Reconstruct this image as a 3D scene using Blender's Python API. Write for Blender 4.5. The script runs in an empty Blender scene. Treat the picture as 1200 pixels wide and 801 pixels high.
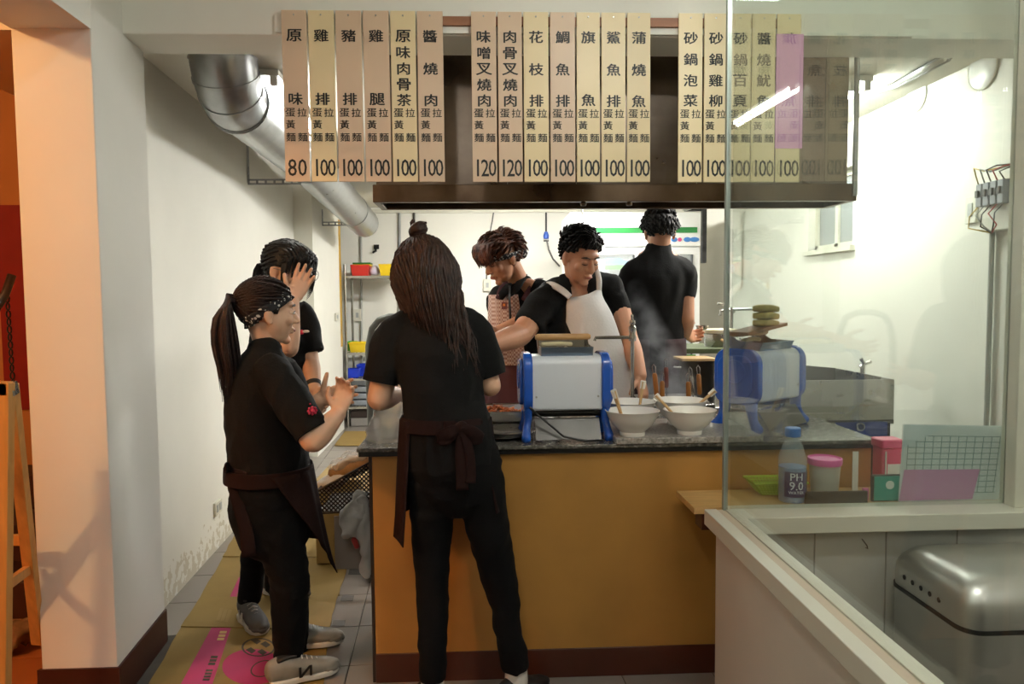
import bpy, bmesh, math, random
from mathutils import Vector, Matrix, noise as mnoise
random.seed(7)
scene = bpy.context.scene
COL = scene.collection
V = Vector
PI = math.pi

# ---------------------------------------------------------------- camera
F_PX = 850.0
CAM = V((0.0, 0.0, 1.40))
YAW, PITCH, ROLL = math.radians(2.43), math.radians(3.43), math.radians(0.50)
FWD = V((math.sin(YAW) * math.cos(PITCH), math.cos(YAW) * math.cos(PITCH), -math.sin(PITCH)))
_r0 = V((math.cos(YAW), -math.sin(YAW), 0.0))
_u0 = _r0.cross(FWD)
RIGHT = _r0 * math.cos(ROLL) - _u0 * math.sin(ROLL)
UP = _r0 * math.sin(ROLL) + _u0 * math.cos(ROLL)
cam_data = bpy.data.cameras.new('camera')
cam = bpy.data.objects.new('camera', cam_data)
COL.objects.link(cam)
cam_data.sensor_fit = 'HORIZONTAL'
cam_data.sensor_width = 36.0
cam_data.lens = 36.0 * F_PX / 1200.0
cam_data.clip_start = 0.05
cam.matrix_world = Matrix(((RIGHT.x, UP.x, -FWD.x, CAM.x), (RIGHT.y, UP.y, -FWD.y, CAM.y),
                           (RIGHT.z, UP.z, -FWD.z, CAM.z), (0, 0, 0, 1)))
scene.camera = cam

# ---------------------------------------------------------------- world, exposure
world = bpy.data.worlds.new('world')
scene.world = world
world.use_nodes = True
world.node_tree.nodes['Background'].inputs[0].default_value = (0.9, 0.85, 0.78, 1)
world.node_tree.nodes['Background'].inputs[1].default_value = 0.03
scene.view_settings.view_transform = 'Standard'
scene.view_settings.look = 'None'
scene.view_settings.gamma = 1.0
scene.view_settings.use_curve_mapping = False
scene.view_settings.exposure = 0.14
scene.cycles.use_denoising = True
scene.cycles.max_bounces = 8
scene.cycles.transparent_max_bounces = 12
scene.cycles.sample_clamp_indirect = 6.0
scene.cycles.caustics_reflective = False
scene.cycles.caustics_refractive = False

# lamps of the place (tubes are built further down with these strengths)
TUBE_FRONT = 105.0
TUBE_FRONT_LEFT = 62.0
TUBE_FRONT_FAR = 60.0
TUBE_KITCHEN = 270.0
BULB_STAIR = 330.0


def ray(px, py):
    return FWD + RIGHT * ((px - 600.0) / F_PX) + UP * ((400.5 - py) / F_PX)

def P(px, py, D):
    d = ray(px, py)
    return CAM + d * (D / d.y)

def PZ(px, py, z):
    d = ray(px, py)
    return CAM + d * ((z - CAM.z) / d.z)

def PX(px, py, x):
    d = ray(px, py)
    return CAM + d * ((x - CAM.x) / d.x)

# ---------------------------------------------------------------- materials
def lin(c):
    if isinstance(c, str):
        c = c.lstrip('#')
        c = [int(c[i:i + 2], 16) / 255.0 for i in (0, 2, 4)]
    return tuple((x / 12.92 if x <= 0.04045 else ((x + 0.055) / 1.055) ** 2.4) for x in c[:3])

MATS = {}
def mat(name, col, rough=0.6, metal=0.0, var=0.0, vscale=8.0, bump=0.0, bscale=60.0, col2=None,
        stretch=None, spec=0.5, emit=None, estr=0.0, trans=0.0, alpha=1.0, coat=0.0, sheen=0.0, sss=0.0, rvar=0.0):
    """procedural principled material: colour mottled by noise, fine relief by noise bump"""
    if name in MATS:
        return MATS[name]
    m = bpy.data.materials.new(name)
    m.use_nodes = True
    nt = m.node_tree
    b = nt.nodes['Principled BSDF']
    c = lin(col)
    b.inputs['Base Color'].default_value = (*c, 1)
    b.inputs['Roughness'].default_value = rough
    b.inputs['Metallic'].default_value = metal
    b.inputs['Specular IOR Level'].default_value = spec
    b.inputs['Transmission Weight'].default_value = trans
    b.inputs['Alpha'].default_value = alpha
    b.inputs['Coat Weight'].default_value = coat
    b.inputs['Sheen Weight'].default_value = sheen
    if sss:
        b.inputs['Subsurface Weight'].default_value = sss
        b.inputs['Subsurface Radius'].default_value = (0.012, 0.005, 0.003)
        b.inputs['Subsurface Scale'].default_value = 1.0
    if emit is not None:
        b.inputs['Emission Color'].default_value = (*lin(emit), 1)
        b.inputs['Emission Strength'].default_value = estr
    tc = nt.nodes.new('ShaderNodeTexCoord')
    src = tc.outputs['Object']
    if stretch:
        mp = nt.nodes.new('ShaderNodeMapping')
        mp.inputs['Scale'].default_value = stretch
        nt.links.new(src, mp.inputs['Vector'])
        src = mp.outputs['Vector']
    if var or col2 is not None or rvar:
        n = nt.nodes.new('ShaderNodeTexNoise')
        n.inputs['Scale'].default_value = vscale
        n.inputs['Detail'].default_value = 5.0
        nt.links.new(src, n.inputs['Vector'])
        if var or col2 is not None:
            r = nt.nodes.new('ShaderNodeValToRGB')
            e = r.color_ramp.elements
            e[0].position, e[1].position = 0.32, 0.68
            c2 = lin(col2) if col2 is not None else tuple(x * (1 - var) for x in c)
            e[0].color, e[1].color = (*c2, 1), (*c, 1)
            nt.links.new(n.outputs['Fac'], r.inputs['Fac'])
            nt.links.new(r.outputs['Color'], b.inputs['Base Color'])
        if rvar:
            mr = nt.nodes.new('ShaderNodeMapRange')
            mr.inputs['To Min'].default_value = max(0.02, rough - rvar)
            mr.inputs['To Max'].default_value = min(1, rough + rvar)
            nt.links.new(n.outputs['Fac'], mr.inputs['Value'])
            nt.links.new(mr.outputs['Result'], b.inputs['Roughness'])
    if bump:
        n2 = nt.nodes.new('ShaderNodeTexNoise')
        n2.inputs['Scale'].default_value = bscale
        n2.inputs['Detail'].default_value = 6.0
        nt.links.new(src, n2.inputs['Vector'])
        bp = nt.nodes.new('ShaderNodeBump')
        bp.inputs['Strength'].default_value = bump
        bp.inputs['Distance'].default_value = 0.01
        nt.links.new(n2.outputs['Fac'], bp.inputs['Height'])
        nt.links.new(bp.outputs['Normal'], b.inputs['Normal'])
    MATS[name] = m
    return m

# ---------------------------------------------------------------- mesh builder
class MB:
    def __init__(s):
        s.v, s.f = [], []

    def add(s, vs, fs):
        o = len(s.v)
        s.v += [V(p) for p in vs]
        s.f += [tuple(i + o for i in f) for f in fs]
        return s

    def box(s, x0, x1, y0, y1, z0, z1):
        vs = [(x, y, z) for z in (z0, z1) for y in (y0, y1) for x in (x0, x1)]
        return s.add(vs, [(0, 2, 3, 1), (4, 5, 7, 6), (0, 1, 5, 4), (2, 6, 7, 3), (0, 4, 6, 2), (1, 3, 7, 5)])

    def cbox(s, c, size, rot=None):
        """box centred at c"""
        m = rot if rot is not None else Matrix.Identity(3)
        hx, hy, hz = size[0] / 2, size[1] / 2, size[2] / 2
        vs = [V(c) + m @ V((x, y, z)) for z in (-hz, hz) for y in (-hy, hy) for x in (-hx, hx)]
        return s.add(vs, [(0, 2, 3, 1), (4, 5, 7, 6), (0, 1, 5, 4), (2, 6, 7, 3), (0, 4, 6, 2), (1, 3, 7, 5)])

    def prism(s, poly, d):
        """poly: list of 3-D points (planar), d: extrusion vector"""
        n = len(poly)
        poly = [V(p) for p in poly]
        d = V(d)
        nrm = V((0, 0, 0))
        for i in range(n):
            nrm += poly[i].cross(poly[(i + 1) % n])
        if nrm.dot(d) > 0:
            poly = poly[::-1]
        vs = poly + [p + d for p in poly]
        fs = [tuple(range(n)), tuple(range(2 * n - 1, n - 1, -1))]
        fs += [(i, n + i, n + (i + 1) % n, (i + 1) % n)[::-1] for i in range(n)]
        fs = [fs[0], fs[1]] + [f[::-1] for f in fs[2:]]
        fs = [fs[0], fs[1]] + [f[::-1] for f in fs[2:]]
        return s.add(vs, fs)

    def cyl(s, p0, p1, r0, r1=None, n=16, caps=True):
        return s.tube([p0, p1], [r0, r0 if r1 is None else r1], n, caps)

    def tube(s, pts, r, n=10, caps=True, closed=False):
        pts = [V(p) for p in pts]
        if not isinstance(r, (list, tuple)):
            r = [r] * len(pts)
        k = len(pts)
        ref = None
        rings = []
        for i in range(k):
            if closed:
                t = pts[(i + 1) % k] - pts[i - 1]
            else:
                t = pts[min(i + 1, k - 1)] - pts[max(i - 1, 0)]
            if t.length < 1e-9:
                t = V((0, 0, 1))
            t.normalize()
            if ref is None:
                ref = V((0, 0, 1)) if abs(t.z) < 0.9 else V((1, 0, 0))
            a = ref - t * ref.dot(t)
            if a.length < 1e-6:
                a = t.orthogonal()
            a.normalize()
            ref = a
            b = t.cross(a)
            rings.append([pts[i] + (a * math.cos(2 * PI * j / n) + b * math.sin(2 * PI * j / n)) * r[i] for j in range(n)])
        vs = [p for ring in rings for p in ring]
        fs = []
        kk = k if closed else k - 1
        for i in range(kk):
            for j in range(n):
                a0, b0 = i * n + j, i * n + (j + 1) % n
                i2 = (i + 1) % k
                fs.append((a0, b0, i2 * n + (j + 1) % n, i2 * n + j))
        if caps and not closed:
            fs.append(tuple(range(n))[::-1])
            fs.append(tuple((k - 1) * n + j for j in range(n)))
        return s.add(vs, fs)

    def lathe(s, prof, c=(0, 0, 0), n=32, rot=None):
        """prof: (r, z) pairs around local z through c"""
        m = rot if rot is not None else Matrix.Identity(3)
        c = V(c)
        vs, fs = [], []
        k = len(prof)
        for (r, z) in prof:
            for j in range(n):
                a = 2 * PI * j / n
                vs.append(c + m @ V((r * math.cos(a), r * math.sin(a), z)))
        for i in range(k - 1):
            for j in range(n):
                fs.append((i * n + j, i * n + (j + 1) % n, (i + 1) * n + (j + 1) % n, (i + 1) * n + j))
        if prof[0][0] > 1e-6:
            fs.append(tuple(range(n))[::-1])
        if prof[-1][0] > 1e-6:
            fs.append(tuple((k - 1) * n + j for j in range(n)))
        return s.add(vs, fs)

    def ell(s, c, r, rot=None, nu=16, nv=10):
        m = rot if rot is not None else Matrix.Identity(3)
        c = V(c)
        vs, fs = [], []
        for i in range(1, nv):
            th = PI * i / nv
            for j in range(nu):
                a = 2 * PI * j / nu
                vs.append(c + m @ V((r[0] * math.sin(th) * math.cos(a), r[1] * math.sin(th) * math.sin(a), r[2] * math.cos(th))))
        top, bot = len(vs), len(vs) + 1
        vs += [c + m @ V((0, 0, r[2])), c + m @ V((0, 0, -r[2]))]
        for i in range(nv - 2):
            for j in range(nu):
                fs.append((i * nu + j, (i + 1) * nu + j, (i + 1) * nu + (j + 1) % nu, i * nu + (j + 1) % nu))
        for j in range(nu):
            fs.append((top, j, (j + 1) % nu))
            q = (nv - 2) * nu
            fs.append((bot, q + (j + 1) % nu, q + j))
        return s.add(vs, fs)

    def loft(s, pts, rad, side=(1, 0, 0), n=16, sub=3, cap='round', power=2.0):
        """closed tube through pts with elliptic sections (a along side, b across), spline smoothed"""
        pts = [V(p) for p in pts]
        rad = [(r, r) if not isinstance(r, (tuple, list)) else r for r in rad]
        Q, R = [], []
        k = len(pts)
        for i in range(k - 1):
            p0, p1, p2, p3 = pts[max(i - 1, 0)], pts[i], pts[i + 1], pts[min(i + 2, k - 1)]
            r0, r1, r2, r3 = rad[max(i - 1, 0)], rad[i], rad[i + 1], rad[min(i + 2, k - 1)]
            for j in range(sub):
                t = j / sub
                w = (-0.5 * t + t * t - 0.5 * t ** 3, 1 - 2.5 * t * t + 1.5 * t ** 3, 0.5 * t + 2 * t * t - 1.5 * t ** 3, -0.5 * t * t + 0.5 * t ** 3)
                Q.append(p0 * w[0] + p1 * w[1] + p2 * w[2] + p3 * w[3])
                R.append(tuple(max(0.0008, r0[q] * w[0] + r1[q] * w[1] + r2[q] * w[2] + r3[q] * w[3]) for q in (0, 1)))
        Q.append(pts[-1]); R.append(rad[-1])
        tang = []
        for i in range(len(Q)):
            t = Q[min(i + 1, len(Q) - 1)] - Q[max(i - 1, 0)]
            tang.append(t.normalized() if t.length > 1e-9 else V((0, 0, 1)))
        if cap == 'round':
            def capring(q, t, r, sgn):
                out = []
                h = min(r) * 0.9
                for a in (25, 50, 72, 86):
                    a = math.radians(a)
                    out.append((q + t * (sgn * h * math.sin(a)), t, (r[0] * math.cos(a), r[1] * math.cos(a))))
                return out
            pre = capring(Q[0], tang[0], R[0], -1)[::-1]
            post = capring(Q[-1], tang[-1], R[-1], 1)
            seq = pre + list(zip(Q, tang, R)) + post
        else:
            seq = list(zip(Q, tang, R))
        side = V(side)
        vs, fs = [], []
        for q, t, r in seq:
            a = side - t * side.dot(t)
            if a.length < 1e-5:
                a = t.orthogonal()
            a.normalize()
            b = t.cross(a)
            for j in range(n):
                th = 2 * PI * j / n
                cx, sy = math.cos(th), math.sin(th)
                if power != 2.0:
                    cx = math.copysign(abs(cx) ** (2 / power), cx)
                    sy = math.copysign(abs(sy) ** (2 / power), sy)
                vs.append(q + a * (r[0] * cx) + b * (r[1] * sy))
        m = len(seq)
        for i in range(m - 1):
            for j in range(n):
                fs.append((i * n + j, i * n + (j + 1) % n, (i + 1) * n + (j + 1) % n, (i + 1) * n + j))
        fs.append(tuple(range(n))[::-1])
        fs.append(tuple((m - 1) * n + j for j in range(n)))
        return s.add(vs, fs)

    def xf(s, M):
        s.v = [M @ p for p in s.v]
        return s

    def build(s, name, material, parent=None, smooth=False, bevel=0.0, origin=None, bseg=2, angle=35, recalc=True):
        if origin is None:
            xs, ys, zs = [p.x for p in s.v], [p.y for p in s.v], [p.z for p in s.v]
            origin = V(((min(xs) + max(xs)) / 2, (min(ys) + max(ys)) / 2, min(zs)))
        me = bpy.data.meshes.new(name)
        me.from_pydata([p - origin for p in s.v], [], s.f)
        if recalc:
            bm = bmesh.new(); bm.from_mesh(me)
            bmesh.ops.recalc_face_normals(bm, faces=bm.faces)
            bm.to_mesh(me); bm.free()
        me.materials.append(material)
        o = bpy.data.objects.new(name, me)
        COL.objects.link(o)
        pw = V((0, 0, 0))
        if parent is not None:
            o.parent = parent
            pw = wloc(parent)
        o.location = origin - pw
        if smooth:
            for p in me.polygons:
                p.use_smooth = True
            if smooth != 'all':
                try:
                    me.set_sharp_from_angle(angle=math.radians(angle))
                except Exception:
                    pass
        if bevel:
            md = o.modifiers.new('bevel', 'BEVEL')
            md.width = bevel; md.segments = bseg; md.limit_method = 'ANGLE'; md.angle_limit = math.radians(40)
            if not smooth:
                for p in me.polygons:
                    p.use_smooth = True
                try:
                    me.set_sharp_from_angle(angle=math.radians(50))
                except Exception:
                    pass
        return o

def wloc(o):
    p = V(o.location)
    while o.parent is not None:
        o = o.parent
        p += V(o.location)
    return p

def tag(o, label=None, cat=None, group=None, kind=None):
    if label: o['label'] = label
    if cat: o['category'] = cat
    if group: o['group'] = group
    if kind: o['kind'] = kind
    return o

def thing(name, loc, label, cat, group=None, kind=None):
    o = bpy.data.objects.new(name, None)
    o.empty_display_size = 0.05
    COL.objects.link(o)
    o.location = loc
    return tag(o, label, cat, group, kind)

def struct(o):
    o['kind'] = 'structure'
    return o

def rotz(a):
    return Matrix.Rotation(a, 3, 'Z')

def frame(x, y, z=None):
    """3x3 with columns x, y, z (orthonormalised from x and y)"""
    x = V(x).normalized(); y = V(y); y = (y - x * y.dot(x)).normalized(); z = x.cross(y)
    return Matrix(((x.x, y.x, z.x), (x.y, y.y, z.y), (x.z, y.z, z.z)))

_txt = None
def text_mesh(body, height, center, xdir, ydir, sx=1.0, lift=0.0006, bold=0.0):
    """flat lettering mesh data in world coordinates: returns MB"""
    global _txt
    if _txt is None:
        c = bpy.data.curves.new('lettering_source', 'FONT')
        c.resolution_u = 2
        _txt = bpy.data.objects.new('lettering_source', c)
        COL.objects.link(_txt)
    _txt.data.body = body
    dg = bpy.context.evaluated_depsgraph_get(); dg.update()
    me = bpy.data.meshes.new_from_object(_txt.evaluated_get(dg))
    xs = [v.co.x for v in me.vertices]; ys = [v.co.y for v in me.vertices]
    cx, cy = (min(xs) + max(xs)) / 2, (min(ys) + max(ys)) / 2
    k = height / max(1e-6, (max(ys) - min(ys)))
    xd, yd = V(xdir).normalized(), V(ydir).normalized()
    nd = xd.cross(yd)
    mb = MB()
    # bold strokes: the glyph doubled with a slight sideways shift
    for q, (ox, oy) in enumerate(((-bold, 0.0), (bold, 0.0), (0.0, bold * 0.7), (0.0, -bold * 0.7)) if bold else ((0.0, 0.0),)):
        mb.add([V(center) + xd * ((v.co.x - cx + ox) * k * sx) + yd * ((v.co.y - cy + oy) * k) + nd * (lift + q * 0.00005) for v in me.vertices],
               [tuple(p.vertices) for p in me.polygons])
    bpy.data.meshes.remove(me)
    return mb

def merge(*ms):
    r = MB()
    for m in ms:
        r.add(m.v, m.f)
    return r
# ================================================================= materials of the setting
M_WALL = mat('cream_wall_paint', '#edebe0', 0.75, var=0.05, vscale=2.5, bump=0.06, bscale=35)
M_WALL_GREY = mat('white_wall_paint', '#e9e7de', 0.75, var=0.06, vscale=2.0, bump=0.05, bscale=30)
M_CEIL = mat('ceiling_paint', '#efebdd', 0.8, var=0.04, vscale=2)
M_KICK = mat('dark_brown_kickboard', '#3a140c', 0.45, var=0.25, vscale=5, bump=0.04)
M_TILE = mat('grey_floor_tile', '#8a827b', 0.35, var=0.12, vscale=4, bump=0.03, bscale=80, rvar=0.1)
M_GROUT = mat('dark_grout', '#4c463f', 0.9, var=0.2, vscale=20)
M_TERRA = mat('terracotta_floor_tile', '#a8663c', 0.4, var=0.2, vscale=5)
M_STEEL = mat('stainless_steel', '#b9b7b2', 0.28, 1.0, var=0.15, vscale=6, bump=0.02, bscale=40, rvar=0.1)
M_GALV = mat('galvanised_steel', '#b3b6b8', 0.33, 1.0, var=0.2, vscale=14, bump=0.03, bscale=30, rvar=0.12)
M_FRAME = mat('cream_painted_frame', '#dcd9c8', 0.4, var=0.05, vscale=5)
M_PANEL = mat('cream_partition_panel', '#ddd5c7', 0.5, var=0.06, vscale=3)
M_WHITE = mat('white_plastic', '#e6e6e0', 0.35)
M_WARMWALL = mat('ochre_stairwell_wall', '#c98a52', 0.8, var=0.15, vscale=2)

def peel_wall_material():
    """painted wall whose lowest decimetres have flaked off"""
    m = mat('flaking_wall_paint', '#ebe9de', 0.75, var=0.05, vscale=2.5, bump=0.06, bscale=35)
    nt = m.node_tree
    b = nt.nodes['Principled BSDF']
    geo = nt.nodes.new('ShaderNodeNewGeometry')
    sep = nt.nodes.new('ShaderNodeSeparateXYZ')
    nt.links.new(geo.outputs['Position'], sep.inputs[0])
    n = nt.nodes.new('ShaderNodeTexNoise'); n.inputs['Scale'].default_value = 22; n.inputs['Detail'].default_value = 6
    nt.links.new(geo.outputs['Position'], n.inputs['Vector'])
    mr = nt.nodes.new('ShaderNodeMapRange')
    mr.inputs['From Min'].default_value = 0.0; mr.inputs['From Max'].default_value = 0.30
    mr.inputs['To Min'].default_value = 0.58; mr.inputs['To Max'].default_value = 0.22
    nt.links.new(sep.outputs['Z'], mr.inputs['Value'])
    lt = nt.nodes.new('ShaderNodeMath'); lt.operation = 'LESS_THAN'
    nt.links.new(n.outputs['Fac'], lt.inputs[0]); nt.links.new(mr.outputs['Result'], lt.inputs[1])
    lnk = [l for l in nt.links if l.to_socket == b.inputs['Base Color']][0]
    src = lnk.from_socket
    mix = nt.nodes.new('ShaderNodeMix'); mix.data_type = 'RGBA'
    mix.inputs[7].default_value = (*lin('#cfc8b4'), 1)
    nt.links.new(lt.outputs[0], mix.inputs[0]); nt.links.new(src, mix.inputs[6])
    nt.links.new(mix.outputs[2], b.inputs['Base Color'])
    bp = nt.nodes.new('ShaderNodeBump'); bp.inputs['Strength'].default_value = 0.5; bp.inputs['Distance'].default_value = 0.008; bp.invert = True
    old = [l for l in nt.links if l.to_socket == b.inputs['Normal']][0].from_socket
    nt.links.new(lt.outputs[0], bp.inputs['Height']); nt.links.new(old, bp.inputs['Normal'])
    nt.links.new(bp.outputs['Normal'], b.inputs['Normal'])
    return m
M_PEEL = peel_wall_material()

# ================================================================= room shell
SKEW = math.radians(3.1)          # the left wall and the floor tiles stand a little askew to the counter
def wl(y):                        # left kitchen wall at depth y
    return -1.464 - (y - 3.337) * math.tan(SKEW)
BEAM_Z, BEAM_Y0, BEAM_Y1 = 2.38, 2.78, 3.00
CEIL_Z, BACK_Y, RIGHT_X = 2.47, 8.55, 2.30

fl = MB().box(-3.2, 3.2, -3.5, 9.2, -0.10, -0.004).build('floor', M_GROUT); struct(fl)
# floor tiles: individual pieces in the part of the floor that shows, one shared mesh
TS = 0.34
tile_src = MB().box(0.002, TS - 0.002, 0.002, TS - 0.002, -0.012, 0.0).build('tile', M_TILE, fl, origin=V((0, 0, 0)), bevel=0.0015, bseg=1)
tile_src.location = V((0, 0, 0)) - wloc(fl)
o0 = PZ(407, 788, 0)
ux, uy = V((math.cos(SKEW), math.sin(SKEW), 0)), V((-math.sin(SKEW), math.cos(SKEW), 0))
first = True
for j in range(-4, 18):
    for i in range(-3, 9):
        p = o0 + ux * (i * TS) + uy * (j * TS + 0.055)
        c = p + (ux + uy) * (TS / 2)
        if c.x < wl(c.y) - 0.22 or c.x > RIGHT_X + 0.1 or c.y > BACK_Y + 0.1:
            continue
        if c.x < -1.3 and c.y < 2.9:
            continue
        t = tile_src if first else tile_src.copy()
        if not first:
            COL.objects.link(t); t.parent = fl
        first = False
        t.location = p - wloc(fl)
        t.rotation_euler = (0, 0, SKEW)
# stairwell floor behind the opening
st = MB().box(-3.2, -1.62, -1.0, 4.2, -0.004, 0.0).build('floor_stairwell', M_TERRA); struct(st)
for i in range(5):
    for j in range(13):
        if -3.0 + i * 0.34 + 0.33 < -1.62 or j < 8:
            MB().box(-3.0 + i * 0.34, -3.0 + i * 0.34 + 0.33, -0.2 + j * 0.34, -0.2 + j * 0.34 + 0.33, 0.0, 0.004).build('tile', M_TERRA, st)

# left kitchen wall (askew), 0.15 thick
def slab_wall(name, x0, y0, x1, y1, z0, z1, t, material):
    d = V((x1 - x0, y1 - y0, 0)).normalized()
    n = V((-d.y, d.x, 0)) * t
    mb = MB().prism([(x0, y0, z0), (x1, y1, z0), (x1 + n.x, y1 + n.y, z0), (x0 + n.x, y0 + n.y, z0)], (0, 0, z1 - z0))
    return struct(mb.build(name, material))
slab_wall('wall_left', wl(2.90), 2.90, wl(7.9), 7.9, 0, CEIL_Z, 0.15, M_PEEL)
# pilaster on the left wall near the back
pil = MB().prism([(wl(6.5) - 0.02, 6.5, 0), (-1.475, 6.5, 0), (-1.50, 7.9, 0), (wl(7.9) - 0.02, 7.9, 0)], (0, 0, CEIL_Z)).build('wall_left_pilaster', M_WALL)
struct(pil)
struct(MB().box(-1.506, -1.497, 7.80, 7.905, 0.9, 2.25).build('trim_1', mat('yellow_edge_strip', '#c79a1e', 0.5, var=0.2)))
# back wall, right wall
wb = MB().box(-3.2, 3.2, BACK_Y, BACK_Y + 0.15, 0, CEIL_Z + 0.02).build('wall_back', M_WALL); struct(wb)
slab_wall('wall_back_left', -2.35, 7.9, -2.35, BACK_Y, 0, CEIL_Z, 0.1, M_WALL)
# right wall with a window opening
WY0, WY1, WZ0, WZ1 = 4.42, 5.03, 1.71, 2.20
wr = MB()
wr.box(RIGHT_X, RIGHT_X + 0.15, -3.5, WY0, 0, 3.02).box(RIGHT_X, RIGHT_X + 0.15, WY1, BACK_Y, 0, CEIL_Z)
wr.box(RIGHT_X, RIGHT_X + 0.15, WY0, WY1, 0, WZ0).box(RIGHT_X, RIGHT_X + 0.15, WY0, WY1, WZ1, CEIL_Z)
struct(wr.build('wall_right', M_WALL))
# ceilings
struct(MB().box(-2.4, RIGHT_X + 0.15, BEAM_Y1, BACK_Y + 0.1, CEIL_Z, CEIL_Z + 0.12).build('ceiling', M_CEIL))
struct(MB().box(-3.2, RIGHT_X + 0.15, -3.5, BEAM_Y0, 3.0, 3.1).build('ceiling_front', M_CEIL))
# cross beam above the serving hatch
struct(MB().box(-1.45, RIGHT_X, BEAM_Y0, BEAM_Y1, BEAM_Z, 3.02).build('wall_beam', M_WALL, bevel=0.004))
# front room: pillar beside the stairwell opening, header above the opening
PF, PR = V((-1.276, 2.508, 0)), V((-1.318, 2.984, 0))
pillar = MB().prism([(PF.x, PF.y, 0.0), (PR.x, PR.y, 0), (-1.56, PR.y, 0), (-1.533, PF.y, 0)], (0, 0, 3.0)).build('wall_pillar', M_WALL_GREY, bevel=0.004)
struct(pillar)
hd = MB().prism([(PF.x, PF.y, 2.30), (-1.533, PF.y, 2.30), (-1.40, -3.5, 2.30), (-1.14, -3.5, 2.30)], (0, 0, 0.72)).build('wall_header', M_WALL_GREY); struct(hd)
bb = MB()
e = 0.008
bb.prism([(PF.x + e, PF.y - e, 0), (PR.x + e, PR.y, 0), (PR.x - 0.01, PR.y, 0), (PF.x - 0.01, PF.y + 0.01, 0)], (0, 0, 0.134))
bb.prism([(PF.x + e, PF.y - e, 0), (PF.x + e, PF.y + 0.005, 0), (-1.54, PF.y + 0.005, 0), (-1.545, PF.y - e, 0)], (0, 0, 0.134))
struct(bb.build('baseboard_pillar', M_KICK))
# stairwell behind the opening
struct(MB().box(-3.2, -1.60, 4.2, 4.3, 0, 3.0).build('wall_stairwell_back', M_WARMWALL))
struct(MB().box(-1.70, -1.66, 2.99, 4.2, 0, 3.0).build('wall_stairwell_right', M_WARMWALL))
struct(MB().box(-3.25, -3.15, -1.0, 4.3, 0, 3.0).build('wall_stairwell_left', M_WARMWALL))
struct(MB().box(-3.2, -1.52, -1.0, 4.3, 2.95, 3.02).build('ceiling_stairwell', M_CEIL))
# unseen wall closing the front room on the left, lengthened to block stairwell lamp spill
struct(MB().box(-1.25, -1.12, -3.5, 1.55, 0, 2.31).build('wall_front_left', M_WALL_GREY))
struct(MB().box(-1.25, RIGHT_X, -3.6, -3.5, 0, 3.02).build('wall_front', mat('front_wall_dim_paint', '#b9b0a0', 0.8)))

# ---------------- window in the right wall
wf = MB()
for (y0, y1, z0, z1) in ((WY0, WY1, WZ0, WZ0 + 0.035), (WY0, WY1, WZ1 - 0.035, WZ1), (WY0, WY0 + 0.035, WZ0, WZ1), (WY1 - 0.035, WY1, WZ0, WZ1), ((WY0 + WY1) / 2 - 0.02, (WY0 + WY1) / 2 + 0.02, WZ0, WZ1)):
    wf.box(RIGHT_X + 0.05, RIGHT_X + 0.09, y0, y1, z0, z1)
win = wf.build('window_1', M_FRAME); struct(win)
M_PANE = mat('frosted_window_pane', '#8b8f90', 0.5, var=0.05)
for k in range(2):
    y0 = WY0 + 0.035 if k == 0 else (WY0 + WY1) / 2 + 0.02
    y1 = (WY0 + WY1) / 2 - 0.02 if k == 0 else WY1 - 0.035
    MB().box(RIGHT_X + 0.066, RIGHT_X + 0.074, y0, y1, WZ0 + 0.035, WZ1 - 0.035).build('pane', M_PANE, win)
MB().box(RIGHT_X - 0.03, RIGHT_X + 0.10, WY0 - 0.03, WY1 + 0.03, WZ0 - 0.03, WZ0).build('window_sill', M_FRAME, win)

# ================================================================= partition and glass booth at the right
PZT = 0.708
XO, XI, YE = 0.722, 0.826, 2.305
part_w = MB().prism([(0.755, YE - 0.02, 0), (0.815, YE - 0.02, 0), (0.80, 0.15, 0), (0.74, 0.15, 0)], (0, 0, PZT - 0.045)).build('wall_partition', M_PANEL)
struct(part_w)
rail = MB()
def strip(mb, xa, xb, z0, z1, y0=0.15, y1=YE, sl=-0.012):
    mb.prism([(xa, y1, z0), (xb, y1, z0), (xb + sl, y0, z0), (xa + sl, y0, z0)], (0, 0, z1 - z0))
strip(rail, XO, XI, PZT - 0.05, PZT - 0.006)
strip(rail, XO, XO + 0.040, PZT - 0.01, PZT)
strip(rail, XI - 0.036, XI, PZT - 0.01, PZT)
struct(rail.build('trim_2', M_FRAME, bevel=0.002))
struct(MB().prism([(XO + 0.041, YE - 0.001, PZT - 0.008), (XI - 0.037, YE - 0.001, PZT - 0.008), (XI - 0.049, 0.15, PZT - 0.008), (XO + 0.029, 0.15, PZT - 0.008)], (0, 0, 0.005)).build('trim_3', mat('tan_glazing_groove', '#cdbda6', 0.5)))
# half wall across with sill
XE = 1.795
hw = MB().box(XI - 0.02, XE - 0.02, 2.245, 2.29, 0, PZT - 0.05).build('wall_booth', mat('grey_booth_panel', '#bebcb3', 0.5, var=0.06, vscale=3)); struct(hw)
for k in range(1, 4):
    MB().box(XI + k * 0.235, XI + k * 0.235 + 0.004, 2.243, 2.246, 0, PZT - 0.055).build('panel_joint', mat('panel_joint_grey', '#8b8a82', 0.7), hw)  # darker grey strips along the panel joints
struct(MB().box(XI - 0.03, XE, 2.20, 2.345, PZT - 0.055, PZT - 0.001).build('window_sill_booth', M_FRAME, bevel=0.003))

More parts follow.
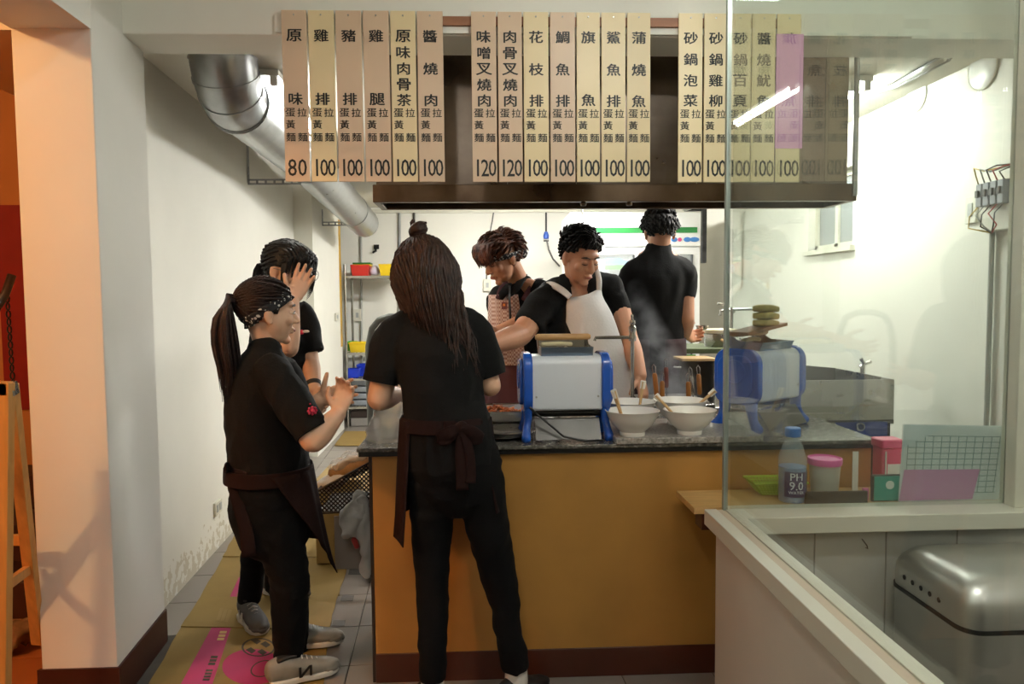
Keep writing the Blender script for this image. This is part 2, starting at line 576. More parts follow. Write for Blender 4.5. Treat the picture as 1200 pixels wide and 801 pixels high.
def glass_material():
    m = bpy.data.materials.new('clear_partition_glass')
    m.use_nodes = True
    nt = m.node_tree
    for n in list(nt.nodes):
        nt.nodes.remove(n)
    out = nt.nodes.new('ShaderNodeOutputMaterial')
    tr = nt.nodes.new('ShaderNodeBsdfTransparent'); tr.inputs[0].default_value = (0.93, 0.955, 0.935, 1)
    gl = nt.nodes.new('ShaderNodeBsdfGlossy'); gl.inputs['Roughness'].default_value = 0.0
    df = nt.nodes.new('ShaderNodeBsdfDiffuse'); df.inputs[0].default_value = (0.75, 0.77, 0.72, 1)  # a little diffuse white, painted haze for the veil over the glass
    lw = nt.nodes.new('ShaderNodeLayerWeight'); lw.inputs['Blend'].default_value = 0.5
    pw = nt.nodes.new('ShaderNodeMath'); pw.operation = 'POWER'; pw.inputs[1].default_value = 5.0
    fr = nt.nodes.new('ShaderNodeMath'); fr.operation = 'MULTIPLY_ADD'; fr.inputs[1].default_value = 0.96; fr.inputs[2].default_value = 0.04
    nt.links.new(lw.outputs['Facing'], pw.inputs[0]); nt.links.new(pw.outputs[0], fr.inputs[0])
    n = nt.nodes.new('ShaderNodeTexNoise'); n.inputs['Scale'].default_value = 3.0
    mr = nt.nodes.new('ShaderNodeMapRange'); mr.inputs['To Min'].default_value = 0.004; mr.inputs['To Max'].default_value = 0.022
    nt.links.new(n.outputs['Fac'], mr.inputs['Value'])
    m1 = nt.nodes.new('ShaderNodeMixShader'); m2 = nt.nodes.new('ShaderNodeMixShader')
    nt.links.new(mr.outputs['Result'], m1.inputs[0]); nt.links.new(tr.outputs[0], m1.inputs[1]); nt.links.new(df.outputs[0], m1.inputs[2])
    nt.links.new(fr.outputs[0], m2.inputs[0]); nt.links.new(m1.outputs[0], m2.inputs[1]); nt.links.new(gl.outputs[0], m2.inputs[2])
    nt.links.new(m2.outputs[0], out.inputs[0])
    return m
M_GLASS = glass_material()
gx = (XO + XI) / 2 + 0.012
struct(MB().prism([(gx, YE - 0.01, PZT - 0.004), (gx + 0.006, YE - 0.01, PZT - 0.004), (gx - 0.006, 0.15, PZT - 0.004), (gx - 0.012, 0.15, PZT - 0.004)], (0, 0, 2.29)).build('window_2', M_GLASS))
struct(MB().box(gx + 0.02, XE - 0.07, 2.296, 2.302, PZT - 0.002, 2.99).build('window_3', M_GLASS))
struct(MB().box(gx - 0.004, gx + 0.010, YE - 0.010, YE + 0.006, PZT - 0.006, 2.99).build('trim_4', mat('aluminium_glazing_bar', '#a9b3ac', 0.35, 0.6)))
struct(MB().box(XE - 0.07, XE - 0.01, 2.25, 2.32, PZT - 0.002, 2.99).build('trim_5', M_FRAME, bevel=0.003))
# wooden batten the menu boards hang from
struct(MB().box(-0.745, 1.66, 2.765, BEAM_Y0, 2.385, 2.455).build('trim_6', M_WALL))

# ================================================================= lamps
def tube_mat(name, strength, col=(1.0, 0.99, 0.955)):
    m = bpy.data.materials.new(name); m.use_nodes = True
    nt = m.node_tree
    b = nt.nodes['Principled BSDF']
    b.inputs['Base Color'].default_value = (0.9, 0.9, 0.9, 1)
    b.inputs['Emission Color'].default_value = (*col, 1)
    b.inputs['Emission Strength'].default_value = strength
    return m
def batten_lamp(p0, p1, strength, label, col=(1.0, 0.99, 0.955), group='fluorescent ceiling lamps', ntube=2):
    p0, p1 = V(p0), V(p1)
    d = (p1 - p0).normalized(); s = d.cross(V((0, 0, 1)))
    t = thing('ceiling_lamp', (p0 + p1) / 2, label, 'lamp', group)
    b = MB(); h = 0.05
    b.prism([p0 - s * 0.06 + V((0, 0, 0.0)), p1 - s * 0.06, p1 + s * 0.06, p0 + s * 0.06], (0, 0, 0.028))
    b.build('housing', M_WHITE, t)
    tm = tube_mat('fluorescent_tube', strength, col)
    for k in range(ntube):
        off = s * ((k - (ntube - 1) / 2) * 0.07) + V((0, 0, -0.022))
        MB().cyl(p0 + d * 0.04 + off, p1 - d * 0.04 + off, 0.014, n=10).build('tube', tm, t, smooth=True)
        for q in (p0 + d * 0.02, p1 - d * 0.02):
            MB().cbox(q + off + V((0, 0, 0.006)), (0.03, 0.03, 0.05)).build('end_cap', M_WHITE, t)
    return t
fl_lamp = batten_lamp((0.45, 1.20, 2.82), (1.45, 1.20, 2.82), TUBE_FRONT, 'fluorescent lamp hanging on rods from the front ceiling')
for x in (0.65, 1.25):
    MB().cyl((x, 1.20, 2.846), (x, 1.20, 3.0), 0.006, n=8).build('rod', M_GALV, fl_lamp)
fl_lamp = batten_lamp((2.155, -1.6, 2.87), (2.215, -0.43, 2.87), TUBE_FRONT_FAR, 'fluorescent lamp hanging by the right wall of the front room')
for (x, y) in ((2.165, -1.4), (2.205, -0.63)):
    MB().cyl((x, y, 2.896), (x, y, 3.0), 0.006, n=8).build('rod', M_GALV, fl_lamp)
batten_lamp((-0.98, 3.45, 2.435), (-1.05, 4.65, 2.435), TUBE_KITCHEN * 0.27, 'fluorescent lamp on the kitchen ceiling beside the round duct')
batten_lamp((1.85, 3.5, 2.435), (1.85, 4.7, 2.435), TUBE_KITCHEN * 0.52, 'fluorescent lamp on the kitchen ceiling by the right wall')
batten_lamp((0.0, 6.3, 2.435), (1.2, 6.3, 2.435), TUBE_KITCHEN * 1.25, 'fluorescent lamp on the kitchen ceiling before the refrigerator')
batten_lamp((-0.40, -1.1, 2.965), (-0.40, 0.1, 2.965), TUBE_FRONT_LEFT, 'fluorescent lamp on the front ceiling left of the camera')
# bulb in the stairwell
tb = thing('stairwell_lamp', (-2.7, 0.5, 2.95), 'warm globe lamp on the stairwell ceiling left of the pillar', 'lamp')
MB().lathe([(0.0, 2.70), (0.05, 2.712), (0.088, 2.75), (0.10, 2.80), (0.088, 2.85), (0.05, 2.89), (0.025, 2.91)], (-2.7, 0.5, 0), 16).build('bulb', tube_mat('warm_bulb', BULB_STAIR, (1.0, 0.55, 0.22)), tb, smooth=True)
MB().cyl((-2.7, 0.5, 2.905), (-2.7, 0.5, 2.95), 0.025).build('socket', M_WHITE, tb, smooth=True)
# ================================================================= menu boards
M_INK = mat('black_lettering', '#15120f', 0.5)
M_BOARD_P = mat('pinkish_beige_board', '#dcc1a3', 0.38, var=0.03, vscale=3)
M_BOARD_Y = mat('yellowish_beige_board', '#ecd8aa', 0.38, var=0.03, vscale=3)
M_WOODSTRIP = mat('brown_wood_strip', '#a06a48', 0.5, var=0.25, vscale=6, stretch=(1, 8, 8))
struct(MB().box(-0.19, 1.20, 2.753, 2.765, 2.41, 2.442).build('trim_7', M_WOODSTRIP))
YB = 2.744
boards = [(332, 361, 'p', '原味', 80), (363, 393, 'y', '雞排', 100), (395, 425, 'p', '豬排', 100), (427, 457, 'p', '雞腿', 100),
          (459, 488, 'y', '原味肉骨茶', 100), (490, 520, 'p', '醬燒肉', 100),
          (553, 582, 'p', '味噌叉燒肉', 120), (584, 612, 'p', '肉骨叉燒肉', 120), (614, 643, 'y', '花枝排', 100), (645, 674, 'p', '鯛魚排', 100),
          (676, 703, 'y', '旗魚', 100), (705, 733, 'y', '鯊魚排', 100), (735, 762, 'y', '蒲燒魚', 100),
          (795, 823, 'y', '砂鍋泡菜', 100), (825, 852, 'y', '砂鍋雞柳', 100), (854, 880, 'y', '砂鍋百頁', 100), (881, 908, 'y', '醬燒魷魚', 100),
          (910, 938, 'y', '味噌叉燒', 100)]
ENGLISH = {'原味': 'plain', '雞排': 'chicken cutlet', '豬排': 'pork cutlet', '雞腿': 'chicken leg', '原味肉骨茶': 'plain herbal pork rib', '醬燒肉': 'soy braised pork',
           '味噌叉燒肉': 'miso roast pork', '肉骨叉燒肉': 'pork rib roast', '花枝排': 'cuttlefish cutlet', '鯛魚排': 'sea bream cutlet', '旗魚': 'swordfish',
           '鯊魚排': 'shark fish cutlet', '蒲燒魚': 'grilled fish', '砂鍋泡菜': 'clay pot pickle', '砂鍋雞柳': 'clay pot chicken strip', '砂鍋百頁': 'clay pot tofu sheet',
           '醬燒魷魚': 'braised squid', '味噌叉燒': 'covered'}
for (x0, x1, c, word, price) in boards:
    xm = (x0 + x1) / 2
    ytop = 11.5 + (xm - 332) * 5.0 / 608
    ybot = 212.5 + (xm - 332) * 0.8 / 608
    a, b = P(x0, (ytop + ybot) / 2, YB), P(x1, (ytop + ybot) / 2, YB)
    zt, zb = P(xm, ytop, YB).z, P(xm, ybot, YB).z
    cx = (a.x + b.x) / 2
    lab = 'beige menu board for %s noodles reading %s, priced %d' % (ENGLISH[word], word, price)
    if (x0 == 910):
        lab = 'beige menu board half covered by the pink paper strip'
    t = thing('menu_board', V((cx, YB + 0.004, zb)), lab, 'sign', 'menu boards hanging from the beam')
    pan = MB().box(a.x, b.x, YB, YB + 0.007, zb, zt).build('panel', M_BOARD_P if c == 'p' else M_BOARD_Y, t, bevel=0.001)
    k = (zt - zb) / 201.0
    zz = lambda py: zt - (py - 11.5) * k
    X, Z = (1, 0, 0), (0, 0, 1)
    fr = YB - 0.0008
    if _txt is None:
        text_mesh('A', 0.1, V((0, 0, 0)), X, Z)
    n = len(word)
    ys = {2: (41, 115), 3: (41, 79, 116), 4: (41, 66, 91, 115), 5: (41, 60, 79, 97.5, 116)}[n]
    for ch, y in zip(word, ys):
        text_mesh(ch, 14.0 * k, V((cx, fr, zz(y))), X, Z, sx=1.18, bold=0.022).build('character', M_INK, pan)
    for ch, dx, y in (('蛋', -6.8, 131), ('黃', -6.8, 145), ('麵', -6.8, 160), ('拉', 7.2, 131), ('麵', 7.2, 160)):
        text_mesh(ch, 10.2 * k, V((cx + dx * k, fr, zz(y))), X, Z, sx=1.08, bold=0.010).build('character', M_INK, pan)
    for dg_, dx in zip(str(price), ((-9.0, 0.0, 9.0) if price > 90 else (-6.0, 6.0))):
        text_mesh(dg_, 20.0 * k, V((cx + (dx if dg_ != '1' else dx + 0.5) * k, fr, zz(196))), X, Z, sx=0.72 if price > 90 else 0.80, bold=0.008).build('digit', M_INK, pan)
    MB().cyl((cx, YB, zz(17)), (cx, YB - 0.003, zz(17)), 0.003, n=8).build('nail', M_STEEL, t)
pp = P(925, 40, YB - 0.004)
q0, q1 = P(909.5, 40, YB), P(939.5, 174, YB)
M_PINKP = mat('pink_paper', '#eda6dc', 0.6, alpha=0.86)
tag(MB().box(q0.x, q1.x, YB - 0.0035, YB - 0.002, q1.z, q0.z).build('paper_strip', M_PINKP), 'pink paper strip stuck over the rightmost menu board', 'paper')

# ================================================================= extractor hood
M_HOOD = mat('stained_hood_steel', '#8f8377', 0.30, 1.0, var=0.35, vscale=3.0, bump=0.04, bscale=12, rvar=0.15, col2='#5f5248')
M_HOODLIP = mat('greasy_hood_lip_steel', '#7d6a58', 0.32, 1.0, var=0.45, vscale=4.0, bump=0.05, bscale=14, rvar=0.15, col2='#4a3a2d')
hood = thing('extractor_hood', V((0.6, 3.5, 1.815)), 'dark stainless steel extractor hood above the counter behind the menu boards', 'hood')
HX0, HX1, HY0, HY1, HZ = -0.456, 1.655, 3.15, 3.42, 1.815
MB().box(HX0 + 0.012, HX1 - 0.03, HY0 + 0.03, HY0 + 0.036, HZ + 0.07, CEIL_Z - 0.005).build('front_panel', M_HOOD, hood)
MB().box(HX0 + 0.012, HX0 + 0.018, HY0 + 0.036, HY1, HZ + 0.07, CEIL_Z - 0.005).build('side_panel', M_HOOD, hood)
MB().box(HX1 - 0.036, HX1 - 0.030, HY0 + 0.036, HY1, HZ + 0.07, CEIL_Z - 0.005).build('side_panel', M_GALV, hood)
MB().box(HX0 + 0.012, HX1 - 0.03, HY1, HY1 + 0.006, HZ + 0.07, CEIL_Z - 0.005).build('back_panel', M_HOOD, hood)
lp = MB()
lp.box(HX0, HX1, HY0, HY0 + 0.03, HZ, HZ + 0.075).box(HX0, HX1, HY1 - 0.02, HY1 + 0.01, HZ, HZ + 0.075)
lp.box(HX0, HX0 + 0.03, HY0 + 0.03, HY1 - 0.02, HZ, HZ + 0.075).box(HX1 - 0.03, HX1, HY0 + 0.03, HY1 - 0.02, HZ, HZ + 0.075)
lp.build('gutter', M_HOODLIP, hood, bevel=0.003)
for x in (0.12, 0.42, 0.95):
    MB().box(x, x + 0.003, HY0 + 0.0275, HY0 + 0.030, HZ + 0.08, CEIL_Z - 0.01).build('seam', M_STEEL, hood)
MB().cyl((HX1 - 0.012, HY0 - 0.004, HZ + 0.02), (HX1 - 0.012, HY0 - 0.004, CEIL_Z - 0.01), 0.012, n=10).build('corner_post', M_GALV, hood)
for x in (0.45, 0.65):
    MB().lathe([(0.0, -0.018), (0.012, -0.016), (0.014, -0.006), (0.010, 0.0)], (x, HY0 + 0.015, HZ), 12).build('drain_plug', M_HOODLIP, hood, smooth=True)

# ================================================================= round ventilation duct on the left wall
duct = thing('ventilation_duct', V((-1.2, 5.2, 2.2)), 'round galvanised ventilation duct running along the left wall', 'duct')
dA, dM, dB = P(427, 261, 7.3), P(359, 190, 5.0), V((-1.125, 3.50, 2.325))
RD = 0.138
MB().tube([dB, dB.lerp(dM, 0.5), dM], [RD] * 3, 28).build('pipe', M_GALV, duct, smooth=True)
MB().tube([dM - (dM - dB).normalized() * 0.02, dM.lerp(dA, 0.55), dA], [RD * 1.015] * 3, 28).build('pipe', M_GALV, duct, smooth=True)
el = []
dd = (dB - dM).normalized()
cen = dB + V((0, 0, 0.20))
for k in range(9):
    a = math.radians(90 * k / 8)
    el.append(cen + dd * (0.20 * math.sin(a)) - V((0, 0, 1)) * (0.20 * math.cos(a)))
el[0] = el[0] - dd * 0.02
MB().tube(el + [el[-1] + V((0, 0, 0.10))], [RD * 1.03] * 10, 28).build('elbow', M_GALV, duct, smooth=True)
def ring(c, t, r, w, n=28):
    t = t.normalized()
    return MB().cyl(c - t * w, c + t * w, r, n=n)
for k in (0, 2, 4, 6):
    tt = el[k + 1] - el[k]
    ring((el[k] + el[k + 1]) / 2, tt, RD * 1.06, 0.007).build('seam_ring', M_GALV, duct, smooth=True)
ring(dB, dd, RD * 1.09, 0.014).build('flange', M_GALV, duct, smooth=True)
ring(dM, dM - dA, RD * 1.05, 0.010).build('seam_ring', M_GALV, duct, smooth=True)
pm = dM.lerp(dA, 0.72)
ring(pm, dM - dA, RD * 1.05, 0.010).build('seam_ring', M_GALV, duct, smooth=True)
MB().ell(dA, (RD * 1.02, RD * 0.45, RD * 1.02), nu=24).build('end_cap', M_GALV, duct, smooth=True)

def slotted(mb, a, b, w, wdir):
    """slotted strut: two rails joined by rungs"""
    a, b = V(a), V(b); d = (b - a); L = d.length; d.normalize(); w_ = V(wdir).normalized()
    n_ = d.cross(w_)
    R3 = frame(d, w_)
    for sgn in (-1, 1):
        mb.cbox((a + b) / 2 + w_ * (sgn * w * 0.36), (L, w * 0.28, 0.004), R3)
    k = max(2, int(L / 0.055))
    for i in range(k + 1):
        mb.cbox(a + d * (L * i / k), (0.014, w, 0.0042), R3)
    return mb
for (px, y0, y1, D, xe, lab) in ((300, 163, 213, 5.0, 352, 'slotted steel wall bracket holding the duct near the first menu board'),
                                 (386, 246, 262, 6.95, 430, 'slotted steel bracket holding the far end of the duct')):
    w0, w1 = P(px, y0, D), P(px, y1, D)
    w1 = V((w0.x, D, w1.z))
    xw = wl(D) if D < 6.5 else -1.475 - (D - 6.5) * 0.018
    dx = xw + 0.004 - w0.x
    w0.x += dx; w1.x += dx
    b = thing('duct_bracket', w1, lab, 'bracket', 'slotted duct brackets')
    slotted(MB(), w0, w1, 0.04, (0, 1, 0)).build('wall_strut', M_GALV, b)
    end = V((P(xe, y1, D).x, D, w1.z))
    slotted(MB(), w1, end, 0.04, (0, 0.15, 1)).build('arm', M_GALV, b)

# ================================================================= serving counter
M_BROWN = mat('ochre_brown_counter_panel', '#b5833f', 0.42, var=0.14, vscale=5, bump=0.02, bscale=90)
M_KICK2 = mat('red_brown_counter_kick', '#4b2415', 0.35, var=0.2, vscale=6)
M_TOP = mat('dark_granite_worktop', '#6f6a62', 0.25, var=0.5, vscale=60, col2='#2e2b27', rvar=0.1)
M_EDGE = mat('black_counter_edge', '#141312', 0.3)
CT = 0.872
CY0, CY1, CX0, CX1 = 2.60, 3.22, -0.398, 1.44
ctr = thing('serving_counter', V((0.52, 2.9, 0)), 'ochre brown serving counter with a dark stone worktop and red-brown kick board', 'counter')
MB().box(CX0, CX1, CY0, CY1, 0.105, CT - 0.03).build('body', M_BROWN, ctr, bevel=0.003)
MB().box(CX0 + 0.0, CX1, CY0 - 0.006, CY1 - 0.02, 0.0, 0.108).build('kick_board', M_KICK2, ctr, bevel=0.002)
MB().box(CX0 - 0.045, CX1 + 0.01, CY0 - 0.02, CY1 + 0.03, CT - 0.032, CT - 0.012).build('edge_strip', M_EDGE, ctr, bevel=0.002)
MB().box(CX0 - 0.05, CX1 + 0.015, CY0 - 0.028, CY1 + 0.035, CT - 0.014, CT).build('worktop', M_TOP, ctr, bevel=0.003)
# low post at the left end of the counter
MB().box(CX0 - 0.012, CX0 - 0.001, CY0, CY1, 0.0, CT - 0.03).build('end_panel', mat('dark_wood_end_panel', '#2c2018', 0.6, var=0.2), ctr)

# stone slab on the right of the counter
M_SLAB = mat('speckled_grey_granite', '#a9a39b', 0.35, var=0.4, vscale=90, col2='#6c665f')
s0, s1 = P(722, 517, 2.565), P(872, 515, 2.565)
tag(MB().box(s0.x, 1.02, 2.565, 2.98, CT, CT + 0.022).build('stone_slab', M_SLAB, bevel=0.003), 'speckled grey granite slab lying on the counter under the bowls', 'slab')
SLT = CT + 0.022

# bowls
M_CHINA = mat('white_china', '#f0ece4', 0.22, var=0.03)
M_BAMBOO = mat('pale_bamboo', '#cfa873', 0.5, var=0.2, vscale=30)
M_SOUP = mat('pale_broth', '#e2d6bd', 0.2)
def bowl(px, py_base, wpx, D, label, z=SLT):
    c = P(px, py_base, D); c = V((c.x, D, z))
    r = wpx / 2 * D / 850
    b = thing('noodle_bowl', c, label, 'bowl', 'white noodle bowls on the slab')
    h = r * 0.92
    prof = [(0.0, 0.0), (r * .46, 0.0), (r * .47, h * .13), (r * .45, h * .16), (r * .72, h * .42), (r * .90, h * .75), (r * .96, h * .95), (r, h), (r * .965, h),
            (r * .92, h * .90), (r * .84, h * .68), (r * .66, h * .40), (r * .3, h * .24), (0, h * .22)]
    MB().lathe(prof, c, 40).build('shell', M_CHINA, b, smooth=True, angle=50)
    MB().lathe([(0, h * .60), (r * .79, h * .60), (r * .79, h * .605), (0, h * .615)], c, 28).build('broth', M_SOUP, b)
    return b, c, r, h
def chopstick_pair(c, r, h, ang, lean, label):
    t = thing('wooden_spoon', c + V((0, 0, h)), label, 'utensil', 'bamboo utensils standing in the bowls')
    d = V((math.cos(ang), math.sin(ang), 0)) 
    base = c + V((0, 0, h * 0.5)) + d * (r * 0.35)
    tip = base + d * (0.13 * math.sin(lean)) + V((0, 0, 0.13 * math.cos(lean)))
    s = d.cross(V((0, 0, 1)))
    for k in (-1, 1):
        MB().tube([base + s * 0.004 * k, tip + s * (0.006 * k)], [0.0035, 0.0055], 8).build('stick', M_BAMBOO, t, smooth=True)
    MB().tube([tip - (tip - base).normalized() * 0.028, tip + (tip - base).normalized() * 0.002], [0.0105, 0.0115], 8).build('tip', mat('pale_utensil_tip', '#e9e2d2', 0.5), t, smooth=True)
b1 = bowl(741, 507, 65, 2.63, 'front left white noodle bowl on the granite slab')
b2 = bowl(808, 505, 63, 2.64, 'front right white noodle bowl on the granite slab')
b3 = bowl(738, 487, 62, 2.84, 'rear left white noodle bowl on the granite slab')
b4 = bowl(797, 486, 64, 2.84, 'rear right white noodle bowl on the granite slab')
chopstick_pair(*b1[1:], math.radians(200), 0.35, 'bamboo utensil standing in the front left bowl')
chopstick_pair(*b3[1:], math.radians(-30), 0.15, 'bamboo utensil standing in the rear left bowl')
chopstick_pair(*b2[1:], math.radians(165), 0.75, 'bamboo utensil leaning out left of the front right bowl')
chopstick_pair(*b4[1:], math.radians(-8), 0.85, 'bamboo utensil leaning out right of the rear right bowl')

# ================================================================= noodle rolling machines
M_BLUE = mat('glossy_blue_enamel', '#1a55b8', 0.25, var=0.08, vscale=6, coat=0.4)
M_GREYW = mat('pale_grey_enamel', '#dfe2e8', 0.35, var=0.05, vscale=4)
M_DARKST = mat('dark_machine_steel', '#5c5a57', 0.4, 0.9, var=0.3)
M_WOODR = mat('turned_wood_roller', '#c99b63', 0.45, var=0.2, vscale=10, stretch=(0.5, 6, 6))
M_CABLE = mat('black_rubber_cable', '#0d0d0d', 0.5)
M_DOUGH = mat('floury_dough', '#d8c9a0', 0.8, var=0.15)
def section(y0, y1, z0, z1, r, n=5, rb=None):
    """rounded rectangle in the y-z plane"""
    rb = r if rb is None else rb
    pts = []
    for (cy, cz, a0, rr) in ((y1 - r, z1 - r, 0, r), (y0 + r, z1 - r, 90, r), (y0 + rb, z0 + rb, 180, rb), (y1 - rb, z0 + rb, 270, rb)):
        for k in range(n + 1):
            a = math.radians(a0 + 90 * k / n)
            pts.append((cy + rr * math.cos(a), cz + rr * math.sin(a)))
    return pts
def noodle_machine(loc, rz, label, extra=None, W=0.300):
    t = thing('noodle_machine', loc, label, 'noodle machine', 'blue and white noodle machines on the counter')
    M = Matrix.Translation(loc) @ Matrix.Rotation(rz, 4, 'Z')
    hw = W / 2
    def ext(poly, x0, x1):
        return MB().prism([(x0, y, z) for (y, z) in poly], (x1 - x0, 0, 0))
    body = ext(section(-0.085, 0.085, 0.112, 0.315, 0.035, rb=0.012), -hw + 0.02, hw - 0.02).xf(M).build('cover', M_GREYW, t, bevel=0.003)
    for sx in (-1, 1):
        x0, x1 = sorted((sx * (hw - 0.022), sx * (hw + 0.012)))
        pl = ext(section(-0.098, 0.10, 0.105, 0.325, 0.06, 6, rb=0.05), x0, x1).xf(M).build('end_plate', M_BLUE, t, bevel=0.006, bseg=3)
        xr0, xr1 = sorted((sx * (hw + 0.010), sx * (hw + 0.024)))
        ext(section(-0.075, 0.08, 0.13, 0.30, 0.05, 6, rb=0.045), xr0, xr1).xf(M).build('gear_cover', M_BLUE, pl, bevel=0.005, bseg=3)
        ring_ = MB().tube([V((sx * (hw + 0.024), 0.0 + 0.045 * math.cos(a), 0.235 + 0.045 * math.sin(a))) for a in [2 * PI * i / 20 for i in range(20)]], 0.004, 6, closed=True)
        ring_.xf(M).build('raised_ring', M_BLUE, pl, smooth=True)
        for yy in (-1, 1):
            lg = MB().loft([(sx * (hw - 0.004), yy * 0.055, 0.135), (sx * (hw - 0.006), yy * 0.06, 0.085), (sx * (hw + 0.0), yy * 0.072, 0.045), (sx * (hw + 0.004), yy * 0.092, 0.012)],
                           [(0.018, 0.032), (0.015, 0.024), (0.015, 0.019), (0.019, 0.026)], n=12)
            lg.xf(M).build('leg', M_BLUE, t, smooth='all')
        for zz in (0.165,):
            MB().cyl((sx * (hw - 0.035), -0.0855, zz + 0.0), (sx * (hw - 0.035), -0.090, zz), 0.004, n=8).xf(M).build('screw', M_STEEL, t)
    # rollers and cutter under the cover
    for (y, z, r) in ((-0.025, 0.098, 0.016), (0.025, 0.098, 0.016)):
        MB().cyl((-hw + 0.02, y, z), (hw - 0.02, y, z), r, n=14).xf(M).build('roller', M_DARKST, t, smooth=True)
    MB().prism([(-hw + 0.03, -0.075, 0.080), (hw - 0.03, -0.075, 0.080), (hw - 0.03, -0.125, 0.012), (-hw + 0.03, -0.125, 0.012)], (0, 0.004, 0.004)).xf(M).build('chute_tray', M_DARKST, t)
    # feed chute on top with wooden roller
    M_CH = mat('blue_tinted_sheet_steel', '#8fa3b8', 0.3, 0.9, var=0.2, vscale=6)
    MB().prism([(-hw + 0.055, -0.06, 0.313), (hw - 0.05, -0.06, 0.313), (hw - 0.05, -0.075, 0.346), (-hw + 0.055, -0.075, 0.346)], (0, 0.003, 0.001)).xf(M).build('chute_lip', M_CH, t)
    MB().prism([(-hw + 0.055, 0.055, 0.313), (hw - 0.05, 0.055, 0.313), (hw - 0.05, 0.11, 0.372), (-hw + 0.055, 0.11, 0.372)], (0, 0.003, 0.001)).xf(M).build('chute_back', M_STEEL, t)
    for x in (-hw + 0.055, hw - 0.052):
        MB().prism([(x, -0.075, 0.346), (x, -0.06, 0.313), (x, 0.055, 0.313), (x, 0.11, 0.372), (x, 0.09, 0.385), (x, 0.03, 0.350)], (0.002, 0, 0)).xf(M).build('chute_side', M_STEEL, t)
    MB().tube([(-hw + 0.045, 0.055, 0.378), (-hw + 0.055, 0.055, 0.378), (hw - 0.05, 0.055, 0.378), (hw - 0.04, 0.055, 0.378)], [0.008, 0.0125, 0.0125, 0.008], 14).xf(M).build('wooden_roller', M_WOODR, t, smooth=True)
    MB().loft([(-0.08, 0.03, 0.352), (-0.02, 0.035, 0.354), (0.03, 0.03, 0.352)], [(0.012, 0.008)] * 3, side=(0, 1, 0), n=8).xf(M).build('dough_strip', M_DOUGH, t, smooth='all')
    if extra == 'cable':
        pts = [V((-hw + 0.01, -0.10, 0.13)), V((-hw + 0.03, -0.12, 0.11)), V((-hw + 0.09, -0.13, 0.06)), V((-0.02, -0.135, 0.025)), V((0.06, -0.13, 0.006)), V((0.13, -0.11, 0.005))]
        MB().tube(pts, 0.004, 8).xf(M).build('power_cable', M_CABLE, t, smooth=True)
    return t, M
pm1 = P(662, 507, 2.72)
nm1, _ = noodle_machine(V((pm1.x, 2.735, CT)), math.radians(1), 'left blue and white noodle machine in front of the white apron', 'cable')
pm2 = P(889, 500, 2.92)
nm2, Mn2 = noodle_machine(V((pm2.x, 2.90, CT)), math.radians(38), 'right blue and white noodle machine seen through the glass', W=0.345)
# wooden board and noodle bundles on the right machine
bd = MB().cbox((0.02, 0.03, 0.395), (0.30, 0.10, 0.014), Matrix.Rotation(math.radians(-6), 3, 'Y')).xf(Mn2).build('wooden_board', mat('brown_board', '#9a6b45', 0.5, var=0.25, vscale=8, stretch=(1, 8, 8)), bevel=0.002)
tag(bd, 'brown wooden board lying across the right noodle machine', 'board')
for k in range(3):
    nb = MB().loft([(0.02, 0.02, 0.418 + k * 0.03), (0.06, 0.022, 0.420 + k * 0.03), (0.115, 0.02, 0.414 + k * 0.03)], [(0.034, 0.0135), (0.036, 0.0145), (0.034, 0.0135)], side=(0, 1, 0), n=16, power=4.0).xf(Mn2)
    tag(nb.build('noodle_bundle', mat('fresh_yellow_noodles', '#d7c37a', 0.7, var=0.35, vscale=50, stretch=(1, 6, 6), bump=0.5, bscale=60), smooth='all'),
        ['lowest yellow noodle bundle on the brown board', 'middle yellow noodle bundle in the stack on the brown board', 'topmost yellow noodle bundle of the stack'][k], 'noodles', 'yellow noodle bundles')

# ================================================================= food tray, plate, bag on the counter
tr = thing('food_tray', V((0.05, 2.95, CT)), 'steel tray of orange shredded food on the counter', 'tray')
pt = P(590, 478, 2.98)
TW, TD, TH = 0.155, 0.11, 0.075
cx, cy = pt.x - 0.03, 2.98
trm = MB()
def tray_wall(mb, w, d, z0, z1, grow):
    o, i = [], []
    for (zz, g) in ((z0, 0), (z1, grow)):
        o.append([(cx - w - g, cy - d - g, zz), (cx + w + g, cy - d - g, zz), (cx + w + g, cy + d + g, zz), (cx - w - g, cy + d + g, zz)])
    vs = o[0] + o[1]
    mb.add(vs, [(0, 3, 2, 1), (0, 1, 5, 4), (1, 2, 6, 5), (2, 3, 7, 6), (3, 0, 4, 7)])
tray_wall(trm, TW - 0.02, TD - 0.01, CT, CT + TH, 0.018)
to = trm.build('pan', M_STEEL, tr, recalc=False)
sm = to.modifiers.new('solid', 'SOLIDIFY'); sm.thickness = 0.003
rimp = [(cx - TW, cy - TD - 0.008, CT + TH), (cx + TW, cy - TD - 0.008, CT + TH), (cx + TW, cy + TD + 0.008, CT + TH), (cx - TW, cy + TD + 0.008, CT + TH)]
MB().tube(rimp, 0.004, 6, closed=True).build('rim', M_STEEL, tr, smooth=True)
fd = MB()
for k in range(160):
    a, r_ = random.uniform(0, 2 * PI), random.uniform(0, 1) ** 0.6
    p = V((cx + math.cos(a) * r_ * 0.115, cy + math.sin(a) * r_ * 0.08, CT + 0.058 + 0.025 * (1 - r_) + random.uniform(-0.004, 0.004)))
    d = V((random.uniform(-1, 1), random.uniform(-1, 1), random.uniform(-0.3, 0.4))).normalized() * random.uniform(0.008, 0.02)
    fd.tube([p - d, p, p + d + V((0, 0, -0.004))], [0.003, 0.004, 0.003], 5)
fo = fd.build('shredded_food', mat('orange_shreds', '#c4702a', 0.5, var=0.4, vscale=30, col2='#7c3a14'), tr, smooth='all'); fo['kind'] = 'stuff'
pl = P(590, 494, 2.76)
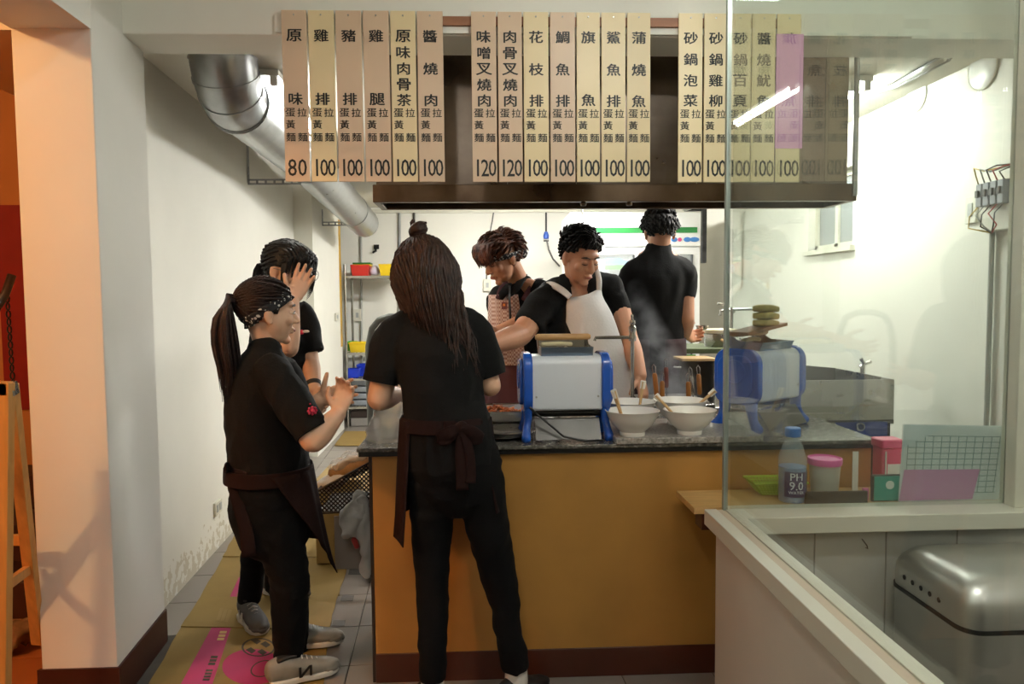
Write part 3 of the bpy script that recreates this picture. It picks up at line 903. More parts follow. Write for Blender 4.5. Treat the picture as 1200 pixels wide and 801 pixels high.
for k in range(3):
    z = CT + k * 0.007
    prof = [(0, z), (0.075, z), (0.095, z + 0.012), (0.112, z + 0.014), (0.112, z + 0.016), (0.094, z + 0.0145), (0.074, z + 0.003), (0, z + 0.003)]
    tag(MB().lathe(prof, (pl.x + 0.008 * k - 0.005, 2.755, 0), 36).build('steel_plate', M_STEEL, smooth=True, angle=50),
        ['bottom shallow steel plate of the pile beside the food tray', 'middle shallow steel plate of the pile beside the food tray', 'top shallow steel plate of the pile beside the food tray'][k], 'plate', 'shallow steel plates')

def crumple(mb, amp, freq, seed=0.0):
    out = []
    for p in mb.v:
        n = V((mnoise.noise(p * freq + V((seed, 0, 0))), mnoise.noise(p * freq + V((0, seed + 7, 0))), mnoise.noise(p * freq + V((0, 0, seed + 13)))))
        n2 = V((mnoise.noise(p * freq * 2.3 + V((seed, 3, 0))), mnoise.noise(p * freq * 2.3 + V((2, seed, 0))), mnoise.noise(p * freq * 2.3 + V((0, 5, seed)))))
        out.append(p + n * amp + n2 * (amp * 0.5))
    mb.v = out
    return mb
def bag_material():
    m = mat('thin_translucent_plastic_bag', '#f4f4f2', 0.12, bump=0.6, bscale=25, trans=0.0)
    m.node_tree.nodes['Principled BSDF'].inputs['Alpha'].default_value = 0.30
    return m
M_BAG = bag_material()
bg = MB().loft([P(452, 514, 2.72), P(455, 497, 2.72), P(459, 478, 2.73), P(462, 465, 2.74), P(476, 440, 2.74)], [(0.075, 0.06), (0.068, 0.055), (0.05, 0.04), (0.035, 0.02), (0.012, 0.008)], n=28, sub=6)
bgo = crumple(bg, 0.016, 22).build('plastic_bag', M_BAG, smooth='all'); tag(bgo, 'clear crumpled plastic bag on the left end of the counter', 'bag')
bg = MB().loft([P(477, 512, 2.78), P(476, 490, 2.78), P(473, 468, 2.78), P(470, 446, 2.78)], [(0.06, 0.05), (0.055, 0.045), (0.035, 0.025), (0.01, 0.008)], n=28, sub=6)
bgo = crumple(bg, 0.016, 22, 9.0).build('plastic_bag', M_BAG, smooth='all'); tag(bgo, 'white plastic bag held upright beside the standing woman at the counter', 'bag')

# ================================================================= tap with long spout behind the counter
fp = thing('swing_tap', V((P(741, 480, 3.2).x, 3.2, CT)), 'tall steel tap with a long swing spout behind the noodle machine', 'tap')
xb = P(741, 430, 3.2).x
zt = P(741, 375, 3.2).z
M_CHROME = mat('worn_chrome', '#b5b2ab', 0.22, 1.0, var=0.15, vscale=20)
MB().cyl((xb, 3.2, CT), (xb, 3.2, P(741, 384, 3.2).z), 0.009, n=12).build('riser', M_CHROME, fp, smooth=True)
zsp = P(741, 395, 3.2).z
MB().tube([(xb, 3.2, zsp), (P(712, 395, 3.2).x, 3.2, zsp), (P(698, 395, 3.2).x, 3.2, zsp), (P(697, 398, 3.2).x, 3.2, zsp - 0.014)], 0.0075, 10).build('spout', M_CHROME, fp, smooth=True)
MB().lathe([(0.0, -0.03), (0.016, -0.028), (0.018, -0.01), (0.013, 0.004), (0.017, 0.02), (0.017, 0.034), (0.010, 0.042), (0.014, 0.052), (0.012, 0.064), (0.0, 0.068)], (xb, 3.2, zsp + 0.012), 18).build('valve', M_CHROME, fp, smooth=True)
MB().tube([(xb, 3.2, zsp + 0.06), (xb - 0.002, 3.195, zsp + 0.085), (xb - 0.004, 3.19, zsp + 0.10)], [0.006, 0.005, 0.006], 8).build('lever', M_CHROME, fp, smooth=True)

# ================================================================= noodle boiler with strainers
nb0, nb1 = P(757, 480, 3.28), P(838, 480, 3.28)
bo = thing('noodle_boiler', V(((nb0.x + nb1.x) / 2, 3.45, 0)), 'stainless noodle boiler steaming behind the bowls', 'boiler')
bm_ = MB()
x0, x1 = nb0.x, nb1.x
bm_.box(x0, x1, 3.275, 3.66, 0.10, 0.80).box(x0, x1, 3.275, 3.29, 0.80, 0.905).box(x0, x1, 3.645, 3.66, 0.80, 0.905).box(x0, x0 + 0.015, 3.29, 3.645, 0.80, 0.905).box(x1 - 0.015, x1, 3.29, 3.645, 0.80, 0.905)
bm_.build('tank', M_STEEL, bo, bevel=0.003)
for xx in (x0 + 0.03, x1 - 0.03):
    for yy in (3.30, 3.63):
        MB().cyl((xx, yy, 0), (xx, yy, 0.105), 0.018, n=12).build('foot', M_DARKST, bo)
MB().box(x0 + 0.015, x1 - 0.015, 3.29, 3.645, 0.80, 0.865).build('water', mat('cloudy_noodle_water', '#b9ad95', 0.1), bo)
M_HANDLE = mat('varnished_handle_wood', '#b0702f', 0.4, var=0.2, vscale=20)
M_HANDLE2 = mat('dark_red_handle_wood', '#6e2f1f', 0.4, var=0.2, vscale=20)
for (px, py0, py1, D, lean, hm, lab) in ((770, 466, 437, 3.34, 0.25, M_HANDLE, 'leftmost strainer with slim leaning wooden handle'),
                                         (776, 467, 446, 3.32, 0.0, M_HANDLE, 'strainer with thick amber handle left of the steam gap'),
                                         (781, 454, 430, 3.42, 0.05, M_HANDLE2, 'strainer with dark red handle and wire loop'),
                                         (807, 467, 447, 3.32, 0.05, M_HANDLE, 'strainer with amber handle in the middle of the boiler'),
                                         (812, 462, 440, 3.38, 0.2, M_CHROME, 'strainer with bare steel handle'),
                                         (820, 462, 438, 3.40, 0.12, M_HANDLE, 'rightmost strainer with amber handle and wire loop')):
    a, b = P(px, py0, D), P(px - lean * 12, py1, D)
    t = thing('noodle_strainer', V((a.x, D, 0.84)), lab, 'strainer', 'noodle strainers standing in the boiler')
    d = (b - a).normalized()
    MB().tube([a, a + d * 0.01, b - d * 0.01, b], [0.009, 0.0115, 0.0115, 0.008], 10).build('handle', hm, t, smooth=True)
    q = b + d * 0.03
    s = V((1, 0, 0))
    MB().tube([b - s * 0.006, q - s * 0.008, q + d * 0.012, q + s * 0.008, b + s * 0.006], 0.0022, 6).build('wire_loop', M_CHROME, t, smooth=True)
    bk = a - d * 0.05 
    MB().tube([a, bk], 0.003, 6).build('shaft', M_CHROME, t)
    bc = V((a.x, min(D + 0.06, 3.57), 0.81))
    MB().lathe([(0.0, 0.0), (0.014, 0.004), (0.018, 0.03), (0.019, 0.05), (0.018, 0.05), (0.016, 0.03), (0.0, 0.006)], bc, 16).build('basket', M_CHROME, t, smooth=True)

# ================================================================= stove with pots at the right behind the counter
M_DARK = mat('blackened_metal', '#1c1b1a', 0.5, 0.4, var=0.3)
s0, s1 = P(790, 470, 3.72), P(872, 470, 3.72)
stv = thing('gas_stove', V(((s0.x + s1.x) / 2, 3.9, 0)), 'dark gas stove carrying the stock pot behind the boiler', 'stove')
MB().box(s0.x + 0.02, s1.x, 3.68, 3.88, 0.06, 0.80).build('body', M_DARK, stv, bevel=0.004)
MB().box(s0.x + 0.02, s1.x, 3.67, 3.89, 0.80, 0.83).build('hob', M_STEEL, stv, bevel=0.004)
for xx in (s0.x + 0.06, s1.x - 0.05):
    for yy in (3.71, 3.85):
        MB().cyl((xx, yy, 0), (xx, yy, 0.065), 0.02, n=10).build('foot', M_DARK, stv)
pc = V((P(817, 430, 3.78).x, 3.78, 0.83))
pot = thing('stock_pot', pc, 'dark tall stock pot with a tan board on top behind the boiler', 'pot')
rp = 16.5 * 3.87 / 850 * 1.25
zp = P(817, 421, 3.87).z
MB().lathe([(0, 0.83), (rp * 0.96, 0.83), (rp, 0.845), (rp, zp), (rp * 1.04, zp + 0.006), (rp * 0.95, zp + 0.006), (rp * .95, 0.85), (0, 0.85)], (pc.x, pc.y, 0), 32).build('pan', mat('sooty_steel', '#57534d', 0.4, 0.9, var=0.35, vscale=8), pot, smooth=True)
for sgn in (-1, 1):
    MB().tube([(pc.x + sgn * rp, pc.y - 0.03, zp - 0.03), (pc.x + sgn * (rp + 0.03), pc.y - 0.025, zp - 0.028), (pc.x + sgn * (rp + 0.03), pc.y + 0.025, zp - 0.028), (pc.x + sgn * rp, pc.y + 0.03, zp - 0.03)], 0.005, 8).build('handle', M_STEEL, pot, smooth=True)
bz = zp + 0.007
tag(MB().prism([V((P(794, 416, 3.78).x, 3.69, bz)), V((P(833, 421, 3.78).x, 3.67, bz)), V((P(833, 421, 3.78).x, 3.86, bz)), V((P(794, 416, 3.78).x, 3.87, bz))], (0, 0, 0.014)).build('tan_board', mat('pale_wood_board', '#c8a877', 0.6, var=0.2, vscale=8, stretch=(1, 8, 1)), bevel=0.002), 'pale wooden board lying on the stock pot', 'board')
# green tray table with saucepan at the back right
gz = P(830, 408, 4.15).z
gt = thing('prep_table', V((P(835, 408, 4.3).x, 4.35, 0)), 'prep table with a mossy green top behind the stove', 'table')
gx0, gx1 = P(790, 408, 4.25).x, P(862, 408, 4.25).x
MB().box(gx0, gx1 + 0.15, 4.15, 4.62, gz - 0.03, gz).build('table_top', mat('mossy_green_board', '#4f5b35', 0.5, var=0.25, vscale=7), gt, bevel=0.004)
for xx in (gx0 + 0.03, gx1 + 0.12):
    for yy in (4.18, 4.59):
        MB().box(xx - 0.015, xx + 0.015, yy - 0.015, yy + 0.015, 0, gz - 0.03).build('leg', M_DARKST, gt)
tag(MB().box(gx0 + 0.02, gx0 + 0.10, 4.1500, 4.155, gz - 0.13, gz - 0.035).build('green_bag', mat('bright_green_plastic', '#3f9c2a', 0.4)), 'bright green plastic sheet hanging under the mossy table top', 'plastic sheet')
sc = V((P(849, 404, 4.32).x, 4.34, gz))
sp = thing('saucepan', sc, 'steel saucepan with a cream lid on the mossy green table', 'pot')
rs = 0.115
zs = P(849, 391, 4.32).z
MB().lathe([(0, gz), (rs * .97, gz), (rs, gz + 0.01), (rs, zs), (rs * 1.04, zs + 0.004), (rs * .96, zs + 0.004), (rs * .95, gz + 0.01), (0, gz + 0.01)], (sc.x, sc.y, 0), 32).build('pan', M_STEEL, sp, smooth=True)
MB().lathe([(0, zs + 0.006), (rs * .9, zs + 0.006), (rs * .9, zs + 0.025), (rs * .85, zs + 0.03), (0, zs + 0.032)], (sc.x - 0.02, sc.y, 0), 28).build('lid', mat('cream_plastic_lid', '#ddd3b4', 0.5), sp, smooth=True)
MB().tube([(sc.x - 0.05, sc.y - rs, zs - 0.03), (sc.x - 0.035, sc.y - rs - 0.09, zs - 0.055)], [0.008, 0.011], 8).build('handle', M_BAMBOO, sp, smooth=True)

# ================================================================= gas range box seen through the glass
rx0, rx1 = 1.36, 1.76
rg = thing('gas_range', V((1.55, 3.25, 0)), 'stainless gas range with high steel splash guard seen through the glass', 'stove')
ry0 = 3.27
z_f1, z_f0 = P(1000, 445, ry0).z, P(1000, 492, ry0).z
xr = P(1048, 460, ry0).x; xl = P(925, 460, ry0).x
MB().box(xl, xr, ry0, ry0 + 0.006, z_f0, z_f1).build('front_guard', M_STEEL, rg, bevel=0.001)
MB().box(xr - 0.006, xr, ry0 + 0.006, ry0 + 0.55, z_f0, z_f1).build('side_guard', M_STEEL, rg)
zb_ = P(950, 421, ry0 + 0.55).z
MB().prism([(xl, ry0 + 0.006, z_f0), (xl, ry0 + 0.55, z_f0), (xl, ry0 + 0.55, zb_), (xl, ry0 + 0.006, z_f1)], (0.006, 0, 0)).build('side_guard', M_STEEL, rg)
MB().prism([(xl, ry0 + 0.55, z_f0), (xr, ry0 + 0.55, z_f0), (xr, ry0 + 0.55, z_f1), (xl, ry0 + 0.55, zb_)], (0, 0.006, 0)).build('back_guard', mat('dull_dark_steel', '#77746d', 0.45, 0.9, var=0.2), rg)
MB().box(xl, xr, ry0, ry0 + 0.55, z_f0 - 0.02, z_f0).build('hob', M_DARKST, rg)
MB().box(xl, xr - 0.01, ry0 + 0.01, ry0 + 0.54, 0.03, z_f0 - 0.02).build('body', M_DARK, rg)
zk = P(990, 500, ry0).z
MB().box(xl, xr - 0.03, ry0 - 0.002, ry0 + 0.01, zk - 0.045, zk + 0.022).build('control_panel', mat('blue_control_panel', '#2c3f86', 0.4), rg)
for px in (976, 1009):
    c = P(px, 500, ry0 - 0.02)
    kn = MB().cyl(c, c + V((0, 0.02, 0)), 0.020, n=18).build('knob', M_STEEL, rg, smooth=True)
    MB().cyl(c - V((0, 0.004, 0)), c + V((0, 0.001, 0)), 0.013, n=16).build('knob_face', M_DARK, kn, smooth=True)
# tap on the range
c = P(1013, 440, ry0 + 0.553); c.y = ry0 + 0.553; c.z = zb_ + (z_f1 - zb_) * (c.x - xl) / (xr - xl) - 0.015
tp = thing('range_tap', c, 'small chrome cross-handle tap above the gas range', 'tap')
MB().cyl(V((c.x, c.y + 0.018, 0.0)), V((c.x, c.y + 0.018, c.z + 0.05)), 0.012, n=12).build('stem', M_CHROME, tp, smooth=True)
for a in (0.3, 2.2, 4.0):
    MB().tube([c + V((0, 0, 0.05)), c + V((math.cos(a) * 0.035, 0.0, 0.055 + math.sin(a) * 0.03))], [0.008, 0.011], 8).build('handle', M_CHROME, tp, smooth=True)

# wall taps at the back right (lever tap and long spout)
for (px, py, D, lab, ln) in ((850, 363, 4.6, 'chrome lever tap beside the glass bar', 0.10), (880, 362, 4.4, 'long grey swing spout seen through the glass', 0.22)):
    c = P(px, py, D)
    t = thing('wall_tap', c, lab, 'tap')
    if ln < 0.2:
        MB().tube([c + V((0.05, 0, 0)), c, c + V((-0.03, 0, -0.005)), c + V((-0.035, 0, -0.035))], [0.012, 0.013, 0.010, 0.010], 10).build('spout', M_CHROME, t, smooth=True)
        MB().tube([c + V((0, 0, 0.01)), c + V((-0.02, 0, 0.04)), c + V((-0.05, 0, 0.045))], [0.008, 0.007, 0.009], 8).build('lever', M_CHROME, t, smooth=True)
        MB().box(c.x + 0.04, c.x + 0.06, c.y - 0.02, c.y + 0.02, c.z - 0.02, c.z + 0.02).build('mount', M_CHROME, t, bevel=0.004)
    else:
        MB().tube([c + V((-0.12, 0, 0)), c + V((0.08, 0, 0.002)), c + V((0.11, 0, 0.0)), c + V((0.115, 0, -0.03))], 0.009, 10).build('spout', M_GALV, t, smooth=True)
        MB().tube([c + V((-0.12, 0, -0.5)), c + V((-0.12, 0, 0.01))], 0.010, 10).build('riser', M_GALV, t, smooth=True)
# ================================================================= refrigerator at the back
FY = 6.6
fx0, fx1 = P(668, 300, FY).x, P(820, 300, FY).x
fz = P(760, 249, FY).z
fr = thing('refrigerator', V(((fx0 + fx1) / 2, FY + 0.33, 0)), 'tall white two-door display refrigerator with a green stripe', 'refrigerator')
M_FRIDGE = mat('white_fridge_enamel', '#eef0ec', 0.3)
M_FRGREY = mat('grey_fridge_trim', '#a7aaa6', 0.4)
zh = P(760, 289, FY).z
cab = MB()
cab.box(fx0, fx1, FY + 0.64, FY + 0.68, 0.10, fz).box(fx0, fx0 + 0.03, FY + 0.03, FY + 0.64, 0.10, fz).box(fx1 - 0.03, fx1, FY + 0.03, FY + 0.64, 0.10, fz)
cab.box(fx0 + 0.03, fx1 - 0.03, FY + 0.03, FY + 0.64, 0.10, 0.14).box(fx0 + 0.03, fx1 - 0.03, FY + 0.03, FY + 0.64, zh, fz)
cab.build('cabinet', M_FRIDGE, fr, bevel=0.006)
hdr = MB().box(fx0, fx1, FY - 0.02, FY + 0.03, zh, fz).build('header', M_FRIDGE, fr, bevel=0.006)
z0, z1 = P(760, 273, FY).z, P(760, 266.5, FY).z
MB().box(fx0 + 0.15, fx1 - 0.03, FY - 0.0235, FY - 0.02, z0, z1).build('green_stripe', mat('green_stripe_print', '#1f7a36', 0.4), hdr)
c = P(803, 280.5, FY - 0.022)
M_LOGO = mat('blue_logo_print', '#3f7fc4', 0.4)
for (dx, w_) in ((-0.10, 0.03), (0.02, 0.035), (0.085, 0.045)):
    MB().ell(c + V((dx, 0.0, 0)), (w_, 0.003, 0.022), nu=14, nv=8).build('logo_mark', M_LOGO, hdr, smooth='all')
MB().cyl(c + V((-0.05, 0.001, 0)), c + V((-0.05, -0.002, 0)), 0.018, n=14).build('logo_dot', mat('pink_logo_print', '#d14a7d', 0.4), hdr)
M_LIT = mat('lit_fridge_interior', '#f4f6f2', 0.5, emit='#f6faf4', estr=0.9)
MB().box(fx0 + 0.03, fx1 - 0.03, FY + 0.55, FY + 0.60, 0.14, zh).build('lit_interior', M_LIT, fr)
xm = P(752, 300, FY).x
M_FGLASS = mat('fridge_door_glass', '#dfe5e2', 0.05, alpha=0.25)
for (a, b) in ((fx0 + 0.004, xm - 0.004), (xm + 0.004, fx1 - 0.004)):
    d = MB()
    w = 0.065
    d.box(a, b, FY - 0.02, FY + 0.03, zh - 0.008 - w, zh - 0.008).box(a, b, FY - 0.02, FY + 0.03, 0.16, 0.16 + w)
    d.box(a, a + w, FY - 0.02, FY + 0.03, 0.16 + w, zh - 0.008 - w).box(b - w, b, FY - 0.02, FY + 0.03, 0.16 + w, zh - 0.008 - w)
    do = d.build('door', M_FRIDGE, fr, bevel=0.004)
    MB().box(a + w, b - w, FY - 0.002, FY + 0.004, 0.16 + w, zh - 0.008 - w).build('pane', M_FGLASS, do)
    MB().box(b - w - 0.014, b - w, FY - 0.024, FY - 0.002, 0.16 + w, zh - 0.008 - w).build('gasket', mat('dark_gasket', '#4d5052', 0.6), do)
for k in range(4):
    MB().box(fx0 + 0.04, fx1 - 0.04, FY + 0.08, FY + 0.52, 0.45 + k * 0.38, 0.457 + k * 0.38).build('shelf', M_STEEL, fr)
cc = P(722, 306, FY - 0.022)
MB().prism([cc + V((-0.10, 0, -0.03)), cc + V((0.11, 0, -0.03)), cc + V((0.11, 0, 0.0)), cc + V((0.03, 0, 0.026)), cc + V((-0.10, 0, 0.03))], (0, -0.002, 0)).build('blue_sticker', mat('pale_blue_sticker', '#8fb6d8', 0.4), fr)
MB().prism([cc + V((-0.10, 0, -0.075)), cc + V((0.11, 0, -0.075)), cc + V((0.11, 0, -0.032)), cc + V((-0.10, 0, -0.032))], (0, -0.002, 0)).build('green_sticker', mat('pale_green_sticker', '#8fb98a', 0.4), fr)
for xx in (fx0 + 0.06, fx1 - 0.06):
    for yy in (FY + 0.06, FY + 0.6):
        MB().cyl((xx, yy, 0), (xx, yy, 0.10), 0.025, n=10).build('foot', M_DARK, fr)
# black angle frame on the wall beside the refrigerator
k0 = P(824, 240, 6.3)
ab = thing('wall_frame', V((k0.x, 6.3, P(824, 308, 6.3).z)), 'black angle bracket on the wall beside the refrigerator', 'bracket')
xk0, xk1 = P(822.5, 250, 6.3).x, P(827.5, 250, 6.3).x
MB().box(xk0, xk1, 6.28, 6.33, P(824, 308, 6.3).z, P(824, 240, 6.3).z).build('upright', M_DARK, ab)
MB().prism([P(803, 247, 6.3), P(823, 247, 6.3), P(823, 239.5, 6.3), P(812, 241, 6.3)], (0, 0.05, 0)).build('arm', M_DARK, ab)
MB().prism([P(799, 246, 6.29), P(803, 247.5, 6.29), P(826, 240, 6.29), P(824, 238, 6.29)], (0, -0.02, 0)).build('light_strip', M_FRGREY, ab)

# ================================================================= back wall fittings
M_CONDUIT = mat('grey_conduit', '#a8a9a4', 0.5)
def pipe(name, pts, r, m, label, cat, group=None):
    return tag(MB().tube(pts, r, 10).build(name, m, smooth=True), label, cat, group)
YW = BACK_Y - 0.02
pipe('wall_pipe', [P(468, 236, YW), P(468, 470, YW)], 0.016, M_GALV, 'pale vertical pipe on the back wall above the hair bun', 'pipe')
pipe('wall_pipe', [P(485, 236, YW), P(486, 330, YW)], 0.014, M_DARKST, 'darker vertical pipe on the back wall behind the hair bun', 'pipe')
pipe('wall_pipe', [P(423, 270, YW), P(424, 470, YW)], 0.012, M_CONDUIT, 'thin vertical pipe at the left end of the back wall', 'pipe')
struct(MB().box(-2.3, 2.28, BACK_Y - 0.05, BACK_Y, 2.40, 2.44).build('trim_8', M_FRAME))
def cable(pts, r, m, label):
    return tag(MB().tube(pts, r, 6).build('hanging_cable', m, smooth=True), label, 'cable')
cable([P(580, 238, YW), P(577, 258, YW), P(571, 290, YW), P(570, 330, YW)], 0.007, M_DARKST, 'thin cable running down the wall to the socket left of the boy')
cable([P(640, 238, YW), P(640, 272, YW)], 0.010, M_CABLE, 'short black cable hanging to the blue plug')
pg = thing('hanging_plug', P(640, 279, YW), 'blue plug hanging on the back wall between the two men', 'plug')
c = P(640, 276, YW)
MB().lathe([(0, -0.04), (0.03, -0.035), (0.035, 0.0), (0.02, 0.045), (0.0, 0.05)], c, 14).build('body', mat('blue_plug_plastic', '#3c63c4', 0.4), pg, smooth=True)
MB().cyl(P(637, 282, YW), P(643, 282, YW), 0.008, n=8).build('collar', M_DARKST, pg)
cable([P(641, 282, YW), P(643, 292, YW), P(648, 303, YW), P(656, 312, YW)], 0.010, M_DARKST, 'grey cable curving from the blue plug behind the apron man')
cable([P(670, 200, 6.2), P(675, 225, 6.2), P(681, 244, 6.2), P(683, 251, 6.3)], 0.012, M_WHITE, 'white cable rising to the ceiling above the apron man')
def socket(px, py, D, wpx, hpx, label, face='y', x=None, name='wall_socket', holes=True):
    if face == 'y':
        c = P(px, py, D); s = D / 850
        t = thing(name, c, label, 'socket')
        MB().box(c.x - wpx * s / 2, c.x + wpx * s / 2, D - 0.02, D + 0.03, c.z - hpx * s / 2, c.z + hpx * s / 2).build('plate', M_FRAME, t, bevel=0.004)
        if holes:
            MB().box(c.x - wpx * s * 0.18, c.x + wpx * s * 0.18, D - 0.023, D - 0.018, c.z - hpx * s * 0.2, c.z + hpx * s * 0.2).build('insert', M_FRGREY, t)
    else:
        c = PX(px, py, x)
        dn = 1 if x > 0 else -1
        t = thing(name, c, label, 'socket')
        MB().box(c.x - dn * 0.012, c.x + dn * 0.03, c.y - wpx / 2, c.y + wpx / 2, c.z - hpx / 2, c.z + hpx / 2).build('plate', M_FRAME, t, bevel=0.003)
        MB().box(c.x - dn * 0.016, c.x - dn * 0.010, c.y - wpx * 0.2, c.y + wpx * 0.2, c.z - hpx * 0.25, c.z + hpx * 0.25).build('insert', M_FRGREY, t)
    return t
socket(571, 334, YW, 9, 14, 'cream socket on the back wall left of the boy')
socket(419, 369, YW, 9, 14, 'white switch box on the back wall above the yellow basket')
hk = P(440, 291, YW)
h = thing('wall_hook', hk, 'small dark hook on the back wall above the red basket', 'hook')
MB().tube([hk + V((0, 0.02, 0.02)), hk, hk + V((0.01, -0.03, -0.03)), hk + V((-0.03, -0.03, -0.05))], 0.012, 8).build('prong', M_DARK, h, smooth=True)
MB().cbox(hk + V((0.01, 0.01, 0.02)), (0.06, 0.02, 0.05)).build('plate', M_DARK, h)
# sockets on the left wall and the pilaster
c0 = PZ(254, 660, 0)
def left_wall_at(px, py):
    # intersection of the pixel ray with the askew left wall
    d = ray(px, py); k = math.tan(SKEW)
    t = (-1.464 + 3.337 * k - CAM.x + CAM.y * 0 - k * CAM.y) / (d.x + k * d.y)
    return CAM + d * t
q = left_wall_at(254, 594)
s_ = thing('wall_socket', q, 'cream double socket low on the left wall behind the ponytail girl', 'socket')
MB().cbox(q + V((0.006, 0, 0)), (0.014, 0.12, 0.075), rotz(SKEW)).build('plate', M_FRAME, s_, bevel=0.003)
for dy in (-0.025, 0.025):
    MB().cbox(q + rotz(SKEW) @ V((0.014, dy, 0)), (0.004, 0.03, 0.04), rotz(SKEW)).build('insert', M_FRGREY, s_)
q = PX(394, 371, -1.487)
s_ = thing('wall_switch', q, 'small cream switch on the pilaster below the duct end', 'switch')
MB().cbox(q + V((0.006, 0, 0)), (0.014, 0.13, 0.08)).build('plate', M_FRAME, s_, bevel=0.003)
MB().cbox(q + V((0.013, 0, 0)), (0.006, 0.06, 0.04)).build('rocker', M_FRGREY, s_)

# ================================================================= shelf rack with baskets at the back left
rk = thing('wire_rack', V((P(432, 480, 8.2).x, 8.2, 0)), 'chrome wire rack against the back wall at the end of the aisle', 'rack')
rx0, rx1 = P(404, 320, 8.0).x, P(475, 320, 8.0).x
for xx in (rx0, rx1):
    for yy in (8.0, 8.42):
        MB().cyl((xx, yy, 0), (xx, yy, P(430, 318, 8.0).z + 0.08), 0.014, n=10).build('post', M_CHROME, rk, smooth=True)
shz = []
for py in (323, 413, 443, 476):
    z = P(430, py, 8.0).z
    shz.append(z)
    w = MB()
    w.box(rx0, rx1, 7.99, 8.01, z - 0.025, z).box(rx0, rx1, 8.41, 8.43, z - 0.025, z).box(rx0 - 0.01, rx0 + 0.01, 7.99, 8.43, z - 0.025, z).box(rx1 - 0.01, rx1 + 0.01, 7.99, 8.43, z - 0.025, z)
    for k in range(1, 14):
        xx = rx0 + (rx1 - rx0) * k / 14
        w.box(xx - 0.004, xx + 0.004, 8.0, 8.42, z - 0.008, z - 0.001)
    w.build('shelf', M_CHROME, rk)
def basket(px0, px1, pyt, z, D, m, label, dep=0.25, group='plastic baskets on the wire rack'):
    x0, x1 = P(px0, pyt, D).x, P(px1, pyt, D).x
    zt = P((px0 + px1) / 2, pyt, D).z
    t = thing('plastic_basket', V(((x0 + x1) / 2, D + 0.12, z)), label, 'basket', group)
    g = (x1 - x0) * 0.07
    y0, y1 = D, D + dep
    lo = [(x0 + g, y0 + g, z + .002), (x1 - g, y0 + g, z + .002), (x1 - g, y1 - g, z + .002), (x0 + g, y1 - g, z + .002)]
    hi = [(x0, y0, zt), (x1, y0, zt), (x1, y1, zt), (x0, y1, zt)]
    b = MB().add(lo + hi, [(0, 3, 2, 1), (0, 1, 5, 4), (1, 2, 6, 5), (2, 3, 7, 6), (3, 0, 4, 7)]).build('body', m, t, recalc=False)
    md = b.modifiers.new('solid', 'SOLIDIFY'); md.thickness = 0.005
    MB().tube(hi, 0.009, 6, closed=True).build('rim', m, t)
    return t
M_RED = mat('red_plastic', '#c9281c', 0.4); M_YEL = mat('yellow_plastic', '#e6c31a', 0.4); M_GRN = mat('green_plastic', '#49b53c', 0.4)
M_BLU = mat('cobalt_plastic', '#1d3fd0', 0.4); M_LIL = mat('pale_lilac_plastic', '#d9cfe0', 0.4)
basket(411, 432, 311, shz[0], 8.05, M_RED, 'red plastic basket on the top rack shelf')
basket(444, 468, 310, shz[0], 8.05, M_YEL, 'yellow plastic basket on the top rack shelf')
for k, (mm, nm) in enumerate(((M_YEL, 'yellow'), (mat('dark_green_plastic', '#23692b', 0.4), 'dark green'))):
    x0, x1 = P(413, 309, 8.08).x, P(434, 309, 8.08).x
    z = P(422, 311.5 - k * 2.2, 8.08).z
    MBx = MB().box(x0, x1, 8.08, 8.26, z, z + 0.018)
    tag(MBx.build('plastic_tray', mm, bevel=0.004), nm + ' plastic tray nested above the red basket', 'tray')
p0 = P(438, 316, 8.1)
tag(crumple(MB().ell(V((p0.x, 8.15, shz[0] + 0.062)), (0.055, 0.05, 0.06)), 0.012, 16).build('wrapped_packet', M_LIL, smooth='all'), 'pale lilac wrapped packet between the red and yellow baskets', 'packet')
basket(406, 416, 401, shz[1], 8.25, M_GRN, 'green plastic basket on the second rack shelf', 0.14)
basket(409, 428, 402, shz[1], 8.02, M_YEL, 'yellow plastic basket with small holes on the second rack shelf', 0.2)
basket(406, 420, 433, shz[2], 8.03, M_BLU, 'lower blue plastic box at the left of the third shelf', 0.15)
basket(418, 429, 428, shz[2], 8.21, M_BLU, 'taller blue plastic box behind on the third shelf', 0.18)
for k in range(4):
    z = shz[3] + k * 0.075
    tag(MB().box(rx0 + 0.03, rx0 + 0.27, 8.05, 8.36, z + 0.001, z + 0.062).build('grey_tray', mat('grey_plastic_tray', '#8b9096', 0.45, var=0.1), bevel=0.01),
        ['bottom', 'second', 'third', 'top'][k] + ' grey tray of the pile on the lowest rack shelf', 'tray', 'grey trays on the rack')
tag(MB().box(rx0 + 0.02, rx0 + 0.32, 8.03, 8.38, 0.095, 0.175).build('dark_crate', mat('dark_brown_crate', '#33261f', 0.6), bevel=0.01), 'dark crate under the wire rack', 'crate')
tag(MB().box(rx0 + 0.02, rx0 + 0.32, 8.03, 8.38, 0.0, 0.094).build('pale_crate', mat('pale_grey_crate', '#8e8983', 0.6), bevel=0.01), 'pale crate on the floor under the wire rack', 'crate')

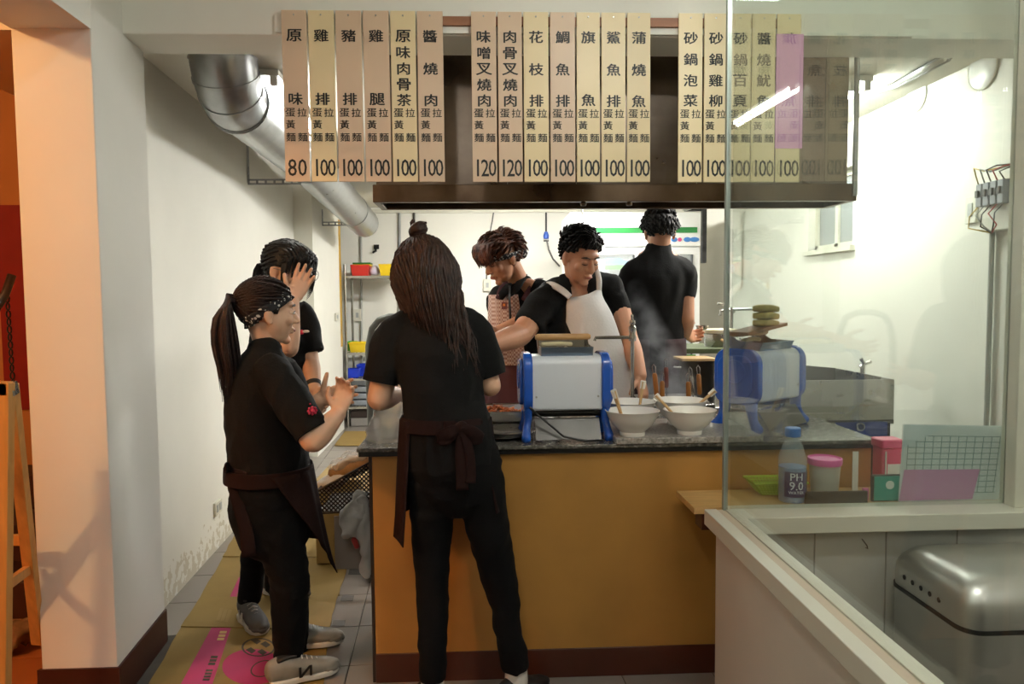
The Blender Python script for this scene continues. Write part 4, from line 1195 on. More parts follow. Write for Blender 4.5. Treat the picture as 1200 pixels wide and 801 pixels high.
# arched hand truck behind the counter's left end
hx = P(434, 440, 3.75)
ht = thing('hand_truck', V((hx.x + 0.12, 3.75, 0)), 'grey hand truck with arched tubular handle behind the counter end', 'hand truck')
pts = [V((hx.x, 3.75, 0.05)), P(434, 480, 3.75), P(432, 440, 3.75), P(432, 405, 3.75), P(436, 385, 3.75), P(444, 375, 3.75), P(456, 371, 3.75), P(475, 371, 3.75), P(490, 377, 3.75), P(496, 392, 3.75), P(498, 440, 3.75)]
pts.append(V((pts[-1].x, 3.75, 0.05)))
sm_ = MB().tube([p for i in range(len(pts) - 1) for p in (pts[i], pts[i].lerp(pts[i + 1], 0.5))] + [pts[-1]], 0.017, 12)
sm_.build('handle_frame', mat('grey_painted_tube', '#6c6d68', 0.4, 0.3), ht, smooth='all')
MB().box(pts[0].x - 0.02, pts[-1].x + 0.02, 3.55, 3.76, 0.03, 0.045).build('toe_plate', M_DARKST, ht)
for zz in (0.35, 0.65):
    MB().cyl((pts[0].x, 3.75, zz), (pts[-1].x, 3.75, zz), 0.012, n=10).build('crossbar', M_DARKST, ht)
for xx in (pts[0].x - 0.03, pts[-1].x + 0.03):
    MB().cyl((xx - 0.02, 3.80, 0.08), (xx + 0.02, 3.80, 0.08), 0.08, n=20).build('wheel', M_CABLE, ht, smooth=True)

# ================================================================= cardboard on the floor
M_CARD = mat('yellowish_cardboard', '#8d7238', 0.8, var=0.14, vscale=5, bump=0.05, bscale=60)
M_CPINK = mat('magenta_carton_print', '#b02c62', 0.7, var=0.1)
M_CINK = mat('dark_carton_print', '#3a3120', 0.7)
sheets = [((148, 850), (213, 735), (385, 739), (374, 850), 'nearest cardboard sheet with magenta stripe and circle on the floor'),
          ((212, 736), (234, 702.5), (397, 697), (385.5, 740), 'second cardboard sheet from the camera on the floor'),
          ((233, 704), (262, 652), (409, 655), (397.5, 698), 'third cardboard sheet with a magenta corner on the floor'),
          ((261, 653.5), (279, 622), (400, 627), (407, 654), 'fourth cardboard sheet partly under the girls on the floor'),
          ((372, 572), (384, 548), (430, 548), (424, 572), 'small cardboard sheet on the floor behind the colander stand'),
          ((392, 523), (404, 506), (430, 506), (428, 523), 'far cardboard sheet on the floor before the wire rack')]
card_objs = []
for k, (a, b, c, d, lab) in enumerate(sheets):
    z = 0.0015 + (k % 2) * 0.0045
    pts = [PZ(*q, 0) for q in (a, b, c, d)]
    pts = [V((p.x, p.y, z)) for p in pts]
    # wavy cut edges
    poly = []
    for i in range(4):
        p, q = pts[i], pts[(i + 1) % 4]
        for j in range(5):
            w = p.lerp(q, j / 5)
            poly.append(w + V((random.uniform(-1, 1), random.uniform(-1, 1), 0)) * (0.004 if j else 0))
    t = thing('cardboard_sheet', sum(pts, V((0, 0, 0))) / 4, lab, 'cardboard', 'cardboard sheets on the aisle floor')
    so = MB().prism(poly, (0, 0, 0.004)).build('sheet', M_CARD, t)
    card_objs.append((t, z + 0.0042))
def cprint(i, poly, name, m, dz=0.0):
    t, z = card_objs[i]
    z += dz
    pp_ = [PZ(*q, z) for q in poly]
    return MB().prism(pp_, (0, 0, 0.0004)).build(name, m, t)
cprint(0, [(248, 735), (271, 734.5), (249, 801), (250, 830), (205, 850), (212, 801)], 'magenta_stripe', M_CPINK)
cprint(0, [(296 + 33 * math.cos(a) * 1.08, 781 + 21 * math.sin(a)) for a in [2 * PI * i / 28 for i in range(28)]], 'magenta_circle', M_CPINK)
def oval_ring(i, cx, cy, rx, ry, name, m, w=0.88, dz=0.0006, tilt=0.0):
    t, z = card_objs[i]; z += dz
    n = 28
    def pt(k, f):
        a = 2 * PI * k / n
        return PZ(cx + rx * f * math.cos(a) + tilt * ry * f * math.sin(a), cy + ry * f * math.sin(a), z)
    o = [pt(k, 1) for k in range(n)]; i_ = [pt(k, w) for k in range(n)]
    MB().add(o + i_, [(k, (k + 1) % n, n + (k + 1) % n, n + k) for k in range(n)]).build(name, m, t)
oval_ring(0, 303, 758, 20, 11, 'round_print', M_CINK)
for (x, y) in ((294, 762), (300, 751), (311, 755), (307, 764)):
    cprint(0, [(x - 6, y - 1), (x, y - 4), (x + 6, y), (x + 1, y + 3.5)], 'round_print_blade', M_CINK, 0.0006)
oval_ring(0, 308, 783, 14, 10, 'oval_print', M_CINK, tilt=-0.4)
oval_ring(0, 374.5, 743, 8.5, 8, 'oval_print', M_CINK)
oval_ring(0, 374.5, 743, 6.5, 5.5, 'oval_print', M_CINK, w=0.75)
M_CPALE = mat('pale_carton_print', '#c9a668', 0.7)
for (y0, y1, xa, n) in ((739, 751, 254, 3), (768, 780, 239, 3), (784, 798, 228, 4)):
    for j in range(n):
        f0, f1 = j / n, (j + 0.7) / n
        ya, yb = y0 + (y1 - y0) * f0, y0 + (y1 - y0) * f1
        sh = lambda y: -(y - 739) * 0.36
        cprint(0, [(258 + sh(ya), ya), (266 + sh(ya), ya), (266 + sh(yb), yb), (258 + sh(yb), yb)], 'stripe_mark', M_CPALE if y0 < 760 else M_CINK, 0.0008)
cprint(2, [(280, 676), (268, 702), (285, 702.5), (286, 698), (277, 697.5), (287, 676)], 'magenta_corner', M_CPINK)
cprint(2, [(308 + 12 * math.cos(a), 684 + 10 * math.sin(a)) for a in [2 * PI * i / 20 for i in range(20)]], 'magenta_circle', M_CPINK)
cprint(3, [(378, 634), (389, 633), (388, 643), (377, 644)], 'magenta_patch', M_CPINK)
for k in range(3):
    cprint(1, [(258 + k * 5, 712 + k), (262 + k * 5, 712 + k), (257 + k * 5, 727 + k), (253 + k * 5, 727 + k)], 'faint_print', mat('faint_brown_print', '#8f7440', 0.8))
# pieces of grey tape on the tiles beside the cardboard
for (x, y, lab) in ((416, 670, 'grey tape strip on the tiles under the hanging bag'), (407, 701, 'grey tape strip on the tiles beside the third cardboard sheet'), (397, 730, 'grey tape strip on the tiles beside the nearest cardboard sheet')):
    poly = [PZ(x - 8, y + 3, 0.001), PZ(x - 6.5, y - 3.5, 0.001), PZ(x + 8, y - 3.5, 0.001), PZ(x + 6.5, y + 3, 0.001)]
    tag(MB().prism(poly, (0, 0, 0.0008)).build('tape_strip', mat('grey_cloth_tape', '#5e5a56', 0.7, var=0.2, vscale=60)), lab, 'tape', 'grey tape strips on the tiles')

# ================================================================= perforated stand, bread bags and hanging bag left of the counter
M_TANBOX = mat('tan_carton', '#a88b55', 0.8, var=0.12, vscale=5)
bx = V((P(383, 600, 3.9).x, 3.9, 0))
zt = P(383, 545, 3.85).z
tag(MB().box(P(366, 560, 3.75).x, P(424, 560, 3.79).x, 3.79, 4.15, 0.012, P(383, 565, 3.75).z).build('tan_carton', M_TANBOX, bevel=0.004), 'plain tan carton standing behind the perforated rack', 'carton')
M_PERF = mat('dark_perforated_metal', '#2c2622', 0.45, 0.6, var=0.2)
pf = thing('perforated_rack', V((P(405, 600, 3.1).x, 3.1, 0.5)), 'dark perforated metal side rack hanging beside the counter', 'rack')
A, B_, C_, D_ = P(372, 575, 3.05), P(434, 541, 3.05), P(434, 598, 3.05), P(373, 601, 3.05)
# perforated plate: grid of cells with real holes, clipped by the slanting top edge
plate = MB()
W_ = B_.x - A.x
nx, cell = 12, W_ / 12
zbot = (C_.z + D_.z) / 2
for i in range(nx):
    xa = A.x + i * cell
    ztop = A.z + (B_.z - A.z) * (i + 0.5) / nx
    nz = max(1, int((ztop - zbot) / cell))
    for j in range(nz + 1):
        za = zbot + j * cell
        if za > ztop - cell * 0.2:
            break
        zc = min(za + cell, ztop)
        cxx, czz = xa + cell / 2, (za + zc) / 2
        hr = min(cell, zc - za) * 0.27
        n = 8
        sq = []
        for k in range(n):
            a = 2 * PI * (k + 0.5) / n
            s_ = 1 / max(abs(math.cos(a)), abs(math.sin(a)))
            sq.append(V((cxx + math.cos(a) * s_ * cell / 2, 3.05, czz + math.sin(a) * s_ * (zc - za) / 2)))
        ho = [V((cxx + hr * math.cos(2 * PI * (k + 0.5) / n), 3.05, czz + hr * math.sin(2 * PI * (k + 0.5) / n))) for k in range(n)]
        plate.add(sq + ho, [(k, (k + 1) % n, n + (k + 1) % n, n + k) for k in range(n)])
po = plate.build('perforated_plate', M_PERF, pf)
md = po.modifiers.new('solid', 'SOLIDIFY'); md.thickness = 0.003
MB().tube([A, B_, C_, D_], 0.006, 8, closed=True).build('rim', M_PERF, pf)
back_off = V((0, 0.30, 0))
MB().tube([A + back_off, B_ + back_off, C_ + back_off, D_ + back_off], 0.006, 8, closed=True).build('rim', M_PERF, pf)
MB().prism([D_, C_, C_ + back_off, D_ + back_off], (0, 0, 0.003)).build('base_plate', M_PERF, pf)
for p in (A, D_, C_, B_):
    MB().cyl(p, p + back_off, 0.005, n=8).build('crossbar', M_PERF, pf)
M_BREAD = mat('tan_bread', '#a98556', 0.7, var=0.25, vscale=25, bump=0.3, bscale=40)
for (px, py, w, D, lab) in ((411, 545, 0.085, 3.2, 'bagged bread loaf on the perforated rack nearest the counter'), (386, 566, 0.06, 3.17, 'white wrapped packet at the low end of the perforated rack')):
    c = P(px, py, D)
    t = thing('bread_bag', c, lab, 'bag')
    if 'loaf' in lab:
        MB().loft([c + V((-w * 0.8, 0, -0.035)), c + V((0, 0, -0.012)), c + V((w * 0.8, 0, 0.012))], [(0.05, 0.035), (0.06, 0.042), (0.05, 0.035)], side=(0, 1, 0), n=18).build('loaf', M_BREAD, t, smooth='all')
        crumple(MB().loft([c + V((-w * 0.8, 0, 0.0)), c + V((0, 0, 0.03)), c + V((w * 0.7, 0, 0.045))], [(0.055, 0.022), (0.062, 0.03), (0.05, 0.024)], side=(0, 1, 0), n=24, sub=6), 0.014, 26).build('wrapper', M_BAG, t, smooth='all')
    else:
        crumple(MB().loft([c + V((-w, 0, -0.02)), c, c + V((w, 0, 0.02))], [(0.04, 0.022), (0.05, 0.035), (0.04, 0.025)], side=(0, 1, 0), n=24, sub=6), 0.012, 26, 4).build('wrapper', mat('white_wrap', '#d6d2ca', 0.4), t, smooth='all')
# grey sheet and carrier bag hanging at the counter corner
gs = P(414, 630, 2.95)
tag(MB().box(P(392, 630, 2.98).x, P(434, 630, 2.98).x, 2.98, 2.985, P(414, 666, 2.98).z, P(414, 604, 2.98).z).build('hanging_sheet', mat('pale_grey_sheet', '#9d958c', 0.5, var=0.1)), 'pale grey plastic sheet hanging below the perforated rack', 'sheet')
cb = thing('carrier_bag', P(420, 650, 2.85), 'white carrier bag hanging at the left corner of the counter', 'bag')
M_BAGW = mat('white_carrier_plastic', '#cfcdc8', 0.35, var=0.06, bump=0.4, bscale=30)
crumple(MB().loft([P(424, 578, 2.86), P(420, 592, 2.86), P(414, 608, 2.86), P(413, 622, 2.86)], [(0.02, 0.015), (0.045, 0.03), (0.06, 0.035), (0.045, 0.028)], n=28, sub=6), 0.016, 18, 3).build('pouch', M_BAGW, cb, smooth='all')
crumple(MB().loft([P(424, 582, 2.85), P(425, 612, 2.85), P(430, 640, 2.85), P(428, 662, 2.85), P(431, 676, 2.85)], [(0.02, 0.012), (0.032, 0.016), (0.028, 0.014), (0.022, 0.012), (0.010, 0.006)], n=20, sub=7), 0.012, 20, 6).build('tail', M_BAGW, cb, smooth='all')
MB().loft([P(415, 632, 2.87), P(418, 640, 2.87)], [0.012, 0.010], n=10).build('red_print', mat('red_bag_print', '#b53a36', 0.5), cb, smooth='all')
# ================================================================= right wall fittings behind the glass
for (px, py, r, lab) in ((1075, 112, 0.085, 'round white cover plate on the right wall under the cables'), (1153, 80, 0.095, 'round white cover plate on the right wall half hidden by the beam')):
    c = PX(px, py, RIGHT_X)
    t = thing('wall_cover', c, lab, 'cover', 'round wall covers')
    R3 = Matrix.Rotation(-PI / 2, 3, 'Y')
    MB().lathe([(0, 0.012), (r * .9, 0.012), (r, 0.006), (r, 0.0)], c, 28, R3).build('disc', M_WHITE, t, smooth=True)
    MB().tube([c + V((-0.006, r * math.cos(a), r * math.sin(a))) for a in [2 * PI * i / 24 for i in range(24)]], 0.004, 6, closed=True).build('rim', M_FRAME, t)
# electric box with wires
c = PX(1166, 232, RIGHT_X - 0.06)
eb = thing('electric_box', c, 'open electric box with tangled wires on the right wall', 'electric box')
MB().cbox(c + V((0.035, 0, -0.03)), (0.05, 0.20, 0.22)).build('case', M_FRAME, eb, bevel=0.006)
for k in range(4):
    MB().cbox(c + V((-0.005, -0.07 + k * 0.045, 0.02)), (0.05, 0.035, 0.10)).build('breaker', mat('grey_breaker', '#6d7078', 0.4), eb, bevel=0.003)
    MB().cbox(c + V((-0.034, -0.07 + k * 0.045, 0.025)), (0.014, 0.016, 0.03)).build('switch_lever', M_DARK, eb)
for k in range(5):
    y = -0.08 + k * 0.04
    m = [M_CABLE, mat('red_wire', '#b5302a', 0.5), M_CABLE, M_FRGREY, mat('yellow_wire', '#cda92d', 0.5)][k]
    MB().tube([c + V((-0.02, y, 0.07)), c + V((-0.05, y - 0.01, 0.10 + 0.01 * k)), c + V((-0.04, y - 0.06, 0.11 + 0.01 * (k % 3))), c + V((0.02, y - 0.10, 0.13))], 0.0032, 6).build('wire', m, eb, smooth='all')
    MB().tube([c + V((-0.02, y, -0.03)), c + V((-0.05, y + 0.01, -0.07)), c + V((-0.04, y + 0.03 * (-1) ** k, -0.12)), c + V((-0.01, 0.0, -0.15))], 0.003, 6).build('wire', m, eb, smooth='all')
socket(1140, 246, None, 0.075, 0.125, 'cream switch plate left of the electric box', face='x', x=RIGHT_X, name='wall_switch')
a, b = PX(1163, 262, RIGHT_X - 0.015), PX(1158, 497, RIGHT_X - 0.015)
pipe('wall_conduit', [V((a.x, a.y, a.z)), V((a.x, a.y, 0.55))], 0.011, M_CONDUIT, 'grey conduit running down the right wall below the electric box', 'conduit')
# bundle of cables under the ceiling
a, b = P(1005, 110, 4.1), P(1112, 64, 3.2)
for k in range(5):
    o = V((0.02 * (k % 3) - 0.02, 0, 0.018 * (k // 2) - 0.02))
    mid = a.lerp(b, 0.5) + V((0, 0, -0.02 - 0.006 * k))
    tag(MB().tube([a + o, a.lerp(mid, 0.5) + o * 0.9 - V((0, 0, 0.004)), mid + o, mid.lerp(b, 0.5) + o, b + o], 0.011, 8).build('ceiling_cable', [M_WHITE, M_CONDUIT, M_DARKST, M_GALV, M_WHITE][k], smooth='all'),
        ['white lowest', 'pale grey second', 'dark grey middle', 'metallic fourth', 'white uppermost'][k] + ' cable of the bundle under the ceiling at the right wall', 'cable', 'cables under the ceiling')

# ================================================================= things on the wooden shelf behind the booth sill
M_LIGHTWOOD = mat('light_shelf_wood', '#cfa76a', 0.5, var=0.2, vscale=6, stretch=(1, 8, 8))
SZ = 0.70
w = [PZ(805, 586.6, SZ)]
shx0 = PZ(805, 586.6, SZ).x
shy1 = PZ(805, 586.6, SZ).y
ws = thing('wooden_shelf', V((1.2, 2.45, 0)), 'light wooden shelf board behind the booth sill', 'shelf')
MB().box(shx0, 1.76, 2.346, 2.565, SZ - 0.022, SZ).build('board', M_LIGHTWOOD, ws, bevel=0.002)
MB().box(shx0 + 0.03, shx0 + 0.06, 2.36, shy1, SZ - 0.08, SZ - 0.022).build('bracket', M_KICK2, ws)
for xx in (1.0, 1.5):
    MB().box(xx, xx + 0.04, 2.36, 2.40, 0, SZ - 0.022).build('leg', M_KICK2, ws)
# green basket
M_LIME = mat('lime_green_plastic', '#a6d62b', 0.35)
def lime_basket():
    y0, y1 = 2.452, 2.56
    x0, x1 = P(882, 575, 2.47).x, P(947, 575, 2.452).x
    zt = P(900, 560, 2.53).z
    t = thing('lime_basket', V(((x0 + x1) / 2, 2.45, SZ)), 'lime green slotted plastic basket behind the water bottle', 'basket')
    g = 0.022
    lo = [V((x0 + g * 1.6, y0 + g, SZ + 0.002)), V((x1 - g, y0 + g, SZ + 0.002)), V((x1 - g, y1 - g, SZ + 0.002)), V((x0 + g * 1.6, y1 - g, SZ + 0.002))]
    hi = [V((x0, y0, zt)), V((x1, y0, zt)), V((x1, y1, zt)), V((x0, y1, zt))]
    MB().add(lo, [(0, 1, 2, 3)]).build('bottom', M_LIME, t)
    for i in range(4):
        a0, a1, b0, b1 = lo[i], lo[(i + 1) % 4], hi[i], hi[(i + 1) % 4]
        mb = MB()
        nr, nc = 5, 15
        def q(u, v):
            return a0.lerp(a1, u).lerp(b0.lerp(b1, u), v)
        for r in range(nr + 1):            # horizontal bands
            v0, v1 = (r / (nr + 0.45)), (r + 0.45) / (nr + 0.45)
            mb.add([q(0, v0), q(1, v0), q(1, v1), q(0, v1)], [(0, 1, 2, 3)])
        for c_ in range(nc + 1):           # uprights between slots
            u0, u1 = c_ / (nc + 0.4), (c_ + 0.4) / (nc + 0.4)
            mb.add([q(u0, 0), q(u1, 0), q(u1, 1), q(u0, 1)], [(0, 1, 2, 3)])
        o = mb.build('slotted_side', M_LIME, t, recalc=False)
        md = o.modifiers.new('solid', 'SOLIDIFY'); md.thickness = 0.0022
    MB().tube(hi, 0.004, 8, closed=True).build('rim', M_LIME, t)
lime_basket()
# water bottle
def water_bottle():
    c = P(928, 580, 2.40); c = V((c.x, 2.40, SZ + 0.001))
    t = thing('water_bottle', c, 'clear water bottle with blue cap and dark blue label', 'bottle')
    s = 2.40 / 850
    H = 86 * s; r = 16.5 * s
    M_PET = mat('clear_bottle_plastic', '#dfeaf0', 0.06, alpha=0.30)
    M_WATER = mat('bluish_bottle_water', '#2f7cc8', 0.3, alpha=0.9)
    prof = [(0, 0), (r * .85, 0), (r, 0.01)]
    for k in range(6):
        prof += [(r, 0.012 + k * 0.018), (r * 0.965, 0.020 + k * 0.018), (r, 0.027 + k * 0.018)]
    prof += [(r, H * 0.58), (r * 0.97, H * 0.64), (r * 0.72, H * 0.78), (r * 0.50, H * 0.87), (r * 0.46, H * 0.90), (r * 0.46, H * 0.93)]
    MB().lathe(prof, c, 28).build('shell', M_PET, t, smooth=True, angle=60)
    MB().lathe([(0, 0.002), (r * .93, 0.004), (r * .95, H * 0.50), (0, H * 0.50)], c, 28).build('water', M_WATER, t, smooth=True)
    MB().lathe([(0, H * .93), (r * .52, H * .92), (r * .55, H * .93), (r * .55, H * 1.035), (r * .50, H * 1.045), (0, H * 1.045)], c, 28).build('cap', mat('bright_blue_cap', '#2f7fe0', 0.35), t, smooth=True)
    # curved label facing the viewer with printed text
    M_LAB = mat('dark_blue_label', '#0d1a66', 0.6); M_LW = mat('white_label_print', '#e8ecf2', 0.4)
    def arc(a0, a1, z0, z1, rr, n=10):
        vs = []
        for i in range(n + 1):
            a = a0 + (a1 - a0) * i / n
            for z in (z0, z1):
                vs.append(c + V((rr * math.sin(a), -rr * math.cos(a), z)))
        return MB().add(vs, [(2 * i, 2 * i + 2, 2 * i + 3, 2 * i + 1) for i in range(n)])
    a_c = -0.28 + 0.35
    lb = arc(-0.95, 0.72, H * 0.10, H * 0.45, r * 1.012).build('label', M_LAB, t, smooth='all')
    arc(0.95, 1.75, H * 0.10, H * 0.45, r * 1.012).build('label', M_LAB, t, smooth='all')
    def wrap(mb, ac, zc, rr):
        out = []
        for p in mb.v:
            a = ac + p.x / rr
            out.append(c + V((rr * math.sin(a), -rr * math.cos(a), zc + p.z)))
        mb.v = out
        return mb
    for (txt, hh, zc, sx) in (('PH', H * 0.10, H * 0.385, 1.05), ('9.0', H * 0.115, H * 0.26, 1.0), ('WATER', H * 0.042, H * 0.165, 1.05)):
        wrap(text_mesh(txt, hh, V((0, 0, 0)), (1, 0, 0), (0, 0, 1), sx, bold=0.01), -0.10, zc, r * 1.02).build('label_print', M_LW, lb)
water_bottle()
# pink-lidded container
c = P(966, 575, 2.43); c = V((c.x, 2.43, SZ + 0.001))
t = thing('pink_lid_container', c, 'frosted plastic jar with a pink lid beside the water bottle', 'container')
M_FROST = mat('frosted_plastic', '#d8d4cf', 0.35, alpha=0.55)
r = 18 * 2.47 / 850; H = 50 * 2.47 / 850
MB().lathe([(0, 0), (r * .82, 0), (r * .98, H * .86), (r * .95, H * .86), (r * .80, 0.004), (0, 0.004)], c, 28).build('cup', M_FROST, t, smooth=True)
MB().lathe([(0, H * .80), (r * 1.04, H * .82), (r * 1.08, H * .86), (r * 1.08, H * .97), (r * 1.0, H * .98), (r * .95, H * .94), (0, H * .94)], c, 32).build('lid', mat('pink_plastic_lid', '#ea62b6', 0.35), t, smooth=True)
crumple(MB().ell(c + V((0, 0, H * .2)), (r * .5, r * .5, H * .14)), 0.012, 30).build('contents', mat('green_white_contents', '#9dbb8a', 0.6, var=0.5, vscale=60), t, smooth='all')
# black phone, teal case, pink tub, white stick
c0, c1 = P(942, 588, 2.36), P(1016, 574, 2.36)
tag(MB().prism([V((c0.x, 2.352, SZ + .001)), V((c1.x, 2.352, SZ + .001)), V((c1.x, 2.352, c1.z)), V((c0.x + 0.004, 2.352, c1.z))], (0, 0.010, 0.0)).build('black_tray', mat('matt_black_plastic', '#17181b', 0.45), bevel=0.004, bseg=3), 'low black rectangular case leaning behind the booth sill', 'case')
ws0 = P(1003, 545, 2.50)
tag(MB().box(ws0.x - 0.011, ws0.x + 0.009, 2.50, 2.504, SZ, P(1003, 529, 2.5).z).build('white_strip', M_WHITE), 'upright white strip leaning between jar and teal case', 'strip')
tc_ = thing('teal_case', P(1036, 590, 2.37), 'teal card case with a small white figure print', 'case')
c0, c1 = P(1022, 588, 2.37), P(1054, 556, 2.37)
MB().box(c0.x, c1.x + 0.02, 2.37, 2.385, SZ + 0.001, c1.z).build('case', mat('dark_case_edge', '#1c2425', 0.4), tc_, bevel=0.004)
MB().box(c0.x + 0.006, c1.x + 0.018, 2.3685, 2.371, SZ + 0.006, c1.z - 0.004).build('face', mat('teal_face', '#1f9a8c', 0.4), tc_)
cp = P(1043, 568, 2.367)
MB().lathe([(0, 0), (0.015, 0), (0.013, 0.001), (0, 0.0012)], cp, 14, Matrix.Rotation(PI / 2, 3, 'X')).build('print', M_WHITE, tc_)
MB().box(P(1016, 580, 2.368).x, P(1022, 580, 2.368).x, 2.39, 2.40, SZ, P(1019, 572, 2.39).z).build('pink_insert', mat('pink_card', '#e76fae', 0.5), tc_)
pk = thing('pink_tub', P(1044, 590, 2.47), 'raspberry pink plastic tub with a white price label', 'tub')
c0, c1 = P(1034, 556, 2.47), P(1060, 515, 2.47)
MB().box(c0.x, c1.x, 2.47, 2.54, SZ, c1.z - 0.03).build('tub', mat('raspberry_plastic', '#d63f6a', 0.4), pk, bevel=0.006)
MB().box(c0.x - 0.004, c1.x + 0.003, 2.465, 2.545, c1.z - 0.032, c1.z).build('lid', mat('raspberry_lid', '#dd4a74', 0.4), pk, bevel=0.006)
MB().box(c0.x + 0.018, c1.x - 0.012, 2.468, 2.471, SZ + 0.05, SZ + 0.105).build('price_label', M_WHITE, pk)
MB().tube([(c0.x + 0.01, 2.467, SZ + 0.04), (c0.x + 0.01, 2.467, c1.z - 0.04)], 0.003, 6).build('seam', M_WHITE, pk)

# paper grid sheets in a clear sleeve
def paper():
    D = 2.355
    a, b, c, d = P(1053, 588, D), P(1170, 585, D), P(1182, 499, D), P(1059, 497, D)
    t = thing('paper_calendar', P(1110, 587, D), 'clear sleeve of grid-ruled paper sheets leaning on the booth glass', 'paper')
    back = V((0, 0.012, 0))
    MB().prism([a, b, c, d], (0, 0.0015, 0)).build('grid_sheet', mat('blue_grey_paper', '#e4eaea', 0.6, var=0.04), t)
    lines = MB()
    def q(u, v, o=-0.0006):
        return a.lerp(b, u).lerp(d.lerp(c, u), v) + V((0, o, 0))
    for k in range(11):
        v = 0.10 + k * 0.075
        lines.add([q(0.05, v), q(0.95, v), q(0.95, v + 0.010), q(0.05, v + 0.010)], [(0, 1, 2, 3)])
    for k in range(12):
        u = 0.05 + k * 0.08
        lines.add([q(u, 0.10), q(u + 0.008, 0.10), q(u + 0.008, 0.86), q(u, 0.86)], [(0, 1, 2, 3)])
    lines.build('ruled_lines', mat('teal_rule_lines', '#6f8d90', 0.6), t)
    top = [q(0.0, 0.55, -0.0012), q(0.0, 1.0, -0.0012), q(0.42, 0.985, -0.0012), q(0.02, 0.72, -0.0012)]
    MB().prism(top, (0, -0.001, 0)).build('front_sheet', mat('pale_blue_paper', '#d9e6ea', 0.5), t)
    pk_ = [q(0.0, 0.02, -0.002), q(0.73, 0.02, -0.002), q(0.77, 0.42, -0.002), q(0.03, 0.42, -0.002)]
    MB().prism(pk_, (0, -0.001, 0)).build('pink_sheet', mat('magenta_pink_paper', '#dd7fc0', 0.6), t)
    m = mat('clear_sleeve_film', '#e8f0f0', 0.1, alpha=0.12)
    MB().prism([q(-0.02, 0, -0.005), q(1.01, 0, -0.005), q(1.01, 1.01, -0.005), q(-0.02, 1.01, -0.005)], (0, -0.0005, 0)).build('sleeve', m, t)
paper()

# ================================================================= pedal bin in the booth
def bin_():
    zt = 0.66
    base = thing('steel_bin', V((1.36, 1.72, 0)), 'dented stainless steel bin with domed lid inside the glass booth', 'bin')
    M_BIN = mat('brushed_bin_steel', '#cdcbc6', 0.42, 1.0, var=0.12, vscale=5, bump=0.03, bscale=20, rvar=0.1)
    def rr(x0, x1, y0, y1, r, z, n=8):
        pts = []
        for (cx, cy, a0) in ((x1 - r, y1 - r, 0), (x0 + r, y1 - r, 90), (x0 + r, y0 + r, 180), (x1 - r, y0 + r, 270)):
            for k in range(n + 1):
                a = math.radians(a0 + 90 * k / n)
                pts.append(V((cx + r * math.cos(a), cy + r * math.sin(a), z)))
        return pts
    def stack(rings, cap=True):
        mb = MB(); n = len(rings[0])
        vs = [p for r_ in rings for p in r_]
        fs = [(i * n + j, i * n + (j + 1) % n, (i + 1) * n + (j + 1) % n, (i + 1) * n + j) for i in range(len(rings) - 1) for j in range(n)]
        if cap:
            fs += [tuple(range(n))[::-1], tuple((len(rings) - 1) * n + j for j in range(n))]
        return mb.add(vs, fs)
    # footprint from the seam line of the lid
    zs = 0.50
    fl_, nl = PZ(1053, 685, zs), PZ(1125, 735, zs)
    x0, y1 = fl_.x, fl_.y + 0.06
    y0 = nl.y - 0.025
    x1 = x0 + 0.48
    R_ = 0.055
    stack([rr(x0, x1, y0, y1, R_, 0.02), rr(x0, x1, y0, y1, R_, zs - 0.012)]).build('body', M_BIN, base, smooth=True, angle=40)
    stack([rr(x0 + .004, x1 - .004, y0 + .004, y1 - .004, R_, 0.0), rr(x0 + .004, x1 - .004, y0 + .004, y1 - .004, R_, 0.02)]).build('foot_ring', M_DARK, base)
    stack([rr(x0 - .003, x1 + .003, y0 - .003, y1 + .003, R_, zs - 0.012), rr(x0 - .003, x1 + .003, y0 - .003, y1 + .003, R_, zs)]).build('seam_band', M_DARK, base, smooth=True, angle=40)
    H = 0.125
    rings = []
    for k in range(9):
        a = math.radians(90 * k / 8)
        ins = 0.07 * (1 - math.cos(a))
        rings.append(rr(x0 + ins, x1 - ins, y0 + ins, y1 - ins, R_, zs + H * 0.35 + H * 0.65 * math.sin(a) if k else zs + H * 0.30))
    rings.insert(0, rr(x0, x1, y0, y1, R_, zs))
    ld = stack(rings).build('lid', M_BIN, base, smooth=True, angle=40)
    for k in range(5):
        y = y1 - 0.09 - k * 0.042
        MB().cyl((x0 - 0.0015, y, zs + 0.036), (x0 + 0.003, y, zs + 0.036), 0.0075, n=14).build('vent_hole', M_DARK, ld)
bin_()

# small dark scratch mark on the booth panel is a loose wire
a = P(1010, 631, 2.24)
tag(MB().tube([a, a + V((0.008, -0.004, -0.012)), a + V((0.016, -0.003, -0.022)), a + V((0.02, 0.0, -0.034)), a + V((0.012, -0.003, -0.028))], 0.0018, 6).build('wire_stub', M_DARK), 'short dark wire stub poking out of the booth panel', 'wire')

